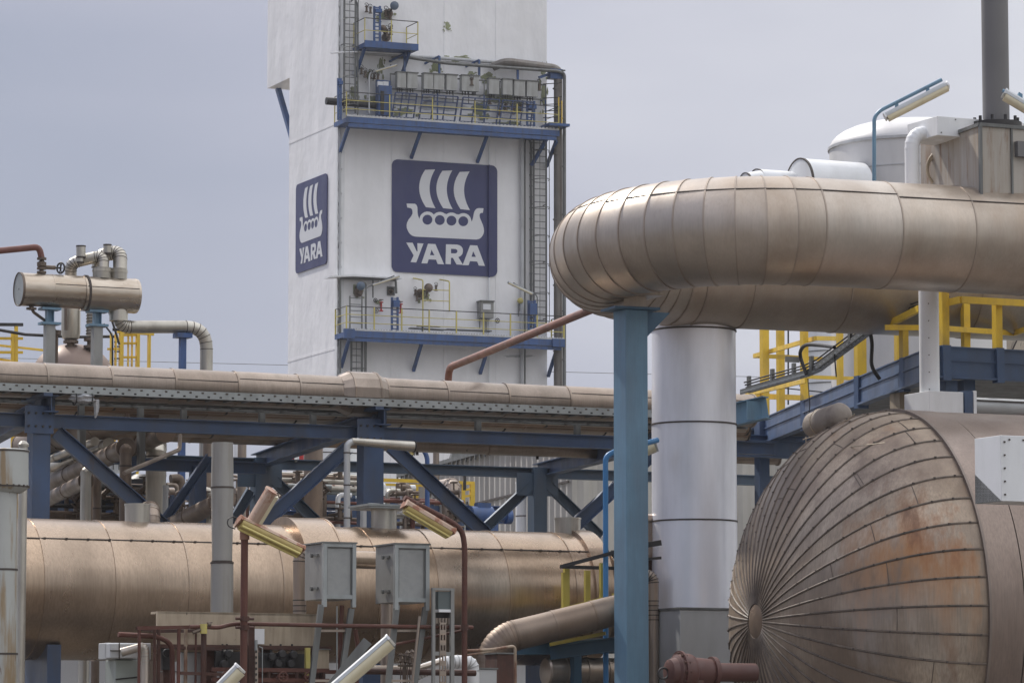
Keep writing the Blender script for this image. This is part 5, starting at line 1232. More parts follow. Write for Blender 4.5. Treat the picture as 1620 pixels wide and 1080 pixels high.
for k in range(len(pts)-1):
    a, b = pts[k], pts[k+1]
    if k > 22: continue
    tt = (b-a).normalized(); s_ = Z.cross(tt)
    if k > 14: q = 46
    elif k < 6: q = 38
    else: q = 42
    def nn(i):
        tg = (pts[min(i+1, len(pts)-1)]-pts[max(i-1, 0)]).normalized(); o = tg.cross(Z)
        # outer side of the bend faces away from its centre
        if (pts[i]-cc).dot(o) < 0 : o = -o
        return o
    o1 = nn(k); o2 = nn(k+1); q = R(q)
    A1 = a+(o1*math.cos(q)+Z*math.sin(q))*(rD+.008); B1 = b+(o2*math.cos(q)+Z*math.sin(q))*(rD+.008)
    m.bar(A1, B1, .013, .012, (o1*math.cos(q)+Z*math.sin(q)))
t.part('lap_joint', m, M['seam'], smooth=0)
t.done()
# pillar
pc = cc - UD*(RB*.985) - VD*.35
PX = P(998, 700, 55.9); PX = flat(PX, 0)
ztp = P(1000, 492, 55.9).z
t = T('blue_pillar', 'tall light blue box pillar carrying the bend of the large duct', 'pillar'); UP2, VP2 = axes(30.0)
m = MB(); m.box(PX+Z*(ztp/2), UP2, VP2, .37, .34, ztp); t.part('shaft', m, M['sky'], smooth=0, bev=.008)
m = MB(); m.box(PX+Z*(ztp+.02), UD, VD, .70, .55, .035); m.poly([PX+UD*.2+Z*(ztp), PX+UD*.62+Z*(ztp), PX+UD*.2+Z*(ztp-.42)], VD*.02); t.part('cap_plate', m, M['skydark'], smooth=0)
m = MB(); zu = Zd-rD
m.box(PX+Z*((ztp+.04+zu+.35)/2), UD, VD, .35, .35, max(.1, zu+.35-ztp-.04)); m.box(PX-UD*.12+Z*(zu+.0), UD, VD, .95, .8, .03); t.part('duct_saddle', m, M['duct'], smooth=0); t.done()
# silver column below the far leg
SC = flat(P(1098, 700, 58.9), 0); rs = .5*133*58.9/F
t = T('silver_column', 'smooth silver clad round column under the far leg of the large duct', 'column'); cuts = [0, P(1098, 968, 58.9).z, P(1098, 825, 58.9).z, P(1098, 672, 58.9).z, P(1098, 524, 58.9).z, Zd-.2]
for k in range(1, 5): m = MB(); g_ = .0; m.lathe(flat(SC, cuts[k]), Z, [(0, rs+.004*(4-k)), (cuts[k+1]-cuts[k]+.004, rs+.004*(4-k))], 96); t.part('section', m, M['silver'])
for k in (2, 3, 4): m = MB(); m.lathe(flat(SC, cuts[k]-.012), Z, [(0, rs), (0, rs+.02), (.024, rs+.02), (.024, rs)], 96); t.part('joint_ring', m, M['seam'])
m = MB(); b0 = flat(P(1092, 1020, 58.6), 0); m.box(b0+Z*(cuts[1]/2)+UB*.15, UB, VB, 1.42, 1.5, cuts[1]); t.part('base_casing', m, M['ltgrey'], smooth=0, bev=.01)
m = MB(); m.box(b0+Z*(cuts[1]+.015)+UB*.15, UB, VB, 1.46, 1.54, .03); t.part('casing_rim', m, M['galvdark'], smooth=0); t.done()
# ================================================================ GREAT HEAD at the lower right
DH = 53.0; HC = P(1407, 985, DH); RH = 333*DH/F
UH, VH = axes(21.5)
ax = -UH; dep = .70*RH
t = T('great_vessel', 'giant brown vessel with a dished head of radiating seams at the lower right', 'vessel')
NGo = 48; m = MB(); prof = [(dep*math.sin(R(q)), RH*math.cos(R(q))) for q in list(range(0, 84, 4))+[84, 85.5]]
x_ = (Z - ax*Z.dot(ax)).normalized(); y_ = ax.cross(x_)
sub = 3
def hp(q, tt, rr, ex=0.0): return HC + ax*tt + (x_*math.cos(q)+y_*math.sin(q))*(rr+ex)
PH0 = .35
for g_ in range(NGo):                                   # each gore a sheet of its own
    q0 = 2*math.pi*(g_+PH0)/NGo; i0 = len(m.v)
    for tt, rr in prof:
        for s_ in range(sub+1):
            q = q0+2*math.pi/NGo*s_/sub; m.v.append(hp(q, tt, rr, .006*(s_/sub)))
    for a in range(len(prof)-1):
        for s_ in range(sub):
            b = i0+a*(sub+1)+s_; m.f.append((b, b+1, b+sub+2, b+sub+1))
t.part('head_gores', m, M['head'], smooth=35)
rb = MB()
for g_ in range(NGo):
    q = 2*math.pi*(g_+PH0)/NGo; path = [hp(q, tt, rr, .006) for tt, rr in prof]
    rb.rings(path, [.016]*len(path), 6)
t.part('standing_seam', rb, M['headseam'])
rb = MB(); rdh = random.Random(21)                       # short cross joints where sheets meet inside a gore
for g_ in range(NGo):
    for _k in range(rdh.choice((0, 1, 1, 2))):
        k = rdh.randint(2, 13); f0 = rdh.random(); tt = prof[k][0]*(1-f0)+prof[k+1][0]*f0; rr = prof[k][1]*(1-f0)+prof[k+1][1]*f0
        rb.rings([hp(2*math.pi*(g_+PH0+s_/4)/NGo, tt, rr, .006) for s_ in range(5)], .006, 5)
t.part('cross_joint', rb, M['headseam'])
rb = MB()
for g_ in range(NGo):
    q = 2*math.pi*(g_+PH0)/NGo
    for k in range(1, len(prof)-5):
        if (k*7+g_) % 2: continue
        tt, rr = prof[k]; rb.obox(hp(q, tt, rr, .02), ax*.012, y_*.012, x_*.012)
t.part('seam_clip', rb, M['seam'], smooth=0)
m = MB(); m.lathe(HC+ax*(dep-.07), ax, [(0, .29), (.045, .28), (.075, .2), (.08, .02)], 32); t.part('hub_disc', m, M['shadebrown'])
m = MB(); m.lathe(HC+ax*.02, -ax, [(0, RH), (0, RH+.035), (.03, RH+.035), (.5, RH+.03), (.5, RH+.015)], 128, cap=False); m.lathe(HC-ax*.5, -ax, [(0, RH+.02), (3.0, RH+.02)], 128, cap=False); t.part('shell', m, M['head2'])
m = MB(); m.lathe(HC+ax*.03, -ax, [(0, RH+.0), (0, RH+.045), (.035, RH+.045), (.035, RH)], 128, cap=False); m.lathe(HC-ax*1.9, -ax, [(0, RH+.0), (0, RH+.035), (.03, RH+.035), (.03, RH)], 128, cap=False); t.part('girth_band', m, M['headband'])
m = MB(); m.lathe(HC-ax*3.5, -ax, [(0, RH+.02), (.3, RH*.9), (.8, RH*.5), (.95, .05)], 64); t.part('rear_head', m, M['head2'])
m = MB(); m.box(flat(HC, (HC.z-RH*.85)/2)+UH*1.2, UH, VH, .5, 3.2, HC.z-RH*.85); t.part('saddle', m, M['bluerack'], smooth=0)
t.done()
# wrapped cushion and boxes above the head
t = T('wrapped_bundle', 'grey brown wrapped insulation cushion lying on top of the head under the sloping beam', 'bundle'); a = P(1283, 675, 54); b = P(1335, 655, 53); d = (b-a); ln = d.length; d.normalize(); m = MB()
m.lathe(a, d, [(0, .04), (.02, .12), (.06, .16), (.13, .185), (ln*.5, .19), (ln-.12, .18), (ln-.05, .15), (ln-.01, .10), (ln, .03)], 28); t.part('cushion', m, M['bundle'], smooth=60)
m = MB(); m.tube([P(1275, 690, 53.6), P(1275, 715, 53.6), P(1400, 700, 50.5)], .008, 5); m.tube([P(1270, 695, 53.6), P(1320, 680, 53), P(1352, 655, 52.6)], .008, 5); m.torus(a.lerp(b, .35), d, .192, .007, 24, 5); t.part('rope', m, M['tan']); t.done()
# white pipe column with box
t = T('white_column_pipe', 'white round pipe descending from the duct to a white box above the great vessel', 'pipe')
a = P(1470, 330, 56.4); b = P(1471, 632, 56.4); m = MB(); m.cyl(flat(b, b.z-.1), flat(b, a.z), 16*56.4/F, n=40); t.part('pipe', m, M['white'])
m = MB(); q_ = flat(b, 0)
for k in range(7): z = P(1470, 455+27*k, 56.4).z; m.box(flat(b, z)-V((.02, 16*56.4/F, 0)), V((1, 0, 0)), V((0, 1, 0)), .014, .02, .014)
t.part('rivet', m, M['seam'], smooth=0)
m = MB(); BX = Plane(P(1470, 640, 56.0), UB); q0 = BX(1470, 619); q1 = BX(1524, 619); q2 = BX(1470, 655); hb_ = q0.z-q2.z
c = (q0+q1)/2-Z*hb_/2-BX.n*.35; m.box(c, UB, VB, (q1-q0).length, .7, hb_); t.part('box', m, M['white'], smooth=0, bev=.006)
m = MB(); e = q1+UB*.08-Z*hb_/2-BX.n*.35; m.box(e, UB, VB, .14, .74, hb_+.02); t.part('blue_collar', m, M['bluerack'], smooth=0); m = MB(); e = e+UB*.10; m.box(e, UB, VB, .05, .76, hb_+.03); t.part('end_flange', m, M['white'], smooth=0)
m = MB(); m.cyl(e, e+UB*2.4, .125, n=32); t.part('side_pipe', m, M['ltgrey'])
m = MB(); m.bar(e+Z*.07-VB*.12, e+UB*2.4+Z*.07-VB*.12, .02, .02); t.part('lap_joint', m, M['seam'], smooth=0); t.done()
t = T('white_box', 'white sheet metal box standing at the right edge against the great vessel', 'box'); WBx = Plane(P(1590, 740, 47.5), UB)
q0 = WBx(1583, 688); q2 = WBx(1583, 792); h_ = q0.z-q2.z; m = MB(); m.box(q0+UB*.6-Z*h_/2-WBx.n*.3, UB, VB, 1.2, .6, h_); t.part('casing', m, M['white'], smooth=0, bev=.005)
m = MB()
for k in range(5): m.box(q0+UB*.05-Z*(h_*(k+.5)/5)+WBx.n*.005, UB, VB, .02, .02, .02); m.box(q0+UB*(.12+.2*k)-Z*.05+WBx.n*.005, UB, VB, .02, .02, .02)
t.part('rivet', m, M['seam'], smooth=0)
m = MB(); m.poly([q0-Z*h_*.55-WBx.n*.6, q0-Z*h_*1.0-WBx.n*.6, q0-Z*h_*1.0], UB*.02); t.part('bracket', m, M['galvdark'], smooth=0); t.done()
# ================================================================ top right: stack, casing, silo, lamps
t = T('dark_stack', 'dark grey chimney pipe rising out of the stained casing at the upper right', 'chimney'); q = P(1576, 195, 55.9); m = MB(); r = 21.5*55.9/F; m.cyl(q-Z*.15, q+Z*3.2, r, n=40); t.part('shaft', m, M['stack'])
m = MB(); m.cyl(q-Z*.07, q, r*1.9, n=32)
for k in range(10): a = R(36*k); p_ = q+V((math.cos(a), math.sin(a), 0))*r*1.6; m.cyl(p_, p_+Z*.08, .025, n=6)
t.part('base_flange', m, M['dark']); t.done()
t = T('stained_casing', 'rust stained sheet metal casing standing on the near leg of the duct', 'casing'); 
KC = Plane(P(1550, 250, 55.0), UB)
fr = [KC(1550, 197), KC(1640, 204)]; zb1 = Zd+.55; lf = KC(1491, 222); 
t1 = KC(1550, 197); t2 = t1+UB*1.4; t0 = t1 - VB*(-1)*0
A1 = t1; A0 = onz(1490, 219, A1.z)  # left corner, further back at the same height
Lw = (A1-A0).length
m = MB(); base = [A0, A1, t2, t2+VB*1.6, A0+VB*.6]; m.poly([flat(p_, zb1) for p_ in base], Z*(A1.z-zb1)); t.part('casing', m, M['casing'], smooth=0)
m = MB()
def edge(a, b): m.bar(a, b, .06, .05)
edge(A0, A1); edge(A1, t2); m.bar(flat(A1, zb1)+KC.n*.01, A1+KC.n*.01, .05, .04, UB); m.bar(flat(A1+UB*.52, zb1)+KC.n*.01, A1+UB*.52+KC.n*.01, .03, .03, UB); t.part('edge_angle', m, M['galvdark'], smooth=0)
m = MB(); m.box(A1+UB*.95-Z*.32+KC.n*.04, UB, VB, .75, .1, .22); t.part('side_plate', m, M['stack'], smooth=0)
m = MB(); m.torus(P(1492, 268, 56.6), VB, .27, .022, 28, 8); m.torus(P(1493, 270, 56.55), VB+UB*.2, .25, .02, 28, 8); t.part('cable_loop', m, M['tan']); t.done()
t = T('white_duct_box', 'white rectangular duct with a bent round pipe left of the chimney', 'duct'); KW = Plane(P(1483, 210, 55.5), UB)
q0 = KW(1483, 183.5); h_ = q0.z-KW(1483, 214).z; m = MB(); m.box(q0+UB*.8-Z*h_/2-KW.n*.42, UB, VB, 1.6, .84, h_); t.part('box', m, M['white'], smooth=0, bev=.006)
m = MB(); a = q0 - VB*(-.4) - UB*.05 - Z*(h_*.7); dn = flat(a-UB*.14, Zd+.3); clad(m, fillet([a+UB*.35, a-UB*.14, dn], .24, 6), .105, 28, bead=.002, flare=.001); t.part('bent_pipe', m, M['white'])
m = MB(); a = q0+UB*.15; 
for k in range(5): m.box(q0+UB*(.06+.12*k*2)-Z*(h_*.12 if k % 2 else h_*.85)+KW.n*.003, UB, VB, .015, .015, .015)
t.part('rivet', m, M['seam'], smooth=0); t.done()
DS = 72.0; t = T('white_silo', 'white silo with a shallow coned roof behind the large duct', 'silo'); sc0 = P(1450, 262, DS); rS = 139*DS/F; m = MB(); zr_ = P(1450, 240, DS).z
za = P(1450, 236, DS).z; ztp2 = P(1450, 192, DS).z
m.cyl(flat(sc0, 0), flat(sc0, za), rS, n=72); t.part('shell', m, M['silo'])
m = MB(); m.lathe(flat(sc0, za), Z, [(0, rS*1.01), (.02, rS*1.01)]+[((ztp2-za)*math.sin(R(q)), rS*math.cos(R(q))**.8) for q in (8, 16, 25, 35, 46, 58, 70, 80)]+[(ztp2-za, .02)], 72); t.part('roof', m, M['silo'], smooth=50)
m = MB(); m.lathe(flat(sc0, za-.03), Z, [(0, rS), (0, rS+.03), (.05, rS+.03), (.05, rS)], 72, cap=False)
m.lathe(flat(sc0, za-.52), Z, [(0, rS), (0, rS+.012), (.02, rS+.012), (.02, rS)], 72, cap=False); t.part('rim_band', m, M['trim']); t.done()
def wdrum(label, xl, xr, yt, hpx, D, mt='white', taper=1.0):
    a = P(xl, yt+hpx/2, D); Pl = Plane(a, UB); b = Pl.level(xr, a.z); r = hpx/2*D/F; d = (b-a).normalized(); L2 = (b-a).length; t = T('white_drum', label, 'drum'); m = MB(); m.lathe(a, d, [(0, r*taper*.97), (.02, r*taper), (L2, r)], 48); t.part('shell', m, M[mt]); m = MB(); m.lathe(a-d*.01, d, [(0, r*taper*.97), (0, r*taper*1.02), (.04, r*taper*1.02), (.04, r*taper*.97)], 48, cap=False); t.part('rim', m, M['seam']); t.done()
wdrum('white horizontal drum peeping over the duct in front of the silo', 1264, 1360, 250, 92, 70.3)
wdrum('smaller white pipe running into the white drum above the duct', 1196, 1275, 267, 56, 70.3, taper=1.0)
wdrum('white tapered pipe end lowest at the left of the white drum', 1178, 1200, 268, 54, 69.9, taper=.82)
KL = P(1400, 180, 50)
lamp('white tube lamp on a light blue bent arm against the sky at the upper right', P(1402, 187, 58.8), P(1500, 137, 58.8), .16, V((.18, -.25, -1)), M['lampbody'], M['lens'], [P(1383, 330, 58.8), P(1383, 186, 58.8), P(1392, 175, 58.8), P(1490, 126, 58.8)], M['sky'], .031, ends=M['white'])
lamp('white tube lamp cut off by the right edge beside the chimney', P(1588, 150, 54.6), P(1680, 205, 54.6), .175, V((-.1, -.25, -1)), M['lampbody'], M['lens'], [P(1700, 330, 54.9), P(1700, 210, 54.6), P(1586, 143, 54.6)], M['sky'], .026)
t = T('white_sphere_tank', 'pale riveted tank with slanting seams behind the yellow railing at the right', 'tank'); q = P(1540, 545, 95); r = 95*95/F; m = MB()
n1, n2 = 10, 8
m.lathe(q+Z*(-r), Z, [(r*(1-math.cos(R(180*k/n2))), max(.02, r*math.sin(R(180*k/n2)))) for k in range(n2+1)], 14, cap=False); t.part('shell', m, M['sphere'], smooth=20)
m = MB()
for k in range(14): 
    qq = 2*math.pi*k/14
    m.tube([q+V((math.cos(qq+a*.5), math.sin(qq+a*.5), 0))*r*1.01*math.cos(a)+Z*r*1.01*math.sin(a) for a in [(-1.3+2.6*j/10) for j in range(11)]], .02, 5)
t.part('seam', m, M['seam'])
m = MB(); m.cyl(flat(q, 0), q-Z*r*.8, r*.5, n=24); t.part('skirt', m, M['galvdark']); t.done()
# ================================================================ right hand platform
z7 = onp(1480, 548, P(1480, 548, 57.50), V((0, -1, 0))).z
pA_ = P(1480, 548, 57.50); pB_ = onz(1196, 668, z7); pC_ = pA_+UB*4.2
zk = z7
t = T('raised_platform', 'blue steel platform with thick yellow railings behind the great vessel', 'platform')
def edgebeam(a, b, dz=0, h=.47):
    m = MB(); n_ = (b-a).normalized().cross(Z); m.bar(a-Z*(h*.5)+Z*dz, b-Z*(h*.5)+Z*dz, .05, h); m.bar(a-Z*h, b-Z*h, .16, .03); m.bar(a-Z*h*.44, b-Z*h*.44, .10, .02); m.bar(a+Z*.0, b+Z*.0, .10, .02); t.part('edge_beam', m, M['bluerack2'], smooth=0)
mid = onz(1405, 578, z7)
edgebeam(pB_, mid, 0, .44); edgebeam(mid, pA_, 0, .45); edgebeam(pA_, pC_, 0, .45)
back = VB*4.0
m = MB(); m.poly([flat(x, z7-.30) for x in (pB_, mid, pA_, pC_, pC_+back*2.5, pB_+back*.8+UB*1.0)], Z*.04); t.part('deck', m, M['galvdark'], smooth=0)
def ypost(px, y0, w_=.17, at=None, y1=None):
    """post standing on the front edge at column px, up to row y0"""
    best = None
    for k in range(401):
        for (a, b) in ((pB_, mid), (mid, pA_), (pA_, pC_)):
            p_ = a.lerp(b, k/400); v_ = p_-ORI; x = 810+F*v_.x/(v_.y*math.cos(PITCH)+v_.z*math.sin(PITCH))
            if best is None or abs(x-px) < best[0]: best = (abs(x-px), p_)
    p_ = best[1]; top = P(px, y0, p_.y).z; m = MB(); m.bar(p_-Z*.02, flat(p_, top), .12, w_, UB); i = t.part('yellow_post', m, M['yellow'], smooth=0)
    m = MB(); m.bar(p_-Z*.5-VB*.02, p_+Z*.02-VB*.02, .14, w_*1.15, UB); t.part('post_base', m, M['bluerack2'], smooth=0); return flat(p_, top)
ypost(1210, 500, .13); ypost(1262, 500, .11) if False else None
ypost(1273, 500, .10); ypost(1361, 520, .165); ypost(1430, 440, .10); ypost(1494, 462, .12); ypost(1578, 476, .11)
for px, D, w_ in ((1234, 73.2, .13), (1328, 64.5, .08), (1527, 59.3, .11), (1420, 62.8, .09)):
    m = MB(); a = P(px, 480, D); m.bar(flat(a, z7-.2), a, .1, w_, UB); t.part('yellow_post', m, M['yellow'], smooth=0)
def yr(pts, w_=.075, D=None, mt='yellow', nm='yellow_rail'):
    m = MB()
    for a, b in zip(pts[:-1], pts[1:]): m.bar(a, b, w_*.6, w_)
    t.part(nm, m, M[mt], smooth=0)
yr([P(1193, 563, 71.44), P(1245, 564.5, 71.88), P(1450, 578, 74.92)])
yr([P(1193, 563, 71.27), P(1290, 535, 66.21), P(1330, 535.5, 67.08)])
yr([P(1180, 624, 71.00), P(1275, 602, 65.34)]); yr([P(1275, 596, 65.34), P(1365, 599, 66.21)], .06); yr([P(1190, 626, 73.18), P(1320, 631, 74.92)], .1)
yr([P(1400, 518, 58.4), P(1480, 518.5, 58.5), P(1605, 527, 60.1), P(1640, 515, 58.4)], .08)
yr([P(1398, 517, 59.5), P(1455, 488, 58.0), P(1520, 474, 57.4), P(1700, 484, 58.8)], .1)
m = MB(); m.bar(P(1242, 568, 71.44), P(1265, 569, 71.44), .07, .1); t.part('rail_clamp', m, M['galvdark'], smooth=0)
for x, y0, D in ((1205, 660, 69.8), (1500, 602, 57.9), (1528, 602, 58.2), (1590, 640, 58)): m = MB(); a = P(x, y0, D); m.bar(flat(a, 0), a, .2, .2, UB); t.part('leg', m, M['bluerack2'], smooth=0)
m = MB(); 
for k in range(4): a = P(1200+3*k, 676, 69.7-1.8*k); m.ibeam(a+VB*(1+k), a+VB*(1+k)+UB*8, .15, .3)
t.part('floor_joist', m, M['bluerack2'], smooth=0)
t.done()
t = T('light_blue_beam', 'light blue beam poking out right of the silver column below the raised platform', 'beam'); m = MB(); m.ibeam(P(1110, 668, 63.0), P(1214, 644, 62.4), .2, .36); t.part('beam', m, M['sky'], smooth=0)
m = MB(); a = P(1135, 672, 62.9); m.bar(flat(a, 0), a, .2, .2, UB); t.part('column', m, M['sky'], smooth=0); m = MB(); a = P(1190, 650, 62.5); m.box(a-VB*.1, UB, VB, .3, .02, .3); t.part('gusset_plate', m, M['sky'], smooth=0); t.done()
# cable ladder climbing past the yellow rails
t = T('cable_ladder', 'grey cable ladder tray climbing from the left behind the duct in three bends', 'cable tray')
cl_ = [P(1178, 619, 64), P(1274, 592, 62), P(1292, 572+12, 61.7), P(1378, 520, 59.8), P(1455, 492, 58.8), P(1500, 476, 58.5)]
side = VB*.28
m = MB()
for a, b in zip(cl_[:-1], cl_[1:]):
    for s_ in (-1, 1): m.bar(a+side*s_*.5, b+side*s_*.5, .02, .085)
t.part('tray_rail', m, M['galvdark'], smooth=0)
m = MB()
for a, b in zip(cl_[:-1], cl_[1:]):
    n_ = max(1, int((b-a).length/.14))
    for k in range(n_): q = a.lerp(b, k/n_); m.bar(q-side*.5, q+side*.5, .03, .02)
t.part('rung', m, M['galv'], smooth=0)
m = MB()
for k in range(3): m.tube([q+Z*(.06+.045*k)+VB*(.03*k-.05) for q in cl_], .013, 6)
t.part('cable', m, M['dark'])
m = MB()
for x, y, D in ((1185, 614, 63.9), (1222, 603, 63.1), (1256, 594, 62.4), (1284, 583, 61.8), (1345, 538, 60.5)): q = P(x, y, D); m.bar(q-Z*.03, q+Z*.2, .07, .05, UB)
t.part('clip_post', m, M['galvdark'], smooth=0)
m = MB(); m.tube(fillet([P(1276, 592, 61.9), P(1264, 560, 62), P(1272, 544, 61.5), P(1300, 546, 61), P(1320, 549, 60.2)], .3, 6), .03, 8); m.tube([P(1278, 598, 62), P(1281, 640, 62), P(1278, 690, 62)], .008, 5); m.tube([P(1320, 560, 61), P(1323, 596, 61)], .012, 5); m.tube(fillet([P(1375, 520, 60), P(1380, 540, 60), P(1378, 580, 60), P(1392, 600, 60)], .2), .03, 8); t.part('loose_cable', m, M['dark'])
t.done()
t = T('hanging_chain', 'short steel chain hanging beside the thick yellow post of the raised platform', 'chain')
for k in range(9): m = MB(); q = P(1348, 548+9*k, 72); m.torus(q, UB if k % 2 else VB, .05, .010, 12, 5) ; m.v = [q+(p_-q)*1 + Z*((p_-q).z*.5) for p_ in m.v]; t.part('link', m, M['galvdark'])
m = MB(); m.bar(P(1346, 544, 72), P(1362, 546, 72), .04, .04); t.part('hook', m, M['galvdark']); t.done()
# pale silos and lattice behind the platform
for i, (px, w_, y0, D, lab) in enumerate(((1320, 110, 526, 100, 'pale tank right behind the middle of the yellow railing'), (1385, 84, 520, 92, 'pale tank with dark lattice legs behind the chain'), (1440, 70, 530, 97, 'pale tank behind the white round pipe'))):
    t = T('pale_silo', lab, 'silo'); a = P(px, y0, D); r = w_/2*D/F; m = MB(); m.cyl(flat(a, 0), a, r, n=48); t.part('shell', m, M['white']); m = MB()
    for y in (560, 610): q = P(px, y, D); m.lathe(q, Z, [(0, r), (0, r+.012), (.025, r+.012), (.025, r)], 48, cap=False)
    t.part('joint_ring', m, M['galvdark']); t.done()
def lattice(label, x0, x1, y0, y1, D, mt='galvdark'):
    t = T('lattice_post', label, 'lattice post'); Pl = Plane(P(x0, y1, D), UB); m = MB()
    for x in (x0, x1): q = Pl(x, y0); m.bar(flat(q, 0), q, .05, .05, UB)
    t.part('chord', m, M[mt], smooth=0); m = MB(); y = y0; k = 0
    while y < y1: m.bar(Pl(x0 if k % 2 else x1, y), Pl(x1 if k % 2 else x0, y+7), .03, .03); y += 7; k += 1
    t.part('lacing', m, M[mt], smooth=0); t.done()
lattice('dark lattice post left of the right hand yellow post', 1417, 1424, 526, 610, 84)
lattice('dark lattice post right of the tall yellow post by the white pipe', 1441, 1447, 534, 610, 84)
lattice('slim dark lattice post beside the chain', 1373, 1380, 540, 600, 80)
m = MB()
for x0, y0, x1, y1 in ((1392, 580, 1414, 535), (1337, 560, 1345, 556)): m.tube([P(x0, y0, 80), P(x1, y1, 80)], .03, 6)
m.tube([P(1247, 500, 84), P(1247, 640, 84)], .02, 6); m.tube([P(1204, 610, 84), P(1350, 625, 84)], .015, 5); solo('stay_rod', 'thin diagonal rods and wires behind the raised platform', 'rod', m, M['dark'])
t = T('fluorescent_fitting', 'small box fittings on the wall of the pale tank behind the chain', 'fitting')
for y in (532, 582): m = MB(); a = P(1398, y, 90.5); m.box(a, UB, VB, .32, .1, .09); t.part('case', m, M['galvdark'], smooth=0)
m = MB(); m.tube([P(1393, 536, 90.5), P(1393, 560, 90.5)], .012, 5); t.part('conduit', m, M['galvdark']); t.done()
# tan brick colour box under the platform
t = T('tan_cabinet', 'tan box under the raised platform left of the white box', 'cabinet'); a = P(1428, 630, 60); m = MB(); m.box(a-Z*.1, UB, VB, .28, .3, .36); m.bar(flat(a, 1.5), a-Z*.2, .15, .15, UB); t.part('case', m, M['tan'], smooth=0); m = MB(); m.box(a-Z*.1-VB*.16, UB, VB, .02, .02, .34); t.part('door_gap', m, M['seam'], smooth=0); t.done()
# red pump at the bottom
t = T('red_motor', 'dark red flanged motor at the bottom right of the blue pillar', 'motor'); a = P(1056, 1062, 50); d = UB
m = MB(); m.lathe(a, d, [(0, .10), (.02, .16), (.10, .18), (.12, .22), (.2, .235), (.3, .235), (.34, .22), (.36, .19), (.62, .17), (.66, .13)], 36); m.lathe(a+d*.16, d, [(0, .2), (0, .27), (.03, .27), (.03, .2)], 36); t.part('body', m, M['redmotor'])
m = MB(); m.lathe(a+d*.36, d, [(0, .12), (.9, .12)], 24); m.lathe(a+d*.62, d, [(0, .1), (0, .2), (.06, .2), (.06, .1)], 24); t.part('shaft_housing', m, M['redmotor'])
m = MB()
for k in range(12): q = R(30*k); o = Z*math.cos(q)*.235+VB*math.sin(q)*.235; m.cyl(a+d*.14+o, a+d*.22+o, .018, n=6)
t.part('bolt', m, M['rustdark'])
m = MB(); m.torus(a-d*.06-Z*.02, VB, .07, .014, 16, 6); t.part('lifting_ring', m, M['dark']); m = MB(); m.bar(flat(a+d*.3, 0), a+d*.3-Z*.1, .35, .25, UB); t.part('pedestal', m, M['rustdark'], smooth=0); t.done()
# ================================================================ FOREGROUND, lower left
EP = Plane(P(500, 950, 50), UB); k5 = 50/F
def vb(mb, px, y0, y1, w_, off=0.0, d=None): a = EP(px, y0, off); b = EP(px, y1, off); mb.bar(b, a, d or w_*k5, w_*k5, UB); return mb
def gnd(px, off=0.0, y=1080): return flat(EP(px, y, off), 0)
# instrument enclosures on leaning legs
def enclosure(label, x0, x1, y0, y1, lx, off, legs, rusty=False):
    t = T('instrument_enclosure', label, 'enclosure'); a = EP(x0, y0, off); b = EP.level(x1, a.z, off); W = (b-a).length; H = a.z-EP(x0, y1, off).z
    dpt = .62; c = a+UB*W/2-Z*H/2-EP.n*dpt/2
    m = MB(); m.box(c, UB, VB, W, dpt, H); t.part('housing', m, M['box'], smooth=0, bev=.006)
    m = MB(); m.box(c+EP.n*(dpt/2+.006)-Z*.01, UB, VB, W*.74, .012, H*.86); i = t.part('door', m, M['galvbox'], smooth=0, bev=.003)
    m = MB()
    for q in (-.3, .3): p = c-UB*(W/2+.015)+Z*H*q; m.cyl(p-EP.n*.0, p-UB*.03, .028, n=10); m.box(p+EP.n*.12, VB, UB, .12, .02, .03)
    t.part('door_latch', m, M['galvdark'])
    m = MB()
    for s_ in (-1, 1): q = c+UB*(W/2*s_*.94)+EP.n*(dpt/2+.02); m.bar(q-Z*(H/2+.10), q+Z*(H/2+.01), .06, .05, UB)
    q = c+EP.n*(dpt/2+.02); m.bar(q-UB*W*.46+Z*(H/2-.02), q+UB*W*.46+Z*(H/2-.02), .05, .045); m.bar(q-UB*W*.44-Z*(H/2-.03), q+UB*W*.44-Z*(H/2-.03), .05, .05)
    t.part('front_frame', m, M['galv'], smooth=0)
    m = MB(); m.box(c+Z*(H/2+.012)+EP.n*.02, UB, VB, W+.05, dpt+.08, .02); t.part('lid', m, M['galvdark'], smooth=0)
    for (xa, ya, xb, yb) in legs:
        m = MB(); p = EP(xa, ya, off+.02); q = EP(xb, yb, off+.02); r = q+(q-p)*((q.z)/(p.z-q.z)); m.bar(r, p, .05, .07, UB); t.part('leg', m, M['galvdark'], smooth=0)
    (xa, ya, xb, yb), (xc, yc, xd, yd) = legs
    for y in (997, 1076):
        f_ = (y-ya)/(yb-ya); m = MB(); m.bar(EP(xa+(xb-xa)*f_, y, off), EP(xc+(xd-xc)*f_, y, off), .03, .03); t.part('crossbar', m, M['alutan'], smooth=0)
    t.done()
enclosure('clean grey instrument enclosure on leaning legs, left of its twin before the vessel', 511, 560, 859, 947, 483, 0, [(508, 956, 493, 1080), (556, 962, 540, 1070)])
enclosure('rust streaked grey instrument enclosure on leaning legs, right of its twin before the vessel', 624, 676, 861, 952, 598, .1, [(628, 956, 614, 1080), (673, 960, 656, 1080)])
t = T('terminal_cabinet', 'narrow dark fronted cabinet above a perforated cable channel right of the enclosures', 'cabinet'); o = .25
m = MB(); vb(m, 685.5, 930, 1190, 5, o); vb(m, 715, 931, 1190, 6, o); m.bar(EP(683, 931, o), EP(718, 932, o), .05, .03); m.bar(EP(686, 1033, o), EP(716, 1034, o), .04, .05); t.part('frame', m, M['box'], smooth=0)
m = MB(); fbox(m, 688.5, 935, 24, 28, o-.1, .1, EP, UB); t.part('front_panel', m, M['darkpanel'], smooth=0)
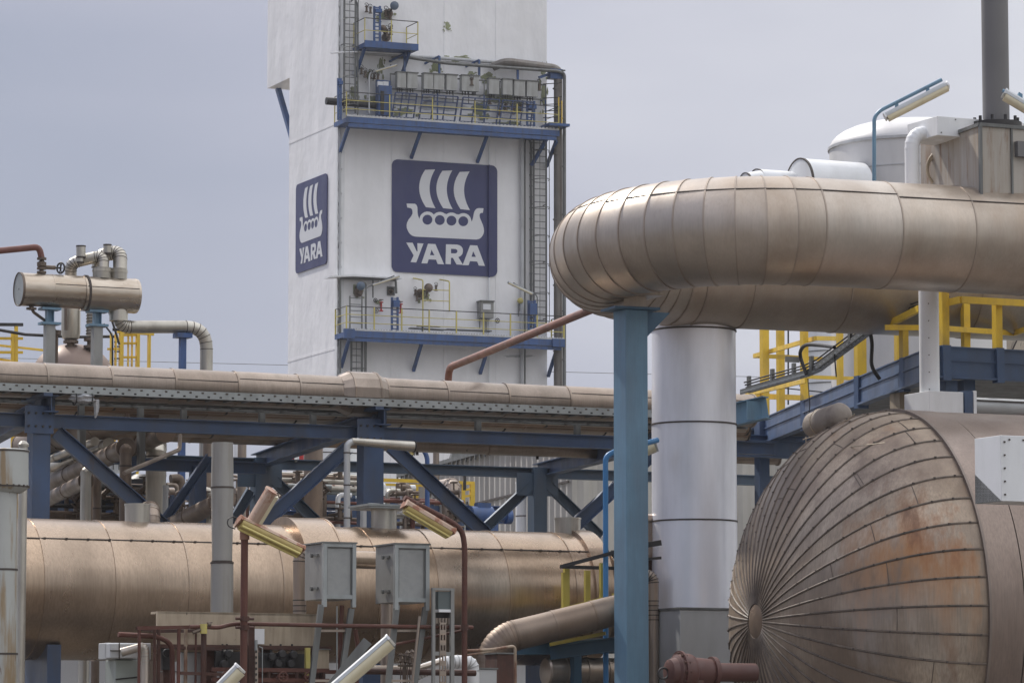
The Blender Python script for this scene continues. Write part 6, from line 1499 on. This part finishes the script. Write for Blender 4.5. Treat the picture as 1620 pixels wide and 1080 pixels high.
m = MB(); fbox(m, 688.5, 963.5, 24, 4.5, o-.1, .12, EP, UB); t.part('label_strip', m, M['white'], smooth=0)
m = MB(); fbox(m, 688.5, 968, 24, 9, o-.15, .05, EP, UB); t.part('lower_panel', m, M['dark'], smooth=0)
for k in range(5): m = MB(); p = EP(690.5+5*k, 977, o-.03); m.cyl(p, p-Z*.07, .016, n=8); t.part('cable_gland', m, M['alutan'])
m = MB(); a = EP(696, 984, o+.03); W = 11*k5
for k in range(14):
    z0 = a.z-k*.085*1.55; outl = [V((a.x, a.y, z0)), V((a.x, a.y, z0))+UB*W, V((a.x, a.y, z0-.132))+UB*W, V((a.x, a.y, z0-.132))]
    hs = []
    for cx in (.27, .73): c = V((a.x, a.y, z0-.06))+UB*W*cx; hs.append([c+UB*.013+Z*.035, c-UB*.013+Z*.035, c-UB*.013-Z*.035, c+UB*.013-Z*.035])
    m.poly(outl, -EP.n*.02, hs)
t.part('perforated_channel', m, M['alutan'], smooth=0); t.done()
# tan channel beam with gauges below
t = T('tan_girder', 'tan speckled steel girder with gauges under it in front of the vessel', 'girder'); o = -.5
m = MB(); a = EP(248, 967, o); b = EP.level(503, a.z, o); h = a.z-EP(248, 1018, o).z; m.bar(a-Z*h/2, b-Z*h/2, .05, h); m.bar(a-Z*.01-EP.n*.1, b-Z*.01-EP.n*.1, .25, .03); t.part('web', m, M['tan'], smooth=0)
m = MB(); m.bar(a-Z*(h+.03)-EP.n*.02, b+UB*.15-Z*(h+.03)-EP.n*.02, .28, .05); t.part('lower_flange', m, M['rustdark'], smooth=0)
for px in (262, 330, 420, 495): m = MB(); p = EP(px, 1020, o-.1); m.bar(flat(p, 0), p, .18, .12, UB); t.part('leg', m, M['rustdark'], smooth=0)
m = MB(); a = EP(403, 1061, o); m.bar(a, EP(612, 1063, o), .06, .05); m.bar(EP(405, 1072, o-.1), EP(500, 1073, o-.1), .1, .12); t.part('lower_rail', m, M['rust'], smooth=0)
t.done()
t = T('gauge_cluster', 'group of dark round gauges hanging below the tan girder', 'gauges')
for k, (x, y) in enumerate(((428, 1038), (444, 1034), (462, 1035), (438, 1049), (458, 1050), (359, 1034), (352, 1050), (262, 1032))):
    p = EP(x, y, -.35); m = MB(); m.lathe(p, EP.n, [(0, .04), (.02, .052), (.07, .052), (.08, .042)], 20); i = t.part('gauge', m, M['dark'])
    m = MB(); m.lathe(p+EP.n*.075, EP.n, [(0, .036), (.008, .036)], 20); t.part('glass', m, M['dark'], parent=i)
m = MB()
for x in (352, 359, 428, 444, 462): m.tube([EP(x, 1018, -.4), EP(x, 1060, -.4)], .015, 6)
m.bar(EP(340, 1042, -.42), EP(480, 1046, -.42), .05, .2); m.bar(EP(256, 1040, -.42), EP(275, 1040, -.42), .05, .3); t.part('mount', m, M['dark']); t.done()
for lab, x, y, w_, h_, o, mt in (('pale panel in the rusty frame below the tan girder', 325, 1027, 25, 36, -.6, 'white'), ('lower pale panel behind the rusty frame beside the lamp head', 326, 1067, 30, 40, -.58, 'white'),
        ('grey green panel behind the tan streaked post of the rusty frame', 284, 1032, 34, 90, -.8, 'ltgrey'), ('small cream panel at the foot of the rusty frame', 254, 1062, 26, 40, -.62, 'white'),
        ('tan box beside the yellow bar under the right end of the girder', 498, 1027, 20, 31, -.3, 'tan'), ('tan plate between the gauges and the yellow bar', 466, 1027, 17, 30, -.52, 'tan')):
    t = T('cover_plate', lab, 'plate'); m = MB(); fbox(m, x, y, w_, h_, o, .06, EP, UB); t.part('plate', m, M[mt], smooth=0, bev=.004)
    m = MB(); fbox(m, x-1, y-1.2, w_+2, 1.3, o-.01, .1, EP, UB); t.part('top_edge', m, M['galvdark'], smooth=0)
    m = MB(); p = EP(x+w_*.5, y+h_, o-.02); m.bar(flat(p, 0), p, .05, .05, UB); t.part('stand', m, M['rustdark'], smooth=0); t.done()
m = MB(); fbox(m, 400.5, 994, 17, 24, -.42, .02, EP, UB); solo('white_tag', 'small white plate fixed on the tan girder beside the lamp post', 'plate', m, M['white'], smooth=0)
m = MB(); vb(m, 486.5, 1024, 1190, 7, -.25); solo('yellow_bar', 'faded yellow upright bar under the right end of the tan girder', 'bar', m, M['paleyellow'], smooth=0)
m = MB(); vb(m, 396, 990, 1190, 10, -.12, .1); solo('dark_channel', 'dark rusty upright channel just right of the left lamp post', 'channel', m, M['rustdark'], smooth=0)
t = T('perforated_strip', 'thin cream perforated strip hanging right of the dark rusty channel', 'strip'); m = MB(); vb(m, 405.5, 1024, 1190, 5, .0, .02); t.part('strip', m, M['alutan'], smooth=0)
for k in range(6): m = MB(); p = EP(405.5, 1030+9*k, .02); m.box(p, UB, VB, .014, .02, .03); t.part('slot', m, M['dark'], smooth=0)
m = MB(); p = EP(405, 1018, .0); m.tube([p-Z*.08, p+Z*.05], .02, 8); m.tube([EP(415, 1080, -.05), EP(415, 1024, -.05), EP(410, 1022, -.05)], .006, 5); t.part('connector', m, M['galv']); t.done()
# rusty pipe frame and rails
t = T('rusty_frame', 'rusty tubular frame of posts and rails at the lower left in front of the vessel', 'frame')
m = MB(); m.bar(EP(217, 993, .1), EP(322, 991, .1), .05, .045); t.part('top_rail', m, M['rust'], smooth=0)
for a_1, b_1 in ((EP(250, 998, -.4), EP(320, 997, -.4)), (EP(217, 993, .1), EP(250, 998, -.4)), (EP(285, 1064, .1), EP(350, 1066, .1)), (EP(283, 1024, .0), EP(350, 1026, .0))): m = MB(); m.bar(a_1, b_1, .045, .04); t.part('cross_rail', m, M['rustdark'], smooth=0)
for px, w_, o, mt in ((220.5, 5, .1, 'rust'), (245, 5, -.1, 'rustdark'), (251, 6, -.2, 'rustdark'), (283, 6, .1, 'rust'), (294, 6, .0, 'streak'), (310, 3.5, .05, 'rust'), (322.5, 9, .12, 'rustdark')):
    m = MB(); a = EP(px, 994 if px < 300 else 992, o); m.tube([flat(a, 0), a], w_/2*k5, 10); t.part('post', m, M[mt])
t.done()
solo('handrail', 'long rusty pipe rail running right across both enclosures at knee height', 'handrail', MB().tube(fillet([EP(300, 991, .18), EP(327, 991, .18), EP(345, 992.5, .18), EP(368, 986.5, .18), EP(400, 986.5, .18), EP(560, 989.5, .18), EP(748, 992, .18)], .08), .026, 10), M['rust'])
solo('red_pipe_end', 'short dark red pipe curving down behind the left of the rusty frame', 'pipe', MB().tube(fillet([EP(187, 1003, -.2), EP(250, 1006, -.2), EP(272, 1018, -.2), EP(275, 1190, -.2)], .3), .033, 12), M['rust'])
t = T('pipe_clamp', 'yellowed pipe joint and wing nut where the rusty rails meet', 'clamp'); m = MB(); p = EP(322, 994, .2); m.cyl(p-Z*.06, p+Z*.06, .045, n=12); t.part('joint', m, M['paleyellow']); m = MB(); q = EP(331, 987, .2); m.cyl(q-UB*.02, q+UB*.02, .025, n=8); m.tube([q-UB*.03+Z*.02, q+UB*.04+Z*.025], .01, 6); m.tube([EP(305, 1000, .2), p], .022, 8); t.part('nut', m, M['valve']); t.done()
for lab, pts, r, mt in (('thin tan rod leaning in front of the right enclosure legs', [(664, 974, .2), (653, 1072, .2), (649, 1190, .1)], .018, 'alutan'),
        ('thin pale conduit hanging straight below the left enclosure', [(533, 958, .0), (533, 1190, .0)], .008, 'galv'), ('rusty upright pipe below the left enclosure', [(541, 957, -.1), (539, 1000, -.1), (536, 1190, -.1)], .028, 'rust'),
        ('rusty slanting brace pipe between the enclosure legs', [(562, 995, -.3), (566, 1020, -.3), (560, 1190, -.3)], .03, 'rust'), ('brown sloping rod joining the right enclosure to the lamp post', [(624, 1019, .1), (735, 996, .1)], .017, 'rust'),
        ('dark brown pipe low between the lamps and the terminal cabinet', [(575, 1061, -.3), (752, 1064, -.3)], .04, 'rustdark'), ('pale rusty pipe low behind the right enclosure legs', [(585, 1056, -.5), (660, 1057, -.5), (700, 1045, -.5)], .035, 'duct')):
    m = MB(); m.tube([EP(*p) for p in pts], r, 8); solo('thin_pipe', lab, 'pipe', m, M[mt])
m = MB(); m.tube(fillet([EP(735, 1029, .0), EP(778, 1027, .0), EP(815, 1021, -.0), EP(816, 1190, 0)], .06), .02, 10); m.tube([EP(738, 1036, .0), EP(775, 1030, .0), EP(790, 1026, 0)], .014, 8)
solo('handrail', 'thin tan pipe handrail turning down right of the right lamp post', 'handrail', m, M['streak'])
t = T('rusty_frame', 'low rusty frame with cross rails under the gauges beside the left lamp post', 'frame')
for px, o in ((340, -.2), (372, -.25), (425, -.2), (470, -.2), (512, -.2)): m = MB(); a = EP(px, 1058, o); m.tube([flat(a, 0), a], .025, 10); t.part('post', m, M['rustdark'])
m = MB(); m.bar(EP(335, 1058, -.2), EP(520, 1060, -.2), .05, .05); m.bar(EP(335, 1074, -.2), EP(520, 1076, -.2), .05, .05); t.part('rail', m, M['rust'], smooth=0)
for px, py in ((448, 1070), (490, 1070), (358, 1070)):
    m = MB(); p = EP(px, py, .0); m.torus(p, EP.n, .06, .011, 16, 6); m.tube([p, p-EP.n*.2], .02, 6); m.tube([p-UB*.06, p+UB*.06], .008, 5); m.tube([p-Z*.06, p+Z*.06], .008, 5); t.part('handwheel', m, M['rust'])
t.done()
# clad pipes between the enclosures
pipe('dull clad elbow pipe dropping beside the left enclosure', [EP(500, 869, -1.2), EP(474, 874, -1.2), EP(474, 966, -1.2), flat(EP(474, 966, -1.2), 0)], .085, 'alutan', .14, 4, 'seam', 'elbow_pipe')
pipe('short brown clad pipe between the two enclosures', [EP(540, 884, -1.1), EP(640, 887, -1.1)], .115, 'vess', name='cross_pipe')
pipe('pale clad pipe dropping below the right enclosure', [EP(612, 948, -1.0), flat(EP(612, 948, -1.0), 0)], .078, 'alutan', name='drop_pipe')
t = T('insulated_box', 'silver clad angular duct box at the foot of the vessel on the far left', 'duct box'); o = -.6
q0 = EP(168, 1016, o); q1 = EP(168, 1042, o); h = q0.z-q1.z
m = MB(); m.box(q0+UB*.3-Z*h/2-EP.n*.15, UB, VB, .6, .3, h); m.obox(q0+UB*.18-Z*h/2+EP.n*.05, UB*.18, VB*.1, Z*h*.45); t.part('casing', m, M['ltgrey'], smooth=0, bev=.01)
m = MB(); m.bar(q0+UB*.12+EP.n*.155, q1+UB*.12+EP.n*.155, .012, .012, UB); m.bar(q0-Z*h*.5+EP.n*.155, q0+UB*.36-Z*h*.5+EP.n*.155, .012, .012); t.part('joint', m, M['seam'], smooth=0)
m = MB(); a = EP(183, 1043, o+.02); b = EP(221, 1043, o+.02); m.box(flat((a+b)/2, a.z/2)-EP.n*.2, UB, VB, (b-a).length, .4, a.z); t.part('body', m, M['greenbox'], smooth=0, bev=.01); 
m = MB(); m.tube([EP(183, 1074, o+.03), EP(221, 1070, o+.03)], .01, 5); t.part('cable', m, M['dark']); t.done()
pipe('brown and silver elbow pipe turning down beside the silver duct box', [EP(193, 1031, -.3), EP(229, 1021, -.2), EP(230, 1040, -.2), flat(EP(230, 1040, -.2), 0)], .052, 'duct', .09, 4, 'alu', 'elbow_pipe')
pipe('white clad elbow pipe behind the right lamp post', [EP(650, 1070, -.7), EP(668, 1060, -.6), EP(710, 1046, -.6), EP(748, 1046, -.6), flat(EP(749, 1070, -.6), 0)], .085, 'white', .12, 4, 'ltgrey', 'elbow_pipe')
for lab, x, y, w_, h_, o, mt in (('grey white cabinet low beside the thin tan handrail', 753, 1058, 33, 120, -.6, 'ltgrey'), ('dark opening frame low under the left end of the brown sloping duct', 787, 1034, 28, 140, -1.2, 'rustdark')):
    t = T('low_cabinet', lab, 'cabinet'); m = MB(); a = EP(x, y, o); b = EP.level(x+w_, a.z, o); m.box(flat((a+b)/2, a.z/2)-EP.n*.2, UB, VB, (b-a).length, .4, a.z); t.part('case', m, M[mt], smooth=0, bev=.006)
    m = MB(); m.box((a+b)/2-EP.n*.2+Z*.012, UB, VB, (b-a).length+.03, .43, .02); t.part('lid', m, M['galvdark'], smooth=0); t.done()
t = T('valve_cluster', 'small brass coloured valves low between the right enclosure legs', 'valve'); rd = random.Random(11)
for k in range(6):
    m = MB(); p = EP(634+3.6*k, 1040+rd.uniform(-6, 8), -.1+rd.uniform(-.1, .1)); m.lathe(p-Z*.06, Z, [(0, .012), (.02, .03), (.04, .018), (.09, .018), (.1, .032), (.13, .01)], 10); m.tube([p, flat(p, p.z-.5)], .008, 5); t.part('valve', m, M['alutan' if k % 2 else 'valve'])
m = MB(); m.bar(EP(630, 1052, -.1), EP(658, 1053, -.1), .04, .03); m.bar(gnd(640, -.1), EP(640, 1053, -.1), .04, .04, UB); t.part('manifold', m, M['valve'], smooth=0); t.done()
# low pale wall seen under the vessel
t = T('low_building', 'long low pale building glimpsed under the vessel along the bottom of the picture', 'building'); LB = Plane(P(400, 1060, 67.5), UB)
a = LB(-60, 1000); b = LB.level(925, a.z); m = MB(); Lw_ = (b-a).length; m.box(flat((a+b)/2, a.z/2)-LB.n*2, UB, VB, Lw_, 4, a.z); t.part('wall', m, M['wall2'], smooth=0)
m = MB(); x = .4
while x < Lw_: m.box(flat(a+UB*x, a.z/2)+LB.n*.01, UB, VB, .03, .03, a.z); x += .6
t.part('panel_joint', m, M['trim'], smooth=0)
m = MB(); m.box(flat((a+b)/2, a.z+.05)-LB.n*2, UB, VB, Lw_+.3, 4.3, .1); t.part('roof', m, M['galvdark'], smooth=0); t.done()
# ---- lamps on rusty posts
t = T('lamp_post', 'rusty lamp post with two tube lamps left of the enclosures', 'lamp post'); pl = EP(387, 833, .3); m = MB(); m.tube([flat(pl, 0), pl+Z*.02], .046, 14); t.part('pole', m, M['rust'])
m = MB(); q = EP(387, 838, .3); m.tube([q-Z*.05, EP(425, 775, .5)], .026, 10); m.tube([q-Z*.02, EP(478, 872, .42)+Z*.02-VB*.04], .022, 8); m.cyl(q-Z*.12, q+Z*.02, .062, n=14); t.part('arm', m, M['rustlight'])
m = MB()
for z in (978, 992): p = EP(387, z, .3); m.cyl(p-Z*.03, p+Z*.03, .06, n=12); m.cyl(p-UB*.12, p+UB*.12, .018, n=8)
t.part('clamp', m, M['rustdark'])
m = MB(); m.tube(fillet([EP(383, 832, .3), EP(372, 816, .3), EP(360, 820, .3), EP(360, 832, .3), EP(372, 836, .3)], .1), .008, 6); t.part('loose_cable', m, M['dark']); t.done()
lamp('rusted tube lamp slanting up to the right at the top of the left lamp post', EP(402, 828, .36), EP(432, 778, .56), .20, V((.78, .50, -.30)), M['lamprust'], M['lens'], clips=5, group=None)
lamp('tube lamp showing its yellow reflector slanting down right from the left lamp post', EP(378, 826, .42), EP(476, 873, .42), .175, V((-.25, -.9, -.85)), M['lamprust'], M['lensyellow'])
t = T('lamp_post', 'rusty bent lamp post with one tube lamp right of the enclosures', 'lamp post'); m = MB(); m.tube(fillet([gnd(735, .3), EP(735, 862, .3), EP(731, 838, .3), EP(712, 824, .3), EP(640, 787, .3)], .22, 5), .037, 14); t.part('pole', m, M['rust'])
m = MB()
for x, y in ((658, 800), (700, 822)): m.cyl(EP(x, y, .3)-UB*.02, EP(x, y, .3)+UB*.02, .06, n=12)
for z in (992,): p = EP(735, z, .3); m.cyl(p-Z*.04, p+Z*.04, .05, n=12)
t.part('clamp', m, M['rustdark']); t.done()
lamp('rust patched tube lamp slanting down to the right lamp post', EP(640, 800, .34), EP(714, 844, .34), .17, V((-.55, -.55, -.9)), M['lamprust'], M['lensyellow'])
lamp('large grey tube lamp with cream cover rising at the bottom centre', P(520, 1100, 40), P(619, 1014, 40), .155, V((.62, -.5, -.65)), M['lampbody'], M['lens'], ends=M['white'])
lamp('grey tube lamp head with cream cover rising at the bottom left of centre', P(330, 1110, 40), P(381, 1058, 40), .15, V((.62, -.5, -.65)), M['lampbody'], M['lens'], ends=M['white'])
t = T('lamp_bracket', 'dark metal arm lying behind the large grey tube lamp', 'bracket'); m = MB(); m.bar(P(500, 1115, 40.4), P(582, 1013, 40.4), .10, .10); t.part('arm', m, M['galvdark'], smooth=0); m = MB(); a = P(500, 1115, 40.4); m.bar(flat(a, 0), a, .1, .1, UB); m.bar(a, P(330, 1112, 40.2), .06, .06); m.bar(a, P(520, 1100, 40)-Z*.02, .06, .06); t.part('pole', m, M['galvdark'], smooth=0); t.done()
t = T('lamp_post', 'thin bright blue bent lamp pole just left of the blue pillar', 'lamp post'); m = MB(); m.tube(fillet([flat(P(958, 1000, 56.75), 0), P(958, 722, 56.75), P(972, 714, 56.8), P(1040, 696, 57.5)], .3, 6), .040, 14); t.part('pole', m, M['skybright']); t.done()
lamp('small lamp with cream reflector between the blue pillar and the silver column', P(1004, 720, 58), P(1038, 706, 58), .17, V((-.1, -.8, -.9)), M['lampbody'], M['lens'])
# ---- brown sloping duct with the small yellow platform
t = T('sloping_duct', 'brown clad duct sloping up to the right behind the blue pillar', 'duct')
q = fillet([flat(P(779, 1060, 55.9), 0), P(779, 1032, 55.9), P(800, 1008, 55.9), P(1005, 957, 56.4)], .35, 6)
qq = []
for a_1, b_1 in zip(q[:-1], q[1:]): qq += seg(a_1, b_1, .6)[:-1]
m = MB(); bd = MB(); clad(m, qq+[q[-1]], .215, 32, beads=bd, bead=.004, closed=(True, True)); t.part('cladding', m, M['brownduct']); t.part('lap_bead', bd, M['brownduct']); t.done()
t = T('small_platform', 'small platform with yellow posts and black handrails behind the sloping duct', 'platform'); SP = Plane(P(930, 950, 57.2), UB)
def sp(x, y, o=0): return SP(x, y, o)
for x, y0, y1, w_, o in ((896, 898, 985, .11, 0), (891, 905, 985, .05, 0), (929, 902, 975, .11, -.3), (952, 890, 960, .08, .4), (972, 938, 990, .08, -.2)): m = MB(); m.bar(sp(x, y1, o), sp(x, y0, o), .06, w_*.72, UB); t.part('yellow_post', m, M['paleyellow2'], smooth=0)
m = MB(); m.bar(sp(888, 965, .05), sp(955, 947, .5), .05, .07); m.bar(sp(888, 962, .05), sp(935, 963, -.1), .04, .04); m.bar(sp(870, 1019, .3), sp(958, 1001, .8), .05, .05); t.part('toe_rail', m, M['paleyellow2'], smooth=0)
m = MB(); m.bar(sp(887, 896, .1), sp(985, 870, .8), .05, .05); m.bar(sp(887, 896, .1), sp(1000, 899, .0), .05, .05); m.bar(sp(968, 872, .3), sp(983, 894, .1), .05, .05); m.bar(sp(1020, 862, .1), sp(1045, 858, .1), .06, .08); m.bar(sp(1020, 884, .1), sp(1045, 882, .1), .06, .04); t.part('black_handrail', m, M['dark'], smooth=0)
m = MB(); m.ibeam(sp(815, 1024, -.2), sp(990, 1022, -.2), .2, .20); m.ibeam(sp(870, 1032, .2), sp(990, 1016, .8), .2, .2); a = sp(911, 1035, 0); m.bar(flat(a, 0), a, .14, .12, UB); t.part('frame', m, M['blue2'], smooth=0)
m = MB(); m.poly([sp(870, 1015, .2), sp(990, 1010, .2), sp(990, 1010, -1), sp(870, 1015, -1)], Z*.03); t.part('deck', m, M['galvdark'], smooth=0); t.done()
hdrum('dim brown vessel low behind the small blue platform frame', 860, 990, 1062, 46, 57.2, 'duct', name='low_vessel', sup=True)
t = T('tan_casing', 'tan rounded casing between the blue pillar and the silver column', 'casing'); a = P(1014, 850, 59.0); m = MB(); m.box(a, UB, VB, .46, .5, .70); t.part('case', m, M['vess'], smooth=0, bev=.08); m = MB(); m.bar(flat(a, 0), a-Z*.3, .3, .3, UB); t.part('leg', m, M['rustdark'], smooth=0); t.done()
pipe('pale elbow pipe head between the blue pillar and the silver column', [P(1016, 906, 58.3), P(1034, 912, 58.3), P(1034, 965, 58.3), flat(P(1034, 965, 58.3), 0)], .075, 'alutan', .14, 4, 'seam', 'elbow_pipe')

# ---- dense small pipework deep behind the rack
def manifold(label, x0, x1, y0, y1, D, n, seed, mts):
    rd = random.Random(seed); t = T('pipe_manifold', label, 'pipework'); Pl = Plane(P((x0+x1)/2, y0, D), UB)
    zt_m = Pl(x0, (y0+y1)/2).z
    m = MB(); m.bar(Pl.level(x0, zt_m), Pl.level(x1, zt_m), .15, .12); a = Pl.level(x0+3, zt_m); b = Pl.level(x1-3, zt_m)
    for q in (a, b): m.bar(flat(q, 0), q, .15, .15, UB)
    t.part('frame', m, M['bluerack'], smooth=0)
    for k in range(n):
        x = rd.uniform(x0, x1); o = rd.uniform(-.5, .5); r = rd.choice((.03, .04, .05, .07, .1)); mt = rd.choice(mts); m = MB()
        if rd.random() < .6:
            yt = rd.uniform(y0, (y0+y1)/2); dx = rd.choice((-1, 1))*rd.uniform(8, 26)
            m.tube(fillet([flat(Pl(x, y1, o), 0), Pl(x, yt, o), Pl(x+dx, yt+rd.uniform(-1, 2), o)], r*2.5, 4), r, 12)
        else:
            y = rd.uniform(y0, y1); m.tube([Pl(x0-4, y, o), Pl(x1+4, y+.04*(x1-x0+8), o)], r*.8, 12)
        t.part('pipe', m, M[mt])
    for k in range(n//2):
        p = Pl(rd.uniform(x0, x1), rd.uniform(y0, y1), .6); m = MB(); m.lathe(p, V((rd.choice((0, 1)), 0, rd.choice((0, 1))+.01)), [(-.12, .05), (-.12, .1), (-.09, .1), (-.09, .05), (.09, .05), (.09, .1), (.12, .1), (.12, .05)], 12); m.tube([p, p+Z*.2], .02, 6); m.torus(p+Z*.2, Z, .08, .014, 12, 5); m.tube([p, p-Pl.n*.6], .03, 6); t.part('valve', m, M['valve'])
    t.done()
mts = ['alutan', 'shadebrown', 'valve', 'white', 'galv', 'redpipe', 'alu']
manifold('dense small pipework behind the left bay between the grey pipes', 270, 335, 745, 830, 76, 14, 1, mts)
manifold('small pipework on a blue frame just right of the tapered stack', 375, 440, 750, 830, 80, 14, 2, mts)
manifold('dense small pipework and valves under the braces left of the centre column', 445, 560, 745, 825, 79, 24, 3, mts)
manifold('small pipework right of the centre column behind the yellow rails', 610, 730, 770, 835, 79, 20, 4, mts)
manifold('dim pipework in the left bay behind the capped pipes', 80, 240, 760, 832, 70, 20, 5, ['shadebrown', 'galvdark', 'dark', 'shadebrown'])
# ================================================================ HAZE
m = MB(); m.obox(V((0, 145, 34)), V((260, 0, 0)), V((0, 155, 0)), V((0, 0, 37)))
solo('haze', None, None, m, M['hazev'], kind='stuff', smooth=0)
